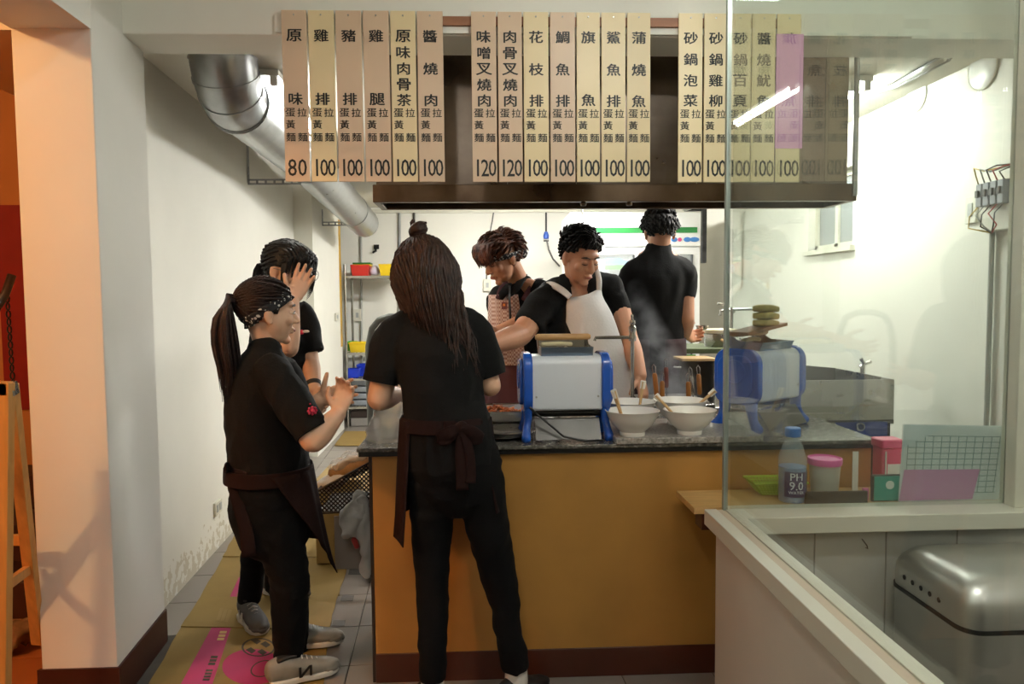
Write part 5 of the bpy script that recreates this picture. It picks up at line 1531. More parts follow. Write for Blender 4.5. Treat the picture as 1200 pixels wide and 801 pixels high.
# ================================================================= stairwell at the left edge
M_PINE = mat('pale_pine', '#d69b52', 0.5, var=0.2, vscale=6, stretch=(8, 8, 1))
ez = thing('folding_easel', P(10, 760, 2.2), 'pale pine A-frame sign easel at the left edge', 'easel')
def bar(mb, p, q, w, d, side=(1, 0, 0)):
    p, q = V(p), V(q); t = (q - p); L = t.length
    R3 = frame(t, side)
    return mb.cbox((p + q) / 2, (L, w, d), R3)
D1 = 2.15
bar(MB(), P(7, 448, D1), P(3, 830, D1), 0.035, 0.03).build('leg', M_PINE, ez, bevel=0.002)
bar(MB(), P(-60, 448, D1), P(-66, 830, D1), 0.035, 0.03).build('leg', M_PINE, ez, bevel=0.002)
bar(MB(), P(12, 450, 2.19), P(45, 752, 2.56), 0.035, 0.03).build('leg', M_PINE, ez, bevel=0.002)
bar(MB(), P(-66, 455, D1), P(12, 455, D1), 0.04, 0.03, (0, 0, 1)).build('top_rail', M_PINE, ez, bevel=0.002)
bar(MB(), P(-50, 633, 2.42), P(34, 632, 2.42), 0.035, 0.02, (0, 0, 1)).build('crossbar', M_PINE, ez, bevel=0.002)
bar(MB(), P(8, 685, 2.2), P(37, 664, 2.48), 0.03, 0.02, (0, 0, 1)).build('brace', M_PINE, ez, bevel=0.002)
bar(MB(), P(14, 448, 2.16), P(17, 462, 2.17), 0.012, 0.03).build('hinge', M_STEEL, ez)
r0, r1 = P(7, 480, 4.19), P(60, 240, 4.19)
tag(MB().box(r0.x, r1.x, 4.185, 4.2, r0.z, r1.z).build('red_banner', mat('red_cloth_banner', '#8f1512', 0.6, var=0.15)), 'red banner on the back wall of the stairwell', 'banner')
tag(MB().tube([P(-20, 385, 2.5), P(6, 345, 2.6), P(14, 322, 2.62)], 0.014, 10).build('handrail', mat('dark_handrail_wood', '#2a1a12', 0.4), smooth='all'), 'dark handrail sloping up in the stairwell', 'handrail')
ch = MB()
for k in range(14):
    c = P(8 + k * 0.6, 341 + k * 9, 2.605)
    ch.tube([c + V((0.006 * math.cos(a) * (1 if k % 2 else 0.3), 0.006 * math.cos(a) * (0.3 if k % 2 else 1), 0.013 * math.sin(a))) for a in [2 * PI * i / 8 for i in range(8)]], 0.003, 5, closed=True)
tag(ch.build('hanging_chain', M_DARK), 'dark chain hanging from the handrail', 'chain')
M_STEP = mat('dark_stair_timber', '#3a1a10', 0.5, var=0.2)
for k in range(3):
    tag(MB().box(-2.9, -1.72, 3.22 + 0.28 * k, 3.50 + 0.28 * k, 0.005, 0.17 * (k + 1)).build('stair_step', M_STEP, bevel=0.004), ['lowest', 'second', 'third'][k] + ' dark timber stair step behind the pillar', 'step', 'stairwell steps')
rg_ = crumple(MB().loft([PZ(10, 762, 0.03), PZ(22, 752, 0.04), PZ(34, 744, 0.05), PZ(48, 740, 0.04)], [(0.05, 0.025), (0.075, 0.04), (0.07, 0.045), (0.04, 0.025)], side=(0, 1, 0), n=24, sub=6), 0.035, 15)
mn = min(p.z for p in rg_.v)
rg_.v = [p - V((0, 0, mn - 0.004)) for p in rg_.v]
tag(rg_.build('floor_rag', mat('brown_mottled_rag', '#8a6a4c', 0.9, var=0.5, vscale=20), smooth='all'), 'crumpled brown rag on the stairwell floor by the pillar', 'rag')
# ================================================================= people: shared builders
M_SKIN = mat('warm_skin', '#d6ab8e', 0.5, var=0.10, vscale=14, bump=0.02, bscale=120, sss=0.08)
M_SKIN_D = mat('tanned_skin', '#c48f70', 0.5, var=0.10, vscale=14, bump=0.02, bscale=120, sss=0.08)
M_SHIRT = mat('black_polo_knit', '#080808', 0.9, var=0.25, vscale=9, bump=0.15, bscale=140, spec=0.25)
M_TROUSER = mat('black_trouser_twill', '#060607', 0.9, var=0.2, vscale=8, bump=0.12, bscale=120, spec=0.2)
M_APRON = mat('dark_maroon_apron', '#1f0d0a', 0.9, var=0.2, vscale=7, bump=0.12, bscale=110, spec=0.2)
M_WAPRON = mat('white_cotton_apron', '#d9d8d6', 0.8, var=0.07, vscale=6, bump=0.15, bscale=90)
def hair_mat(name, c1, c2, stretch=(1, 1, 1)):
    return mat(name, c1, 0.55, col2=c2, vscale=30, stretch=stretch, bump=0.35, bscale=90, spec=0.3)
M_HBLACK = hair_mat('black_hair', '#151211', '#080706')
M_HDARK = hair_mat('dark_brown_hair', '#38231b', '#170e0b')
M_HBROWN = hair_mat('reddish_brown_hair', '#6b3a20', '#2b160d')
M_LIP = mat('lip_colour', '#a05a4c', 0.45)
M_BLACKLINE = mat('dark_lash', '#0f0b0a', 0.6)

def bake(mb, name, material, parent, voxel, smooth=3, dec=None, fold=None):
    """union of overlapping closed shapes -> one continuous smooth surface"""
    me = bpy.data.meshes.new('tmp'); me.from_pydata([tuple(p) for p in mb.v], [], mb.f)
    o = bpy.data.objects.new('tmp', me); COL.objects.link(o)
    bm = bmesh.new(); bm.from_mesh(me); bmesh.ops.recalc_face_normals(bm, faces=bm.faces); bm.to_mesh(me); bm.free()
    md = o.modifiers.new('r', 'REMESH'); md.mode = 'VOXEL'; md.voxel_size = voxel; md.adaptivity = 0.0
    if smooth:
        s = o.modifiers.new('s', 'SMOOTH'); s.factor = 0.5; s.iterations = smooth
    if dec:
        d = o.modifiers.new('d', 'DECIMATE'); d.ratio = dec
    dg = bpy.context.evaluated_depsgraph_get(); dg.update()
    new = bpy.data.meshes.new_from_object(o.evaluated_get(dg))
    bpy.data.objects.remove(o); bpy.data.meshes.remove(me)
    # keep the largest connected surface so the part is one continuous mesh
    bm = bmesh.new(); bm.from_mesh(new)
    bm.verts.ensure_lookup_table()
    seen, best = set(), []
    for v in bm.verts:
        if v.index in seen:
            continue
        comp, st_ = [], [v]
        seen.add(v.index)
        while st_:
            w = st_.pop(); comp.append(w)
            for e in w.link_edges:
                u = e.other_vert(w)
                if u.index not in seen:
                    seen.add(u.index); st_.append(u)
        if len(comp) > len(best):
            best = comp
    keep = set(v.index for v in best)
    bmesh.ops.delete(bm, geom=[v for v in bm.verts if v.index not in keep], context='VERTS')
    if fold:
        fold(bm)
    xs = [v.co.x for v in bm.verts]; ys = [v.co.y for v in bm.verts]; zs = [v.co.z for v in bm.verts]
    org = V(((min(xs) + max(xs)) / 2, (min(ys) + max(ys)) / 2, min(zs)))
    for v in bm.verts:
        v.co -= org
    for f in bm.faces:
        f.smooth = True
    bm.to_mesh(new); bm.free()
    new.name = name
    new.materials.clear(); new.materials.append(material)
    ob = bpy.data.objects.new(name, new); COL.objects.link(ob)
    ob.parent = parent
    ob.location = org - wloc(parent)
    return ob

def folds(amp=0.006, freq=(9, 9, 5), seed=0.0, amp2=0.003):
    """cloth creases: ridged noise pushed along the normals"""
    def fn(bm):
        bm.normal_update()
        mv = []
        for v in bm.verts:
            p = v.co
            q = V((p.x * freq[0] + seed, p.y * freq[1], p.z * freq[2]))
            n = mnoise.noise(q + V((mnoise.noise(q * 0.7) * 1.5, 0, mnoise.noise(q * 0.6 + V((5, 0, 0))) * 1.5)))
            r = 1 - abs(n) * 2.2
            n2 = mnoise.noise(q * 2.7)
            mv.append(v.normal * (amp * (r - 0.35) + amp2 * n2))
        for v, d in zip(bm.verts, mv):
            v.co += d
    return fn

def head_matrix(c, fwd, up=(0, 0, 1), s=1.0):
    f = V(fwd).normalized(); u = V(up); u = (u - f * u.dot(f)).normalized(); r = f.cross(u)   # r: person's right
    return Matrix(((r.x * s, f.x * s, u.x * s, c.x), (r.y * s, f.y * s, u.y * s, c.y), (r.z * s, f.z * s, u.z * s, c.z), (0, 0, 0, 1)))

def add_head(mb, H, ears=True, male=False):
    h = MB()
    h.ell((0, -0.014, 0.032), (0.074, 0.094, 0.086), nu=24, nv=16)
    h.ell((0, 0.026, -0.022), (0.063, 0.066, 0.084), nu=24, nv=16)
    h.ell((0, 0.030, -0.066), (0.052 if male else 0.047, 0.052, 0.046), nu=20, nv=12)
    h.ell((0, 0.070, -0.097), (0.022, 0.018, 0.017))
    h.ell((0, 0.074, 0.034), (0.046, 0.018, 0.016))
    for sx in (-1, 1):
        h.ell((sx * 0.038, 0.062, -0.022), (0.024, 0.022, 0.024))
        h.ell((sx * 0.030, 0.080, 0.006), (0.014, 0.010, 0.009))
        if ears:
            h.ell((sx * 0.074, -0.010, -0.006), (0.010, 0.018, 0.032), Matrix.Rotation(0.25 * sx, 3, 'Z'))
            h.ell((sx * 0.073, -0.004, -0.032), (0.009, 0.010, 0.012))
    h.loft([(0, 0.086, 0.018), (0, 0.098, -0.004), (0, 0.108, -0.024)], [0.008, 0.0095, 0.0125], n=10)
    h.ell((0, 0.107, -0.027), (0.0135, 0.013, 0.011))
    for sx in (-1, 1):
        h.ell((sx * 0.0125, 0.097, -0.030), (0.009, 0.010, 0.008))
    h.ell((0, 0.090, -0.056), (0.022, 0.011, 0.0065))
    h.ell((0, 0.088, -0.067), (0.019, 0.011, 0.007))
    h.xf(H)
    mb.add(h.v, h.f)
    return mb

def face_parts(body, H, closed=True, brow=M_BLACKLINE, lips=True):
    for sx in (-1, 1):
        e = MB()
        if closed:
            e.loft([(sx * 0.018, 0.0905, 0.0005), (sx * 0.031, 0.0915, -0.0025), (sx * 0.044, 0.083, 0.0)], [0.0012, 0.0022, 0.0012], n=6)
            e.xf(H).build('eyelash', M_BLACKLINE, body, smooth='all')
        else:
            e.ell((sx * 0.031, 0.0855, 0.003), (0.013, 0.0065, 0.0055)); e.xf(H)
            eo = e.build('eye', mat('eye_white', '#d9d2c8', 0.3), body, smooth='all')
            MB().ell((sx * 0.031, 0.0895, 0.003), (0.0055, 0.0035, 0.005)).xf(H).build('iris', M_BLACKLINE, eo, smooth='all')
            MB().loft([(sx * 0.018, 0.090, 0.006), (sx * 0.031, 0.0925, 0.0095), (sx * 0.045, 0.083, 0.006)], [0.0012, 0.002, 0.0012], n=6).xf(H).build('eyelash', M_BLACKLINE, body, smooth='all')
        MB().loft([(sx * 0.013, 0.0915, 0.027), (sx * 0.031, 0.0905, 0.032), (sx * 0.049, 0.077, 0.027)], [(0.002, 0.003), (0.002, 0.0042), (0.0015, 0.002)], n=8).xf(H).build('eyebrow', brow, body, smooth='all')
    if lips:
        MB().loft([(-0.021, 0.0935, -0.061), (0, 0.1010, -0.0605), (0.021, 0.0935, -0.061)], [(0.002, 0.001), (0.004, 0.006), (0.002, 0.001)], side=(0, 1, 0), n=10).xf(H).build('lips', M_LIP, body, smooth='all')

def add_arm(mb, sh, el, wr, r=(0.050, 0.041, 0.027)):
    sh, el, wr = V(sh), V(el), V(wr)
    mb.loft([sh, sh.lerp(el, 0.5), el], [r[0], (r[0] * 0.55 + r[1] * 0.5), r[1]], n=18)
    mb.loft([el, el.lerp(wr, 0.3), el.lerp(wr, 0.75), wr], [r[1], r[1] * 1.04, (r[1] * 0.35 + r[2] * 0.7), r[2]], n=18)
    return mb

def add_hand(mb, wrist, d, thumb, k=1.0, curl=(0.25, 0.25, 0.3, 0.35), spread=0.10, tcurl=0.25, tout=0.8):
    """wrist point, d: finger direction, thumb: direction of the thumb side; palm normal = d x thumb (curl goes there)"""
    wrist = V(wrist); d = V(d).normalized(); t = V(thumb); t = (t - d * t.dot(d)).normalized(); n = d.cross(t)
    mb.loft([wrist - d * 0.015 * k, wrist + d * 0.02 * k, wrist + d * 0.06 * k, wrist + d * 0.088 * k],
            [(0.024 * k, 0.019 * k), (0.031 * k, 0.017 * k), (0.040 * k, 0.0145 * k), (0.039 * k, 0.012 * k)], side=t, n=16)
    mb.loft([wrist + d * 0.015 * k + t * 0.020 * k, wrist + d * 0.05 * k + t * 0.026 * k + n * 0.006 * k], [0.015 * k, 0.012 * k], n=12)
    L = (0.070, 0.078, 0.073, 0.056)
    offs = (0.030, 0.010, -0.0105, -0.030)
    for i in range(4):
        base = wrist + d * ((0.084 - (0.006 if i == 3 else 0)) * k) + t * (offs[i] * k)
        a = spread * (1.5 - i)
        dir_ = (d * math.cos(a) + t * math.sin(a))
        pts, p, ang = [base - dir_ * 0.012 * k], base, 0.0
        pts.append(base)
        for j, f in enumerate((0.45, 0.32, 0.26)):
            ang += curl[i] * (0.8, 1.1, 0.8)[j]
            p = p + (dir_ * math.cos(ang) + n * math.sin(ang)) * (L[i] * f * k)
            pts.append(p)
        mb.loft(pts, [0.0098 * k, 0.0098 * k, 0.0092 * k, 0.0084 * k, 0.0072 * k], n=10, sub=2)
    base = wrist + d * 0.028 * k + t * 0.030 * k + n * 0.004 * k
    p1 = base + (d * 0.55 + t * tout + n * 0.15).normalized() * 0.040 * k
    p2 = p1 + (d * (0.75 + tcurl) + t * (tout - tcurl) + n * (0.1 + tcurl)).normalized() * 0.034 * k
    mb.loft([base - t * 0.012 * k, base, p1, p2], [0.014 * k, 0.013 * k, 0.0105 * k, 0.0085 * k], n=10, sub=2)
    return mb

def locks(mb, H, items, n=6):
    """items: (points in head space, root radius) tapered flattened strands"""
    for pts, r in items:
        k = len(pts)
        rad = []
        for i in range(k):
            f = i / (k - 1)
            w = r * (0.75 + 0.5 * math.sin(PI * min(1, f * 1.2))) * (1 - 0.8 * f ** 2.5)
            rad.append((w, w * 0.55))
        mb.loft([H @ V(p) for p in pts], rad, side=H.to_3x3() @ V((1, 0.3, 0)), n=n, sub=2, cap='flat')
    return mb

def fib(n):
    g = PI * (3 - math.sqrt(5))
    for i in range(n):
        z = 1 - 2 * (i + 0.5) / n
        r = math.sqrt(1 - z * z)
        yield V((r * math.cos(g * i), r * math.sin(g * i), z))

HC, HR = V((0, -0.018, 0.036)), V((0.080, 0.100, 0.090))
def scalp_pt(d, k=1.0):
    return HC + V((HR.x * d.x, HR.y * d.y, HR.z * d.z)) * k

def cap_shell(H, mask, grow=1.0, nu=40, nv=28):
    """shell of the hair mass following the skull wherever mask(local point) holds"""
    idx, vs, fs = {}, [], []
    def vid(i, j):
        j %= nu
        if (i, j) not in idx:
            th = PI * i / nv; a = 2 * PI * j / nu
            d = V((math.sin(th) * math.cos(a), math.sin(th) * math.sin(a), math.cos(th)))
            idx[(i, j)] = len(vs); vs.append(scalp_pt(d, grow))
        return idx[(i, j)]
    for i in range(nv):
        for j in range(nu):
            th = PI * (i + 0.5) / nv; a = 2 * PI * (j + 0.5) / nu
            d = V((math.sin(th) * math.cos(a), math.sin(th) * math.sin(a), math.cos(th)))
            if mask(scalp_pt(d)):
                fs.append((vid(i, j), vid(i + 1, j), vid(i + 1, j + 1), vid(i, j + 1)))
    out, inn = vs, [HC + (p - HC) * 0.90 for p in vs]
    n = len(vs)
    cnt = {}
    for f in fs:
        for a, b in zip(f, f[1:] + f[:1]):
            cnt[(a, b)] = 1
    full = list(fs) + [tuple(i + n for i in f[::-1]) for f in fs]
    for (a, b) in cnt:
        if (b, a) not in cnt:
            full.append((b, a, a + n, b + n))
    return MB().add([H @ p for p in out + inn], full)

def shoe(parent, heel, toe, m_up, m_sole, h=0.085, w=0.044, name='shoe', laces=0):
    heel, toe = V(heel), V(toe)
    d = (toe - heel); d.z = 0; L = d.length; d.normalize(); s = d.cross(V((0, 0, 1)))
    Z = V((0, 0, 1))
    up = MB()
    up.loft([heel + d * 0.02 * L + Z * (h * 0.55), heel + d * 0.18 * L + Z * (h * 0.58), heel + d * 0.42 * L + Z * (h * 0.50), heel + d * 0.65 * L + Z * (h * 0.40), heel + d * 0.85 * L + Z * (h * 0.34), heel + d * 0.96 * L + Z * (h * 0.30)],
            [(w * .72, h * .45), (w * .88, h * .50), (w * .90, h * .42), (w * 1.0, h * .30), (w * .88, h * .24), (w * .5, h * .16)], side=s, n=18)
    o = bake(up, name, m_up, parent, 0.005, 3)
    so = MB()
    prof = [(-0.02, 0.55), (0.03, 0.78), (0.2, 0.92), (0.42, 0.84), (0.66, 1.04), (0.84, 0.95), (0.95, 0.62), (1.0, 0.2)]
    poly = [heel + d * (f * L) + s * (w * g) for f, g in prof] + [heel + d * (f * L) - s * (w * g) for f, g in prof[::-1]]
    poly = [V((p.x, p.y, heel.z + 0.001)) for p in poly]
    so.prism(poly, (0, 0, h * 0.22)).build('sole', m_sole, o, bevel=0.004)
    if laces:
        for k in range(4):
            c = heel + d * ((0.44 + 0.075 * k) * L) + Z * (h * (0.93 - 0.085 * k))
            MB().tube([c - s * (w * 0.42) - Z * 0.006, c + Z * 0.002, c + s * (w * 0.42) - Z * 0.006], 0.003, 6).build('lace', m_sole, o, smooth='all')
        MB().loft([heel + d * (0.80 * L) + Z * (h * 0.27), heel + d * (0.93 * L) + Z * (h * 0.24), heel + d * (0.99 * L) + Z * (h * 0.2)], [(w * .99, h * .27), (w * .80, h * .22), (w * .4, h * .12)], side=s, n=16).build('toe_cap', m_sole if laces == 2 else m_up, o, smooth='all')
        MB().loft([heel + d * (0.10 * L) + Z * (h * 0.95), heel + d * (0.22 * L) + Z * (h * 1.05), heel + d * (0.34 * L) + Z * (h * 1.02)], [(w * .62, 0.010), (w * .70, 0.012), (w * .60, 0.010)], side=s, n=14).build('collar', M_BLACKLINE, o, smooth='all')
    return o, d, s, L

def wrap_panel(name, m, parent, ctop, cbot, rt, rb, fwd, a0, a1, hem=None, a0b=None, a1b=None, flare=0.0, nu=36, nv=16, fold=0.006, thick=0.004, seed=0.0):
    """cloth panel wrapped round the body: centre line ctop->cbot, radii (across, depth), angles from fwd (deg, + to the person's right)"""
    f = V(fwd).normalized(); r = f.cross(V((0, 0, 1)))
    vs, fs = [], []
    for i in range(nu + 1):
        u = i / nu
        hl = hem(u) if hem else 1.0
        for j in range(nv + 1):
            v = j / nv * hl
            s0 = a0 if a0b is None else a0 + (a0b - a0) * v
            s1 = a1 if a1b is None else a1 + (a1b - a1) * v
            a = math.radians(s0 + (s1 - s0) * u)
            c = V(ctop).lerp(V(cbot), v)
            ra, rd = rt[0] + (rb[0] - rt[0]) * v, rt[1] + (rb[1] - rt[1]) * v
            k = 1 + flare * v * (abs(2 * u - 1) ** 3)
            wv = fold * math.sin(a * 9 + seed) * v + fold * 0.6 * math.sin(a * 17 + v * 3 + seed)
            vs.append(c + r * (math.sin(a) * (ra * k + wv)) + f * (math.cos(a) * (rd * k + wv)))
    for i in range(nu):
        for j in range(nv):
            q = i * (nv + 1) + j
            fs.append((q, q + 1, q + nv + 2, q + nv + 1))
    o = MB().add(vs, fs).build(name, m, parent, smooth='all', recalc=False)
    md = o.modifiers.new('solid', 'SOLIDIFY'); md.thickness = thick; md.offset = 0
    return o

def ribbon(pts, w, wdir, t=0.003):
    pts = [V(p) for p in pts]
    return MB().loft(pts, [(x, t) for x in (w if isinstance(w, (list, tuple)) else [w] * len(pts))], side=wdir, n=8, sub=4, cap='flat')
# ================================================================= woman standing at the counter, seen from behind
def person_counter():
    t = thing('person', V((P(535, 600, 2.42).x, 2.42, 0)), 'woman with long dark hair and top bun standing at the counter, back turned', 'person', 'people in the noodle shop')
    H = head_matrix(P(496, 321, 2.54), (-0.32, 0.90, -0.22), (-0.05, 0, 1), 0.98)
    b = MB()
    add_head(b, H)
    b.loft([H @ V((0, -0.02, -0.04)), P(503, 358, 2.52), P(506, 378, 2.50)], [0.052, 0.050, 0.062], n=18)
    b.loft([P(506, 376, 2.50), P(510, 410, 2.47), P(520, 480, 2.42), P(535, 545, 2.40)], [(0.09, 0.055), (0.12, 0.085), (0.105, 0.08), (0.12, 0.09)], n=20)
    elL, wrL = P(444, 467, 2.46), P(468, 462, 2.66)
    elR, wrR = P(575, 452, 2.47), P(560, 447, 2.66)
    add_arm(b, P(463, 392, 2.49), elL, wrL, (0.046, 0.0405, 0.025))
    add_arm(b, P(553, 388, 2.50), elR, wrR, (0.046, 0.036, 0.024))
    b.loft([P(470, 388, 2.495), P(508, 384, 2.49), P(548, 384, 2.505)], [0.05, 0.06, 0.05], side=(0, 0, 1), n=16)
    add_hand(b, wrL, (0.25, 0.9, 0.0), (0.5, 0, 0.8), 0.92, (0.5, 0.5, 0.5, 0.5))
    add_hand(b, wrR, (-0.3, 0.9, -0.1), (-0.4, 0, 0.9), 0.92, (0.5, 0.5, 0.5, 0.5))
    for hp, kn, an in ((P(510, 560, 2.40), P(506, 655, 2.42), P(506, 800, 2.41)), (P(562, 560, 2.40), P(586, 680, 2.44), P(605, 792, 2.45))):
        b.loft([hp, kn, V((an.x, an.y, 0.17)), V((an.x, an.y, 0.05))], [0.06, 0.040, 0.028, 0.030], n=14)
    body = bake(b, 'body', M_SKIN, t, 0.0042, 3, 0.5)
    # polo shirt
    s = MB()
    s.loft([P(531, 541, 2.40), P(526, 505, 2.40), P(521, 480, 2.415), P(517, 440, 2.44), P(512, 405, 2.475), P(508, 381, 2.50), P(506, 368, 2.515)],
           [(0.160, 0.122), (0.147, 0.115), (0.135, 0.107), (0.142, 0.112), (0.152, 0.108), (0.128, 0.078), (0.064, 0.062)], n=28)
    s.loft([P(472, 386, 2.495), P(459, 398, 2.485), P(451, 424, 2.47), P(446, 446, 2.46)], [0.060, 0.064, 0.062, 0.060], n=18, cap='flat')
    s.loft([P(545, 381, 2.50), P(558, 392, 2.49), P(568, 416, 2.48), P(575, 439, 2.475)], [0.060, 0.062, 0.057, 0.052], n=18, cap='flat')
    s.loft([P(474, 382, 2.50), P(508, 378, 2.505), P(546, 377, 2.51)], [0.055, 0.062, 0.055], side=(0, 0, 1), n=16)
    sh = bake(s, 'polo_shirt', M_SHIRT, t, 0.0075, 4, None, folds(0.006, (8, 8, 6), 1.0, 0.003))
    for (p, q, r) in ((P(447, 441, 2.462), P(445.5, 448, 2.46), 0.0605), (P(573, 434, 2.476), P(575.5, 441, 2.475), 0.0535)):
        MB().loft([p, q], [r, r], n=20, cap='flat').build('sleeve_cuff', M_SHIRT, sh, smooth=True)
    # trousers
    tr = MB()
    tr.loft([P(531, 520, 2.40), P(535, 545, 2.40), P(537, 572, 2.40)], [(0.135, 0.105), (0.150, 0.115), (0.140, 0.105)], n=26)
    tr.loft([P(508, 560, 2.40), P(506, 610, 2.41), P(506, 655, 2.425), P(507, 720, 2.42), P(507, 795, 2.41)], [0.080, 0.072, 0.060, 0.053, 0.045], n=20, cap='flat')
    tr.loft([P(562, 556, 2.40), P(570, 610, 2.41), P(586, 682, 2.445), P(595, 730, 2.45), P(605, 783, 2.455)], [0.080, 0.074, 0.058, 0.052, 0.048], n=20, cap='flat')
    bake(tr, 'trousers', M_TROUSER, t, 0.008, 4, None, folds(0.006, (7, 7, 9), 5.0, 0.003))
    # socks and shoes
    M_SOCK = mat('white_sock', '#d8d4cc', 0.85)
    M_BSHOE = mat('black_canvas_shoe', '#191516', 0.6); M_BSOLE = mat('dark_rubber_sole', '#2a2624', 0.6)
    for (x, an, he, to) in ((0, P(605, 790, 2.455), None, None), (1, P(507, 800, 2.41), None, None)):
        sk = MB().loft([V((an.x, an.y, 0.185)), V((an.x, an.y, 0.05))], [0.036, 0.041], n=18, cap='flat').build('sock', M_SOCK, t, smooth=True)
        MB().loft([V((an.x, an.y, 0.139)), V((an.x, an.y, 0.133))], [0.0375, 0.038], n=18, cap='flat').build('sock_stripe', M_TROUSER, sk, smooth=True)
        d = V((0.75, 0.55, 0)).normalized() if x == 0 else V((-0.25, 0.9, 0)).normalized()
        heel = V((an.x, an.y, 0.0)) - d * 0.055
        shoe(t, heel, heel + d * 0.20, M_BSHOE, M_BSOLE, 0.085, 0.040)
    # apron tied at the back
    fw = (0.0, 1.0, 0.0)
    wrap_panel('apron', M_APRON, t, P(522, 489, 2.41), V((P(530, 650, 2.41).x, 2.43, P(530, 648, 2.41).z)), (0.150, 0.122), (0.185, 0.150), fw, -132, 128,
               hem=lambda u: 0.70 + 0.18 * max(0.0, 1 - u * 3) if u < 0.62 else 0.66, flare=0.16, fold=0.005)
    wrap_panel('waistband', M_APRON, t, P(522, 486, 2.412), P(523, 502, 2.408), (0.146, 0.119), (0.153, 0.125), fw, -180, 180, fold=0.001)
    kn = P(541, 500, 2.27)
    bo = MB()
    bo.ell(kn, (0.020, 0.016, 0.020))
    bo.loft([kn, P(527, 506, 2.26), P(513, 512, 2.275), P(522, 517, 2.27), kn], [(0.010, 0.004), (0.022, 0.008), (0.014, 0.006), (0.018, 0.006), (0.010, 0.004)], side=(0, 0, 1), n=10)
    bo.loft([kn, P(553, 505, 2.26), P(566, 512, 2.275), P(556, 516, 2.27), kn], [(0.010, 0.004), (0.020, 0.008), (0.013, 0.006), (0.016, 0.006), (0.010, 0.004)], side=(0, 0, 1), n=10)
    bake(bo, 'apron_bow', M_APRON, t, 0.005, 2)
    ribbon([kn, P(540, 530, 2.265), P(541, 552, 2.262), P(542, 574, 2.262)], [0.016, 0.018, 0.018, 0.020], (1, 0, 0)).build('apron_tie', M_APRON, t, smooth='all')
    ribbon([kn, P(549, 525, 2.262), P(552, 548, 2.262), P(551, 566, 2.262)], [0.013, 0.016, 0.016, 0.018], (1, 0.2, 0)).build('apron_tie', M_APRON, t, smooth='all')
    # hair: full skull cap, long fall over the back, bun on top
    rnd = random.Random(3)
    hm = cap_shell(H, lambda p: not (p.y > 0.05 and p.z < 0.05) and p.z > -0.05, 1.10)
    items = []
    # long strands hanging from the crown over both shoulders
    for d in fib(620):
        p = scalp_pt(d, 1.10)
        if p.y > 0.052 and p.z < 0.06: continue
        if p.z < -0.035: continue
        a = math.atan2(p.x, -p.y)
        out = V((p.x, p.y + 0.018, 0)).normalized() if V((p.x, p.y, 0)).length > 0.01 else V((0, -1, 0))
        ln = 0.24 + 0.04 * rnd.random() - 0.06 * max(0.0, -p.x * 10)
        pts = [p]
        for f in (0.25, 0.5, 0.75, 1.0):
            drop = ln * f
            q = V((p.x * 1.0 + out.x * (0.030 * math.sin(PI * min(1, f * 1.1)) - 0.015 * f), p.y + out.y * 0.030 * math.sin(PI * min(1, f * 1.1)), p.z - drop * (0.25 + 0.75 * f) - 0.0))
            q.x += 0.006 * math.sin(f * 9 + a * 4) + rnd.uniform(-0.004, 0.004)
            q.y += rnd.uniform(-0.004, 0.004) - 0.014 * f
            pts.append(q)
        items.append((pts, 0.0062 + 0.003 * rnd.random()))
    # wavy tail falling down the middle of the back
    for k in range(70):
        x0 = rnd.uniform(-0.02, 0.075); y0 = -0.118 + rnd.uniform(-0.012, 0.012)
        ln = 0.24 + 0.12 * rnd.random()
        pts = []
        for f in (0, 0.2, 0.4, 0.6, 0.8, 1.0):
            pts.append(V((x0 + 0.04 * f + 0.012 * math.sin(f * 10 + k), y0 - 0.022 * f + 0.008 * math.cos(f * 9 + k), -0.05 - ln * f)))
        items.append((pts, 0.0055))
    locks(hm, H, items)
    ho = hm.build('hair', M_HDARK, t, smooth='all')
    bn = MB(); Bc = H @ V((-0.012, -0.045, 0.140))
    R3 = H.to_3x3()
    for k in range(5):
        a0 = k * 1.3
        bn.tube([Bc + R3 @ V((0.024 * math.cos(a0 + q * 0.55) * (1 - 0.05 * q), 0.022 * math.sin(a0 + q * 0.55), -0.014 + 0.005 * q + 0.004 * k)) for q in range(9)], [0.010, 0.013, 0.014, 0.014, 0.014, 0.013, 0.012, 0.010, 0.006], 8)
    bn.ell(Bc, (0.028, 0.026, 0.024))
    bn.tube([Bc + R3 @ V((0.0, 0, 0.01)), Bc + R3 @ V((0.018, 0, 0.032)), Bc + R3 @ V((0.034, 0.0, 0.034))], [0.012, 0.010, 0.004], 8)
    bn.build('hair_bun', M_HDARK, ho, smooth='all')
person_counter()

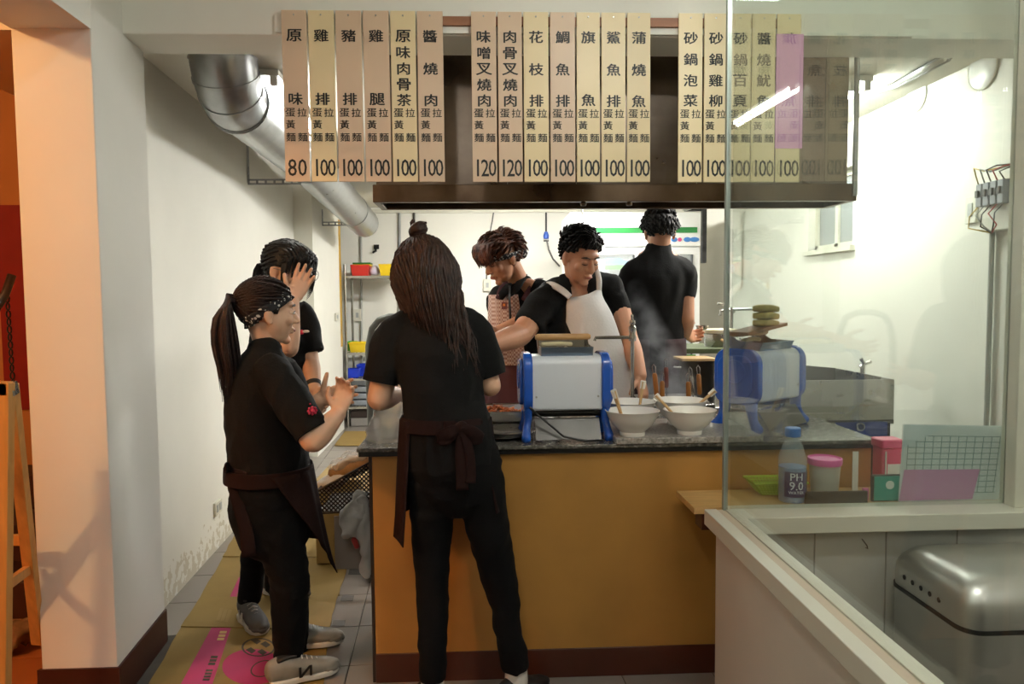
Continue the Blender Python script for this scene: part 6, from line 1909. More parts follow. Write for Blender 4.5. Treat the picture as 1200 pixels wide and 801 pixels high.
# ================================================================= girl with ponytail and patterned headband, nearest on the left
def person_ponytail():
    t = thing('person', V((P(325, 700, 2.62).x, 2.62, 0)), 'girl with ponytail and paisley headband gesturing with both hands, nearest on the left', 'person', 'people in the noodle shop')
    ph = math.radians(28)
    F3 = V((math.cos(ph), math.sin(ph), 0)); S3 = V((math.sin(ph), -math.cos(ph), 0))
    H = head_matrix(P(313, 366, 2.58), F3 + V((0, 0, -0.06)), (0.02, 0, 1), 0.97)
    b = MB()
    add_head(b, H)
    b.loft([H @ V((0, -0.02, -0.04)), P(311, 400, 2.58), P(309, 418, 2.58)], [0.047, 0.043, 0.045], n=18)
    b.loft([P(309, 420, 2.58), P(308, 450, 2.58), P(311, 520, 2.60), P(317, 585, 2.62)], [(0.055, 0.09), (0.09, 0.12), (0.09, 0.105), (0.10, 0.115)], side=F3, n=20)
    shR, elR, wrR = P(322, 442, 2.47), P(367, 516, 2.38), P(397, 484, 2.42)
    shL, elL, wrL = P(332, 438, 2.71), P(352, 505, 2.70), P(374, 468, 2.62)
    add_arm(b, shR, elR, wrR, (0.045, 0.041, 0.026))
    add_arm(b, shL, elL, wrL, (0.045, 0.040, 0.027))
    b.loft([shR, P(310, 430, 2.58), shL], [0.05, 0.06, 0.05], side=(0, 0, 1), n=16)
    # right hand: loosely closed; left hand: open, fingers to the right, thumb up
    add_hand(b, wrR, P(403, 462, 2.44) - wrR, (-0.9, 0.1, 0.25), 0.86, (0.55, 0.6, 0.65, 0.7), 0.03, 0.5, 0.5)
    add_hand(b, wrL, P(412, 458, 2.60) - wrL, (-0.25, -0.15, 1.0), 0.94, (0.05, 0.10, 0.14, 0.2), 0.13, -0.1, 0.85)
    for hp, kn, an in ((P(320, 590, 2.56), P(339, 672, 2.60), P(338, 775, 2.64)), (P(322, 588, 2.70), P(340, 668, 2.80), P(345, 770, 2.86))):
        b.loft([hp, kn, an, V((an.x, an.y, 0.05))], [0.06, 0.045, 0.036, 0.034], n=14)
    bake(b, 'body', M_SKIN, t, 0.0038, 3, 0.45)
    body = t.children[0]
    face_parts(body, H, closed=False)
    s = MB()
    s.loft([P(318, 566, 2.61), P(314, 530, 2.60), P(309, 480, 2.585), P(308, 448, 2.575), P(309, 425, 2.575), P(311, 408, 2.575)],
           [(0.145, 0.155), (0.135, 0.148), (0.132, 0.155), (0.115, 0.155), (0.088, 0.115), (0.055, 0.060)], side=F3, n=28)
    s.loft([P(312, 432, 2.50), P(325, 445, 2.46), P(345, 475, 2.42), P(365, 504, 2.385)], [0.062, 0.068, 0.063, 0.058], n=18, cap='flat')
    s.loft([P(318, 430, 2.66), P(334, 442, 2.71), P(346, 475, 2.71), P(352, 492, 2.71)], [0.060, 0.066, 0.060, 0.056], n=18, cap='flat')
    so = bake(s, 'polo_shirt', M_SHIRT, t, 0.0075, 4, None, folds(0.006, (8, 8, 6), 3.0, 0.003))
    MB().loft([P(362.5, 500, 2.39), P(366.5, 506.5, 2.384)], [0.0595, 0.0595], n=20, cap='flat').build('sleeve_cuff', M_SHIRT, so, smooth=True)
    # collar
    cl = MB()
    for a in range(20):
        pass
    MB().loft([P(310, 413, 2.578), P(311, 403, 2.578)], [(0.062, 0.068), (0.055, 0.058)], side=F3, n=22, cap='flat').build('collar', M_SHIRT, so, smooth=True)
    # embroidered red emblem on the sleeve
    e0 = P(366, 481, 2.34)
    em = MB()
    for k in range(8):
        a = 2 * PI * k / 8
        em.ell(e0 + V((0.011 * math.cos(a), 0.008 * math.cos(a), 0.011 * math.sin(a))), (0.0045, 0.0045, 0.0045), nu=8, nv=6)
    em.ell(e0, (0.008, 0.006, 0.008), nu=10, nv=6)
    em.ell(e0 + V((-0.006, 0, 0.022)), (0.003, 0.003, 0.003), nu=8, nv=6)
    emo = em.build('sleeve_emblem', mat('red_embroidery', '#c02a48', 0.6), so, smooth='all'); emo['kind'] = 'stuff'
    tr = MB()
    tr.loft([P(318, 555, 2.61), P(319, 590, 2.62), P(322, 618, 2.62)], [(0.125, 0.135), (0.150, 0.150), (0.135, 0.135)], side=F3, n=26)
    tr.loft([P(318, 600, 2.56), P(330, 640, 2.58), P(339, 676, 2.60), P(339, 730, 2.63), P(338, 784, 2.645)], [0.088, 0.080, 0.070, 0.060, 0.050], n=20, cap='flat')
    tr.loft([P(320, 598, 2.70), P(332, 640, 2.76), P(340, 672, 2.80), P(344, 722, 2.84), P(346, 768, 2.86)], [0.085, 0.078, 0.066, 0.058, 0.050], n=20, cap='flat')
    bake(tr, 'trousers', M_TROUSER, t, 0.008, 4, None, folds(0.006, (7, 7, 9), 8.0, 0.003))
    M_SIL = mat('silver_grey_sneaker', '#8f8a80', 0.55, var=0.2, vscale=20); M_WS = mat('white_rubber_sole', '#d8d4ca', 0.5)
    hR, tR = PZ(318, 803, 0.011), PZ(394, 784, 0.011)
    tR = hR + (tR - hR).normalized() * 0.245
    o, d, s_, L = shoe(t, hR, tR, M_SIL, M_WS, 0.095, 0.043, laces=1)
    nb = hR + d * 0.11 + s_ * 0.046 + V((0, 0, 0.045))
    MB().prism([nb + d * -0.02 + V((0, 0, -0.018)), nb + d * -0.010 + V((0, 0, -0.018)), nb + d * 0.018 + V((0, 0, 0.010)), nb + d * 0.018 + V((0, 0, -0.018)), nb + d * 0.026 + V((0, 0, -0.018)), nb + d * 0.026 + V((0, 0, 0.02)), nb + d * 0.016 + V((0, 0, 0.02)), nb + d * -0.012 + V((0, 0, -0.008)), nb + d * -0.012 + V((0, 0, 0.02)), nb + d * -0.02 + V((0, 0, 0.02))], s_ * 0.003).build('shoe_emblem', M_BLACKLINE, o)
    hL = V((P(345, 770, 2.86).x, 2.86, 0.011)) - V((0.05, 0, 0))
    shoe(t, hL, hL + V((0.235, 0.05, 0)), M_SIL, M_WS, 0.095, 0.043, laces=1)
    # half apron: front panel with drooping corner, bow behind
    wrap_panel('apron', M_APRON, t, P(315, 548, 2.60), V((P(330, 660, 2.62).x, 2.62, P(330, 668, 2.62).z)), (0.160, 0.152), (0.172, 0.175), F3, -70, 100, a1b=22,
               hem=lambda u: 0.82 + 0.26 * max(0, u - 0.45) / 0.55, flare=0.06, fold=0.004)
    wrap_panel('waistband', M_APRON, t, P(315, 544, 2.60), P(316, 560, 2.605), (0.158, 0.150), (0.162, 0.155), F3, -180, 180, fold=0.001)
    kn = P(268, 548, 2.55)
    bo = MB(); bo.ell(kn, (0.016, 0.016, 0.018))
    bo.loft([kn + V((0.02, 0, 0)), P(266, 547, 2.52), P(264, 549, 2.47)], [(0.016, 0.006), (0.020, 0.006), (0.018, 0.005)], side=(0, 0, 1), n=10)
    bo.loft([kn, P(276, 553, 2.50), P(290, 556, 2.46)], [(0.014, 0.006), (0.018, 0.007), (0.010, 0.005)], side=(0, 0, 1), n=10)
    bake(bo, 'apron_bow', M_APRON, t, 0.005, 2)
    ribbon([kn, P(276, 580, 2.48), P(288, 620, 2.47), P(292, 652, 2.47)], [0.014, 0.018, 0.022, 0.024], (1, 0.3, 0)).build('apron_tie', M_APRON, t, smooth='all')
    # hair pulled back
    rnd = random.Random(5)
    mask = lambda p: p.z > -0.045 - 0.3 * (p.y + 0.05) * (p.y > -0.05) and not (p.y > 0.030 and p.z < 0.045) and not (p.z < 0.0 and p.y > -0.035)
    hm = cap_shell(H, mask, 1.01)
    items = []
    pony = V((0.0, -0.108, 0.030))
    for d in fib(420):
        p = scalp_pt(d, 1.015)
        if not mask(p): continue
        m1 = HC + (p.lerp(pony, 0.45) - HC).normalized() * ((p - HC).length * 0.55 + (pony - HC).length * 0.45) * 1.03
        items.append(([p, m1, pony], 0.0058))
    for k in range(150):
        a = rnd.uniform(0, 2 * PI); rr = rnd.uniform(0.2, 1)
        ox, oy = 0.046 * rr * math.cos(a), 0.040 * rr * math.sin(a)
        ln = 0.31 + 0.06 * rnd.random()
        pts = [pony + V((ox * .3, 0.01, oy * .3)), pony + V((ox * .8, -0.026, 0.012 + oy * .5)), pony + V((ox * 1.2, -0.038 + oy * .8, -0.06)), pony + V((ox * 1.35, -0.030 + oy * 1.1, -0.15)),
               pony + V((ox * 1.25 + 0.004, -0.016 + oy, -0.23)), pony + V((ox * .9 + rnd.uniform(-.01, .01), -0.008 + oy * .8, -ln))]
        items.append((pts, 0.0075))
    locks(hm, H, items)
    ho = hm.build('hair', hair_mat('chestnut_black_hair', '#2c1a15', '#130b09'), t, smooth='all')
    R3 = H.to_3x3()
    MB().tube([H @ (pony + V((0.020 * math.cos(a), -0.006, 0.020 * math.sin(a)))) for a in [2 * PI * i / 14 for i in range(14)]], 0.006, 8, closed=True).build('hair_tie', M_BLACKLINE, ho, smooth='all')
    headband(t, H, V((0, 0.072, 0.075)), V((0, -0.085, -0.045)), 0.021)

def headband_material():
    if 'paisley_headband' in MATS: return MATS['paisley_headband']
    m = mat('paisley_headband', '#17181c', 0.8)
    nt = m.node_tree; b = nt.nodes['Principled BSDF']
    tc = nt.nodes.new('ShaderNodeTexCoord')
    vo = nt.nodes.new('ShaderNodeTexVoronoi'); vo.inputs['Scale'].default_value = 75; vo.feature = 'F1'
    nz = nt.nodes.new('ShaderNodeTexNoise'); nz.inputs['Scale'].default_value = 60
    ad = nt.nodes.new('ShaderNodeMath'); ad.operation = 'MULTIPLY'
    r = nt.nodes.new('ShaderNodeValToRGB'); r.color_ramp.interpolation = 'CONSTANT'
    r.color_ramp.elements[0].color = (*lin('#c9c6c0'), 1); r.color_ramp.elements[1].position = 0.17; r.color_ramp.elements[1].color = (*lin('#14151a'), 1)
    nt.links.new(tc.outputs['Object'], vo.inputs['Vector']); nt.links.new(tc.outputs['Object'], nz.inputs['Vector'])
    nt.links.new(vo.outputs['Distance'], ad.inputs[0]); nt.links.new(nz.outputs['Fac'], ad.inputs[1])
    nt.links.new(ad.outputs[0], r.inputs['Fac']); nt.links.new(r.outputs['Color'], b.inputs['Base Color'])
    return m

def headband(parent, H, front, back, w, name='headband', grow=1.045):
    """closed fabric band round the skull in the plane through front and back (head space)"""
    c = (front + back) / 2; fy = (front - back); L = fy.length / 2; fy.normalize()
    nrm = V((1, 0, 0)).cross(fy)
    n = 44
    vs, fs = [], []
    for i in range(n):
        a = 2 * PI * i / n
        base = c + V((1, 0, 0)) * (0.082 * math.cos(a)) + fy * (L * math.sin(a))
        for k, o in enumerate((-w, -w * 0.4, w * 0.4, w)):
            p = base + nrm * o
            # push outside the hair mass
            q = p - HC
            e = math.sqrt((q.x / HR.x) ** 2 + (q.y / HR.y) ** 2 + (q.z / HR.z) ** 2)
            tgt = grow - (0.0 if k in (1, 2) else 0.012)
            if e < tgt * 1.15:
                p = HC + q * (max(tgt, 1.0) / e) if e < tgt else p
                if e > tgt:
                    p = HC + q * (tgt / e)
            vs.append(H @ p)
    for i in range(n):
        for k in range(3):
            a, b_ = i * 4 + k, ((i + 1) % n) * 4 + k
            fs.append((a, b_, b_ + 1, a + 1))
    o = MB().add(vs, fs).build(name, headband_material(), parent, smooth='all')
    md = o.modifiers.new('solid', 'SOLIDIFY'); md.thickness = 0.003; md.offset = 1
    return o
person_ponytail()

# ================================================================= girl with glasses behind her
def person_glasses():
    t = thing('person', V((P(315, 640, 3.15).x, 3.15, 0)), 'girl with round glasses and fringe raising a hand to her face', 'person', 'people in the noodle shop')
    ph = math.radians(-32)
    F3 = V((math.cos(ph), math.sin(ph), 0))
    H = head_matrix(P(339, 317, 3.06), F3 + V((0, 0, -0.22)), (0.02, 0, 1), 1.0)
    b = MB()
    add_head(b, H)
    b.loft([H @ V((0, -0.02, -0.04)), P(334, 350, 3.08), P(333, 364, 3.09)], [0.048, 0.046, 0.06], n=18)
    b.loft([P(333, 362, 3.09), P(333, 395, 3.09), P(330, 450, 3.10), P(325, 500, 3.12)], [(0.055, 0.09), (0.09, 0.12), (0.085, 0.105), (0.10, 0.115)], side=F3, n=20)
    shR, elR, wrR = P(316, 374, 3.0), P(338, 408, 2.80), P(343, 352, 2.84)
    shL, elL, wrL = P(352, 372, 3.10), P(364, 424, 3.06), P(368, 455, 2.98)
    add_arm(b, shR, elR, wrR, (0.044, 0.038, 0.025))
    add_arm(b, shL, elL, wrL, (0.044, 0.036, 0.026))
    b.loft([shR, P(333, 368, 3.08), shL], [0.05, 0.06, 0.05], side=(0, 0, 1), n=16)
    add_hand(b, wrR, P(357, 322, 2.88) - wrR, (-0.6, -0.1, 0.6), 0.92, (0.16, 0.2, 0.25, 0.3), 0.10, 0.0, 0.5)
    add_hand(b, wrL, V((0.35, -0.3, -0.5)), (0.5, -0.3, 0.5), 0.90, (0.4, 0.4, 0.5, 0.5))
    for hp, kn, an in ((P(318, 515, 3.06), P(302, 612, 3.07), P(292, 695, 3.14)), (P(326, 515, 3.18), P(324, 600, 3.28), P(323, 676, 3.42))):
        b.loft([hp, kn, an, V((an.x, an.y, 0.05))], [0.06, 0.045, 0.036, 0.034], n=14)
    bake(b, 'body', M_SKIN, t, 0.0038, 3, 0.45)
    body = t.children[0]
    face_parts(body, H, closed=False)
    s = MB()
    s.loft([P(325, 510, 3.12), P(328, 470, 3.10), P(332, 420, 3.09), P(333, 390, 3.085), P(333, 370, 3.085), P(334, 357, 3.085)],
           [(0.125, 0.150), (0.118, 0.140), (0.122, 0.148), (0.108, 0.150), (0.080, 0.115), (0.055, 0.060)], side=F3, n=28)
    s.loft([P(346, 364, 3.09), P(355, 374, 3.10), P(362, 398, 3.08), P(366, 413, 3.07)], [0.056, 0.060, 0.054, 0.050], n=18, cap='flat')
    s.loft([P(322, 364, 3.03), P(314, 376, 2.99), P(326, 394, 2.90)], [0.056, 0.060, 0.052], n=18, cap='flat')
    so = bake(s, 'polo_shirt', M_SHIRT, t, 0.0075, 4, None, folds(0.005, (8, 8, 6), 13.0, 0.003))
    # chest badge
    lg = P(356, 389, 2.955)
    MB().ell(lg + V((-0.008, 0, 0)), (0.010, 0.006, 0.010)).build('chest_emblem', mat('red_embroidery', '#c02a48', 0.6), so, smooth='all')
    MB().ell(lg + V((0.010, -0.004, 0.003)), (0.014, 0.005, 0.006)).build('chest_lettering', mat('white_embroidery', '#cfc8c2', 0.6), so, smooth='all')
    tr = MB()
    tr.loft([P(325, 500, 3.12), P(324, 525, 3.12), P(322, 545, 3.12)], [(0.115, 0.135), (0.130, 0.145), (0.115, 0.13)], side=F3, n=26)
    tr.loft([P(316, 530, 3.07), P(308, 580, 3.05), P(300, 630, 3.08), P(296, 668, 3.12), P(292, 704, 3.14)], [0.082, 0.072, 0.060, 0.052, 0.048], n=20, cap='flat')
    tr.loft([P(326, 530, 3.18), P(326, 580, 3.24), P(324, 625, 3.32), P(323, 655, 3.38), P(323, 690, 3.42)], [0.082, 0.072, 0.060, 0.052, 0.048], n=20, cap='flat')
    bake(tr, 'trousers', M_TROUSER, t, 0.008, 4, None, folds(0.005, (7, 7, 9), 18.0, 0.003))
    M_GSN = mat('charcoal_suede_sneaker', '#4b4744', 0.7, var=0.15, vscale=20); M_WS2 = mat('off_white_sole', '#b8b2a6', 0.5)
    h1, t1 = PZ(286, 722, 0.011), PZ(316, 752, 0.011)
    d = (t1 - h1).normalized()
    o, d, s_, L = shoe(t, h1, h1 + d * 0.235, M_GSN, M_WS2, 0.10, 0.044, laces=1)
    nb = h1 + d * 0.10 + s_ * 0.046 + V((0, 0, 0.05))
    MB().prism([nb + d * -0.02 + V((0, 0, -0.018)), nb + d * -0.010 + V((0, 0, -0.018)), nb + d * 0.018 + V((0, 0, 0.010)), nb + d * 0.018 + V((0, 0, -0.018)), nb + d * 0.026 + V((0, 0, -0.018)), nb + d * 0.026 + V((0, 0, 0.02)), nb + d * 0.016 + V((0, 0, 0.02)), nb + d * -0.012 + V((0, 0, -0.008)), nb + d * -0.012 + V((0, 0, 0.02)), nb + d * -0.02 + V((0, 0, 0.02))], s_ * 0.003).build('shoe_emblem', M_WS2, o)
    an = P(323, 676, 3.42)
    h2 = V((an.x - 0.05, an.y + 0.02, 0.011))
    shoe(t, h2, h2 + V((0.22, -0.09, 0)), M_GSN, M_WS2, 0.10, 0.044, laces=1)
    # bracelet on the lowered wrist
    wd = (wrL - elL).normalized()
    MB().loft([wrL - wd * 0.030, wrL - wd * 0.012], [0.0315, 0.030], n=18, cap='flat').build('wristband', M_BLACKLINE, body, smooth=True)
    # round wire glasses
    g = MB()
    for sx in (-1, 1):
        g.tube([(sx * 0.034 + 0.025 * math.cos(a), 0.112 - 0.25 * abs(sx * 0.034 + 0.025 * math.cos(a)) ** 1.2 * 0.6, 0.002 + 0.023 * math.sin(a)) for a in [2 * PI * i / 22 for i in range(22)]], 0.0013, 6, closed=True)
        g.tube([(sx * 0.058, 0.100, 0.006), (sx * 0.076, 0.06, 0.006), (sx * 0.083, -0.005, 0.006)], 0.0013, 6)
    g.tube([(-0.009, 0.112, 0.006), (0, 0.115, 0.009), (0.009, 0.112, 0.006)], 0.0013, 6)
    g.xf(H).build('glasses', mat('thin_grey_wire', '#6d6a68', 0.3, 1.0), t, smooth='all')
    # hair: fringe and low ponytail
    rnd = random.Random(9)
    mask = lambda p: not (p.y > 0.035 and p.z < 0.050) and not (p.z < 0.012 and p.y > -0.030) and p.z > -0.05
    hm = cap_shell(H, mask, 1.03)
    items = []
    pony = V((0.0, -0.122, -0.005))
    for d in fib(280):
        p = scalp_pt(d, 1.03)
        if not mask(p): continue
        if p.y > 0.012:
            # fringe falls forward over the forehead
            q = V((p.x * 1.05, 0.094 - 0.35 * abs(p.x), 0.048 + rnd.uniform(-0.01, 0.01)))
            e = V((p.x * 1.10, 0.098 - 0.42 * abs(p.x), 0.004 + rnd.uniform(-0.010, 0.010) - 0.25 * abs(p.x)))
            items.append(([p, p.lerp(q, 0.5) + V((0, 0.018, 0.012)), q, e], 0.010))
        else:
            m1 = HC + (p.lerp(pony, 0.45) - HC).normalized() * ((p - HC).length * 0.55 + (pony - HC).length * 0.45) * 1.04
            items.append(([p, m1, pony], 0.009))
    for sx in (-1, 1):
        for k in range(6):
            items.append(([V((sx * 0.076, 0.035 + 0.004 * k, 0.05)), V((sx * 0.083, 0.045 + 0.004 * k, 0.01)), V((sx * 0.080, 0.045 + 0.004 * k, -0.04 - 0.006 * k)), V((sx * 0.076, 0.042, -0.075 - 0.008 * k))], 0.005))
    for k in range(40):
        a = rnd.uniform(0, 2 * PI); rr = rnd.uniform(0.2, 1)
        ox, oy = 0.028 * rr * math.cos(a), 0.028 * rr * math.sin(a)
        ln = 0.18 + 0.06 * rnd.random()
        items.append(([pony + V((ox * .3, 0.01, oy * .3)), pony + V((ox, -0.035 + oy * .4, 0.0 + oy * .3)), pony + V((ox * 1.2, -0.045 + oy, -0.06)), pony + V((ox, -0.035 + oy, -0.12)), pony + V((ox * .7, -0.025 + oy, -ln))], 0.010))
    locks(hm, H, items)
    hm.build('hair', M_HBLACK, t, smooth='all')
person_glasses()

# ================================================================= short textured hair helper
def short_hair(H, mask, flow, n=330, ln=0.04, r=0.008, grow=1.02, seed=1, lift=0.5):
    rnd = random.Random(seed)
    hm = cap_shell(H, mask, grow)
    items = []
    for d in fib(n):
        p = scalp_pt(d, grow)
        if not mask(p): continue
        nm = V((d.x / HR.x, d.y / HR.y, d.z / HR.z)).normalized()
        fl = flow(p)
        fl = fl - nm * fl.dot(nm)
        if fl.length > 1e-5: fl.normalize()
        l = ln(p) if callable(ln) else ln
        l *= rnd.uniform(0.75, 1.25)
        jit = V((rnd.uniform(-1, 1), rnd.uniform(-1, 1), rnd.uniform(-1, 1))) * 0.25
        p1 = p + (nm * lift + fl + jit).normalized() * (l * 0.5)
        p2 = p1 + (nm * (lift * 0.2) + fl * 1.0 + jit * 0.6 + V((0, 0, -0.15))).normalized() * (l * 0.5)
        items.append(([p - nm * 0.004, p1, p2], r * rnd.uniform(0.8, 1.2)))
    locks(hm, H, items)
    return hm

# ================================================================= man in the white apron
def person_apron():
    t = thing('person', V((P(690, 560, 3.5).x, 3.5, 0)), 'man in a black polo and white apron looking down behind the noodle machine', 'person', 'people in the noodle shop')
    F3 = V((0.22, -0.975, 0)).normalized()
    H = head_matrix(P(680, 301, 3.44), V((0.42, -0.80, -0.42)), (-0.04, 0, 1), 1.04)
    b = MB()
    add_head(b, H, male=True)
    b.loft([H @ V((0, -0.025, -0.035)), P(677, 330, 3.50), P(676, 346, 3.52)], [0.058, 0.060, 0.075], n=18)
    b.loft([P(677, 343, 3.52), P(682, 375, 3.52), P(688, 440, 3.50), P(692, 500, 3.52)], [(0.12, 0.07), (0.155, 0.10), (0.14, 0.095), (0.14, 0.10)], side=(1, 0.2, 0), n=20)
    shR, elR, wrR = P(646, 345, 3.50), P(610, 392, 3.32), P(571, 405, 3.12)
    shL, elL, wrL = P(717, 338, 3.55), P(737, 398, 3.46), P(750, 440, 3.34)
    add_arm(b, shR, elR, wrR, (0.060, 0.053, 0.034))
    add_arm(b, shL, elL, wrL, (0.058, 0.046, 0.032))
    b.loft([shR, P(680, 343, 3.53), shL], [0.065, 0.075, 0.065], side=(0, 0, 1), n=16)
    add_hand(b, wrR, V((-0.7, -0.5, -0.25)), (0.0, -0.6, 0.8), 1.05, (0.4, 0.4, 0.4, 0.4))
    add_hand(b, wrL, V((0.12, -0.25, -0.9)), (-0.6, -0.7, 0.0), 1.05, (0.35, 0.4, 0.4, 0.45), 0.05)
    for sx in (-1, 1):
        hp = P(692 + sx * 24, 500, 3.52)
        b.loft([hp, V((hp.x, 3.52, 0.48)), V((hp.x, 3.52, 0.06))], [0.07, 0.05, 0.04], n=14)
    bake(b, 'body', M_SKIN_D, t, 0.0042, 3, 0.5)
    body = t.children[0]
    face_parts(body, H, closed=True)
    s = MB()
    s.loft([P(692, 510, 3.52), P(690, 470, 3.51), P(686, 420, 3.51), P(682, 382, 3.52), P(679, 356, 3.53), P(677, 342, 3.53)],
           [(0.170, 0.125), (0.168, 0.125), (0.178, 0.130), (0.185, 0.125), (0.160, 0.095), (0.080, 0.075)], side=(1, 0.2, 0), n=28)
    s.loft([P(658, 345, 3.53), P(644, 350, 3.49), P(629, 366, 3.42), P(619, 383, 3.37)], [0.080, 0.084, 0.077, 0.070], n=18, cap='flat')
    s.loft([P(698, 338, 3.54), P(711, 341, 3.55), P(720, 353, 3.53), P(727, 367, 3.51)], [0.070, 0.070, 0.066, 0.058], n=18, cap='flat')
    s.loft([P(654, 342, 3.53), P(680, 339, 3.535), P(714, 338, 3.55)], [0.074, 0.085, 0.080], side=(0, 0, 1), n=16)
    so = bake(s, 'polo_shirt', M_SHIRT, t, 0.0085, 4, None, folds(0.007, (8, 8, 6), 23.0, 0.003))
    # open collar: two leaves
    for pts in ([P(660, 322, 3.50), P(662, 333, 3.435), P(668, 345, 3.405)], [P(694, 322, 3.50), P(695, 332, 3.44), P(691, 345, 3.405)]):
        MB().loft(pts, [(0.020, 0.006), (0.026, 0.006), (0.010, 0.005)], side=(1, 0, 0.3), n=12).build('collar_leaf', M_SHIRT, so, smooth='all')
    tr = MB()
    tr.loft([P(692, 500, 3.52), P(692, 535, 3.52)], [(0.155, 0.115), (0.160, 0.12)], side=(1, 0.2, 0), n=24)
    for sx in (-1, 1):
        hp = P(692 + sx * 21, 530, 3.52)
        tr.loft([hp, V((hp.x, 3.52, 0.48)), V((hp.x, 3.52, 0.08))], [0.09, 0.07, 0.055], n=18, cap='flat')
        shoe(t, V((hp.x, 3.58, 0)), V((hp.x + sx * 0.03, 3.33, 0)), M_BLACKLINE, M_DARK, 0.10, 0.05)
    bake(tr, 'trousers', M_TROUSER, t, 0.010, 4)
    # white bib apron: bib and skirt as one curved sheet
    def q(px, py, D): return P(px, py, D)
    rows = [(331, 700, 704, 3.42), (347, 664, 704, 3.385), (358, 664, 712, 3.372), (372, 664, 719, 3.365), (390, 663, 725, 3.362), (412, 661, 732, 3.36), (436, 659, 740, 3.355), (460, 657, 743, 3.36), (490, 656, 740, 3.36), (540, 655, 736, 3.37), (600, 656, 734, 3.38)]
    vs, fs = [], []
    nu = 20
    for (py, x0, x1, D) in rows:
        for i in range(nu + 1):
            u = i / nu
            bulge = 0.045 * (1 - (2 * u - 1) ** 2)
            vs.append(P(x0 + (x1 - x0) * u, py + (0 if py > 331 else (1 - u) * 16), D + 0.05 - bulge * 1.1 + 0.003 * math.sin(u * 14 + py * 0.05) * (py - 330) / 80))
    for r in range(len(rows) - 1):
        for i in range(nu):
            a = r * (nu + 1) + i
            fs.append((a, a + 1, a + nu + 2, a + nu + 1))
    ap = MB().add(vs, fs).build('apron', M_WAPRON, t, smooth='all', recalc=False)
    md = ap.modifiers.new('sub', 'SUBSURF'); md.levels = 1; md.render_levels = 1
    md = ap.modifiers.new('solid', 'SOLIDIFY'); md.thickness = 0.003
    ribbon([P(668, 348, 3.375), P(660, 341, 3.395), P(648, 334, 3.425), P(640, 333, 3.47)], [0.014, 0.016, 0.016, 0.014], (0.3, 0, 1)).build('apron_strap', M_WAPRON, ap, smooth='all')
    ribbon([P(702, 340, 3.38), P(702, 328, 3.395), P(700, 318, 3.43), P(698, 311, 3.47)], [0.012, 0.013, 0.012, 0.010], (1, 0, 0)).build('apron_strap', M_WAPRON, ap, smooth='all')
    mask = lambda p: p.z > 0.020 + 0.35 * (p.y + 0.02) * (p.y > -0.02) or (p.y < -0.03 and p.z > -0.055)
    mask2 = lambda p: mask(p) and not (p.y > 0.055 and p.z < 0.062)
    hm = short_hair(H, mask2, lambda p: V((p.x * 4, 0.6, 0.7)), 380, lambda p: 0.042 if p.z > 0.06 else 0.016, 0.0085, 1.05, 31, 0.9)
    hm.build('hair', M_HBLACK, t, smooth='all')
person_apron()

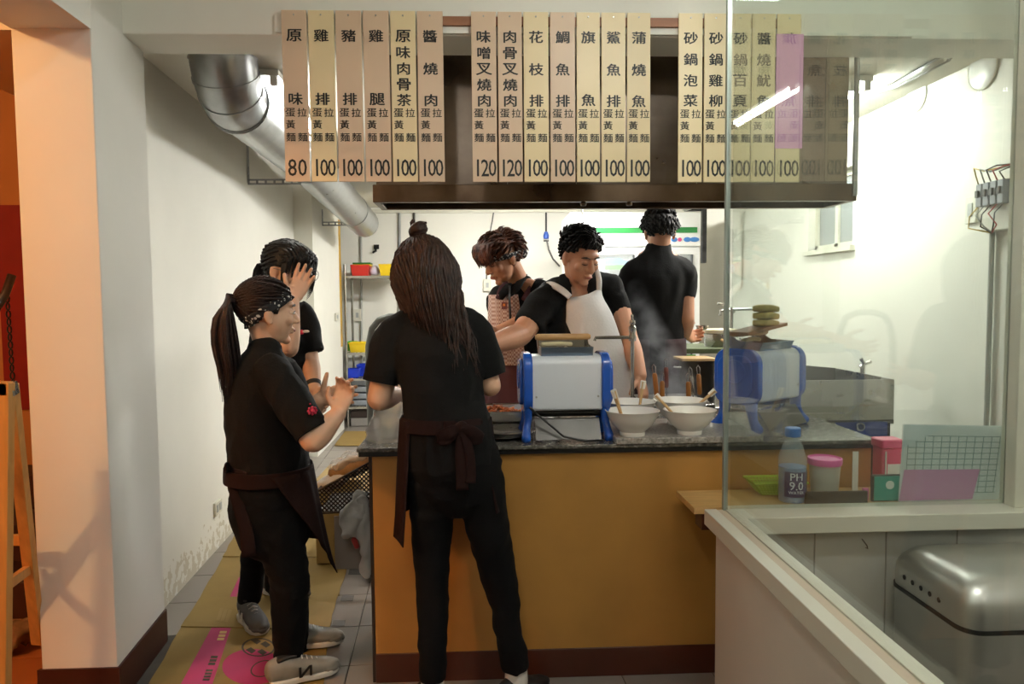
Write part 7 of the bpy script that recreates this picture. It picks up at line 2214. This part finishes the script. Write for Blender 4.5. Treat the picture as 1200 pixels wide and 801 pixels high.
# ================================================================= young man with brown hair and bandana
def plaid_material():
    m = mat('pink_beige_check_apron', '#c9a79a', 0.85)
    nt = m.node_tree; b = nt.nodes['Principled BSDF']
    tc = nt.nodes.new('ShaderNodeTexCoord')
    ck = nt.nodes.new('ShaderNodeTexChecker'); ck.inputs['Scale'].default_value = 95
    ck.inputs[1].default_value = (*lin('#d8c2b6'), 1); ck.inputs[2].default_value = (*lin('#a87f74'), 1)
    nt.links.new(tc.outputs['Object'], ck.inputs[0]); nt.links.new(ck.outputs[0], b.inputs['Base Color'])
    return m
def person_bandana():
    t = thing('person', V((P(606, 520, 3.85).x, 3.85, 0)), 'young man with brown hair, bandana and checked apron looking down', 'person', 'people in the noodle shop')
    F3 = V((-0.62, -0.78, 0)).normalized(); S3 = V((0.78, -0.62, 0))
    H = head_matrix(P(588, 303, 3.78), V((-0.76, -0.48, -0.46)), (0.0, 0, 1), 1.03)
    b = MB()
    add_head(b, H, male=True)
    b.loft([H @ V((0, -0.03, -0.03)), P(606, 326, 3.84), P(610, 340, 3.86)], [0.055, 0.054, 0.07], n=18)
    b.loft([P(610, 338, 3.86), P(609, 370, 3.85), P(606, 430, 3.84), P(606, 480, 3.85)], [(0.11, 0.065), (0.145, 0.095), (0.13, 0.09), (0.13, 0.095)], side=S3, n=20)
    shR, elR, wrR = P(586, 352, 3.92), P(589, 396, 3.86), P(572, 402, 3.62)
    shL, elL, wrL = P(634, 345, 3.78), P(628, 371, 3.60), P(582, 389, 3.50)
    add_arm(b, shR, elR, wrR, (0.052, 0.043, 0.028))
    add_arm(b, shL, elL, wrL, (0.054, 0.040, 0.028))
    b.loft([shR, P(610, 340, 3.86), shL], [0.06, 0.07, 0.06], side=(0, 0, 1), n=16)
    add_hand(b, wrR, V((-0.8, -0.4, -0.25)), (0, -0.5, 0.8), 1.0, (0.4, 0.4, 0.45, 0.5))
    add_hand(b, wrL, V((-0.8, -0.4, -0.25)), (0, -0.5, 0.8), 1.0, (0.4, 0.4, 0.45, 0.5))
    for sx in (-1, 1):
        hp = P(606 + sx * 20, 480, 3.85)
        b.loft([hp, V((hp.x, 3.87, 0.48)), V((hp.x, 3.87, 0.06))], [0.07, 0.05, 0.04], n=14)
    bake(b, 'body', M_SKIN_D, t, 0.0042, 3, 0.5)
    body = t.children[0]
    face_parts(body, H, closed=True)
    s = MB()
    s.loft([P(606, 492, 3.85), P(606, 450, 3.845), P(607, 410, 3.845), P(609, 375, 3.85), P(611, 350, 3.86), P(610, 335, 3.855)],
           [(0.155, 0.12), (0.155, 0.12), (0.165, 0.122), (0.178, 0.118), (0.150, 0.09), (0.075, 0.07)], side=S3, n=28)
    s.loft([P(594, 346, 3.90), P(585, 352, 3.92), P(587, 368, 3.90), P(588, 380, 3.88)], [0.070, 0.072, 0.064, 0.058], n=18, cap='flat')
    s.loft([P(624, 340, 3.80), P(634, 346, 3.78), P(634, 356, 3.73), P(632, 364, 3.66)], [0.072, 0.076, 0.068, 0.062], n=18, cap='flat')
    so = bake(s, 'polo_shirt', M_SHIRT, t, 0.0085, 4, None, folds(0.006, (8, 8, 6), 33.0, 0.003))
    for pts in ([P(596, 333, 3.80), P(590, 342, 3.72), P(588, 350, 3.71)], [P(614, 322, 3.84), P(606, 336, 3.74), P(598, 346, 3.71)]):
        MB().loft(pts, [(0.020, 0.007), (0.026, 0.007), (0.010, 0.006)], side=(1, 0, 0.3), n=12).build('collar_leaf', M_SHIRT, so, smooth='all')
    tr = MB()
    tr.loft([P(606, 482, 3.85), P(606, 510, 3.86)], [(0.145, 0.115), (0.15, 0.12)], side=S3, n=24)
    for sx in (-1, 1):
        hp = P(606 + sx * 18, 505, 3.86)
        tr.loft([hp, V((hp.x, 3.87, 0.48)), V((hp.x, 3.87, 0.08))], [0.085, 0.068, 0.055], n=18, cap='flat')
        shoe(t, V((hp.x + 0.04, 3.92, 0)), V((hp.x - 0.11, 3.72, 0)), M_BLACKLINE, M_DARK, 0.10, 0.05)
    bake(tr, 'trousers', M_TROUSER, t, 0.010, 4)
    # checked bib and maroon waist apron
    PL = plaid_material()
    M_MAR = mat('maroon_apron_cloth', '#46151d', 0.8, var=0.2, vscale=8)
    bib = wrap_panel('apron_bib', PL, t, P(600, 345, 3.85), P(605, 428, 3.845), (0.120, 0.125), (0.172, 0.132), F3, -52, 60, fold=0.002, nu=24, nv=12)
    wrap_panel('apron_skirt', M_MAR, t, P(605, 425, 3.845), P(606, 560, 3.85), (0.178, 0.140), (0.20, 0.165), F3, -110, 110, fold=0.005, nu=30, nv=12)
    ribbon([P(584, 350, 3.73), P(588, 338, 3.80), P(595, 330, 3.85)], [0.016] * 3, (1, 0.3, 0)).build('apron_strap', M_MAR, t, smooth='all')
    ribbon([P(614, 352, 3.70), P(622, 338, 3.75), P(630, 328, 3.82), P(634, 326, 3.88)], [0.017] * 4, (1, 0.3, 0)).build('apron_strap', M_MAR, t, smooth='all')
    pa = P(591, 358, 3.68)
    MB().cbox(pa, (0.030, 0.004, 0.036), rotz(-0.55)).build('apron_badge', mat('dark_red_badge', '#5d1a18', 0.6), bib)
    MB().cbox(pa + V((-0.001, -0.003, 0.004)), (0.012, 0.004, 0.012), rotz(-0.55)).build('badge_print', mat('orange_badge_print', '#d9822b', 0.6), bib)
    MB().tube([P(597, 335, 3.73), P(597, 350, 3.69), P(598, 372, 3.685), P(600, 385, 3.69)], 0.006, 8).build('lanyard', M_CABLE, t, smooth='all')
    # hair: two-tone mop with fringe
    rnd = random.Random(17)
    mask = lambda p: (p.z > 0.022 or (p.y < -0.02 and p.z > -0.045)) and not (p.y > 0.055 and p.z < 0.055)
    def flow(p):
        return V((p.x * 6, 1.0 if p.y > -0.03 else -0.4, -0.25 if p.z < 0.07 else 0.1))
    hm = short_hair(H, lambda p: mask(p) and (p.z > 0.045 or p.y < -0.05 or p.z < 0.0), flow, 420, lambda p: 0.058 if p.z > 0.03 else 0.020, 0.0085, 1.07, 41, 0.55)
    items = []
    for k in range(150):
        x = rnd.uniform(-0.066, 0.066)
        p = V((x, 0.03 + rnd.uniform(-0.01, 0.02), 0.122 - 3 * x * x))
        j = lambda: rnd.uniform(-0.006, 0.006)
        items.append(([p, V((x * 1.06 + j(), 0.088 + j() - 2.2 * x * x, 0.105 + j())), V((x * 1.12 + j(), 0.112 + j() - 3.0 * x * x, 0.062)), V((x * 1.12 + j() * 1.5, 0.110 + j() - 3.2 * x * x, 0.018 + rnd.uniform(-0.014, 0.014)))], 0.0062))
    locks(hm, H, items)
    hm.build('hair', M_HBROWN, t, smooth='all')
    headband(t, H, V((0, 0.088, 0.034)), V((0, -0.110, -0.018)), 0.015, 'bandana', 1.07)
    kn = H @ V((0.01, -0.135, -0.03))
    MB().ell(kn, (0.030, 0.026, 0.034)).build('bandana_knot', headband_material(), t, smooth='all')
person_bandana()

# ================================================================= man at the back, seen from behind
def person_back():
    t = thing('person', V((P(768, 450, 4.05).x, 4.05, 0)), 'man with short black hair seen from behind, working at the back right', 'person', 'people in the noodle shop')
    H = head_matrix(P(773, 272, 4.02), V((0.10, 0.97, -0.20)), (0, 0, 1), 1.03)
    b = MB()
    add_head(b, H, male=True)
    b.loft([H @ V((0, -0.02, -0.035)), P(772, 294, 4.02), P(771, 306, 4.02)], [0.058, 0.060, 0.075], n=18)
    b.loft([P(771, 303, 4.02), P(769, 335, 4.03), P(767, 385, 4.04), P(768, 430, 4.05)], [(0.12, 0.07), (0.15, 0.10), (0.135, 0.095), (0.14, 0.10)], n=20)
    shR, elR, wrR = P(800, 318, 4.02), P(804, 372, 4.00), P(803, 392, 4.17)
    shL, elL, wrL = P(740, 320, 4.02), P(734, 372, 4.05), P(748, 385, 4.25)
    add_arm(b, shR, elR, wrR, (0.056, 0.046, 0.031))
    add_arm(b, shL, elL, wrL, (0.056, 0.046, 0.031))
    b.loft([shR, P(771, 308, 4.02), shL], [0.06, 0.07, 0.06], side=(0, 0, 1), n=16)
    add_hand(b, wrR, V((0.55, 0.6, -0.1)), (0.0, 0.3, 0.9), 1.05, (0.75, 0.75, 0.8, 0.8), 0.0, 0.5)
    add_hand(b, wrL, V((0.3, 0.9, -0.2)), (0.9, 0, 0.2), 1.05, (0.4, 0.4, 0.4, 0.4))
    for sx in (-1, 1):
        hp = P(768 + sx * 19, 432, 4.05)
        b.loft([hp, V((hp.x, 4.05, 0.5)), V((hp.x, 4.05, 0.06))], [0.07, 0.05, 0.04], n=14)
    bake(b, 'body', M_SKIN_D, t, 0.0042, 3, 0.5)
    s = MB()
    s.loft([P(768, 402, 4.05), P(767, 380, 4.045), P(768, 350, 4.03), P(770, 325, 4.02), P(771, 306, 4.02), P(772, 294, 4.02)],
           [(0.162, 0.125), (0.160, 0.122), (0.172, 0.122), (0.178, 0.115), (0.140, 0.085), (0.076, 0.072)], n=28)
    s.loft([P(791, 312, 4.02), P(801, 320, 4.02), P(803, 336, 4.02), P(803, 349, 4.01)], [0.068, 0.070, 0.062, 0.056], n=18, cap='flat')
    s.loft([P(750, 314, 4.02), P(739, 322, 4.02), P(736, 338, 4.03), P(735, 350, 4.04)], [0.068, 0.070, 0.062, 0.056], n=18, cap='flat')
    s.loft([P(750, 312, 4.02), P(771, 306, 4.02), P(792, 311, 4.02)], [0.06, 0.075, 0.06], side=(0, 0, 1), n=16)
    so = bake(s, 'polo_shirt', M_SHIRT, t, 0.0085, 4, None, folds(0.007, (9, 8, 4), 43.0, 0.003))
    MB().loft([P(771.5, 299, 4.02), P(772, 286, 4.02)], [(0.078, 0.078), (0.066, 0.068)], n=22, cap='flat').build('collar', M_SHIRT, so, smooth=True)
    MB().ell(P(811, 338, 3.97), (0.008, 0.006, 0.012)).build('sleeve_emblem', mat('red_embroidery', '#c02a48', 0.6), so, smooth='all')
    tr = MB()
    tr.loft([P(768, 398, 4.05), P(768, 430, 4.05), P(768, 450, 4.05)], [(0.15, 0.115), (0.16, 0.125), (0.155, 0.12)], n=24)
    for sx in (-1, 1):
        hp = P(768 + sx * 17, 446, 4.05)
        tr.loft([hp, V((hp.x, 4.05, 0.5)), V((hp.x, 4.05, 0.08))], [0.09, 0.07, 0.055], n=18, cap='flat')
        shoe(t, V((hp.x, 3.99, 0)), V((hp.x + sx * 0.03, 4.24, 0)), M_BLACKLINE, M_DARK, 0.10, 0.05)
    bake(tr, 'trousers', M_TROUSER, t, 0.010, 4)
    M_MAR2 = mat('dark_wine_apron', '#2b1013', 0.85, var=0.2, vscale=8)
    wrap_panel('apron', M_MAR2, t, P(768, 396, 4.05), P(768, 500, 4.05), (0.166, 0.130), (0.185, 0.16), (0.15, 1, 0), -165, 165, fold=0.004)
    mask = lambda p: (p.z > 0.010 and p.y < 0.05) or (p.y < -0.03 and p.z > -0.030) or (p.z > 0.06)
    hm = short_hair(H, mask, lambda p: V((p.x * 3, -0.5, -0.6 if p.z < 0.07 else 0.3)), 380, lambda p: 0.040 if p.z > 0.03 else 0.022, 0.009, 1.05, 51, 0.6)
    hm.build('hair', M_HBLACK, t, smooth='all')
    # ladle in his hand
    g = wrR + V((0.055, 0.06, -0.01))
    ld = thing('ladle', g, 'steel ladle in the hand of the man at the back', 'ladle')
    MB().tube([g + V((-0.02, -0.02, -0.03)), g + V((0.02, 0.02, 0.02)), g + V((0.06, 0.04, 0.05))], [0.007, 0.006, 0.006], 8).build('handle', M_CHROME, ld, smooth='all')
    MB().lathe([(0, 0), (0.025, 0.004), (0.036, 0.02), (0.038, 0.03), (0.034, 0.022), (0.0, 0.006)], g + V((0.075, 0.04, 0.03)), 16).build('bowl', M_CHROME, ld, smooth=True)
person_back()

# ================================================================= steam over the boiler
def steam():
    m = bpy.data.materials.new('rising_steam'); m.use_nodes = True
    nt = m.node_tree
    for n in list(nt.nodes): nt.nodes.remove(n)
    out = nt.nodes.new('ShaderNodeOutputMaterial')
    vol = nt.nodes.new('ShaderNodeVolumePrincipled')
    vol.inputs['Color'].default_value = (0.95, 0.95, 0.95, 1)
    tc = nt.nodes.new('ShaderNodeTexCoord')
    pts = [P(790, 468, 3.47), P(785, 440, 3.50), P(776, 415, 3.55), P(764, 385, 3.60), P(754, 360, 3.64), P(746, 338, 3.66)]
    geo = nt.nodes.new('ShaderNodeNewGeometry')
    def mth(op, a, b=None, clamp=False):
        n = nt.nodes.new('ShaderNodeMath'); n.operation = op; n.use_clamp = clamp
        for k, x in enumerate((a, b)):
            if x is None: continue
            if isinstance(x, (int, float)): n.inputs[k].default_value = x
            else: nt.links.new(x, n.inputs[k])
        return n.outputs[0]
    sp_ = nt.nodes.new('ShaderNodeSeparateXYZ'); nt.links.new(geo.outputs['Position'], sp_.inputs[0])
    p0, p1 = pts[0], pts[-1]
    tt = mth('DIVIDE', mth('SUBTRACT', sp_.outputs['Z'], p0.z), p1.z - p0.z)
    dx = mth('SUBTRACT', sp_.outputs['X'], mth('ADD', mth('MULTIPLY', tt, p1.x - p0.x), p0.x))
    dy = mth('SUBTRACT', sp_.outputs['Y'], mth('ADD', mth('MULTIPLY', tt, p1.y - p0.y), p0.y))
    rr = mth('ADD', mth('MULTIPLY', tt, -0.11), 0.17)
    d2 = mth('DIVIDE', mth('ADD', mth('MULTIPLY', dx, dx), mth('MULTIPLY', dy, dy)), mth('MULTIPLY', rr, rr))
    fall = mth('MULTIPLY', mth('SUBTRACT', 1.0, d2, True), mth('SUBTRACT', 1.1, tt, True))
    nz = nt.nodes.new('ShaderNodeTexNoise'); nz.inputs['Scale'].default_value = 10; nz.inputs['Detail'].default_value = 4
    mr = nt.nodes.new('ShaderNodeMapRange'); mr.inputs['From Min'].default_value = 0.38; mr.inputs['From Max'].default_value = 0.72; mr.inputs['To Max'].default_value = 11.0
    nt.links.new(geo.outputs['Position'], nz.inputs['Vector']); nt.links.new(nz.outputs['Fac'], mr.inputs['Value'])
    nt.links.new(mth('MULTIPLY', mr.outputs['Result'], fall), vol.inputs['Density'])
    nt.links.new(vol.outputs[0], out.inputs['Volume'])
    mb = MB().loft(pts, [(0.18, 0.15), (0.17, 0.14), (0.14, 0.12), (0.11, 0.10), (0.09, 0.08), (0.06, 0.06)], n=16)
    tag(mb.build('steam', m, smooth='all'), 'pale steam drifting up from the noodle boiler', 'steam', kind='stuff')
steam()
if _txt is not None:
    c_ = _txt.data
    bpy.data.objects.remove(_txt)
    bpy.data.curves.remove(c_)
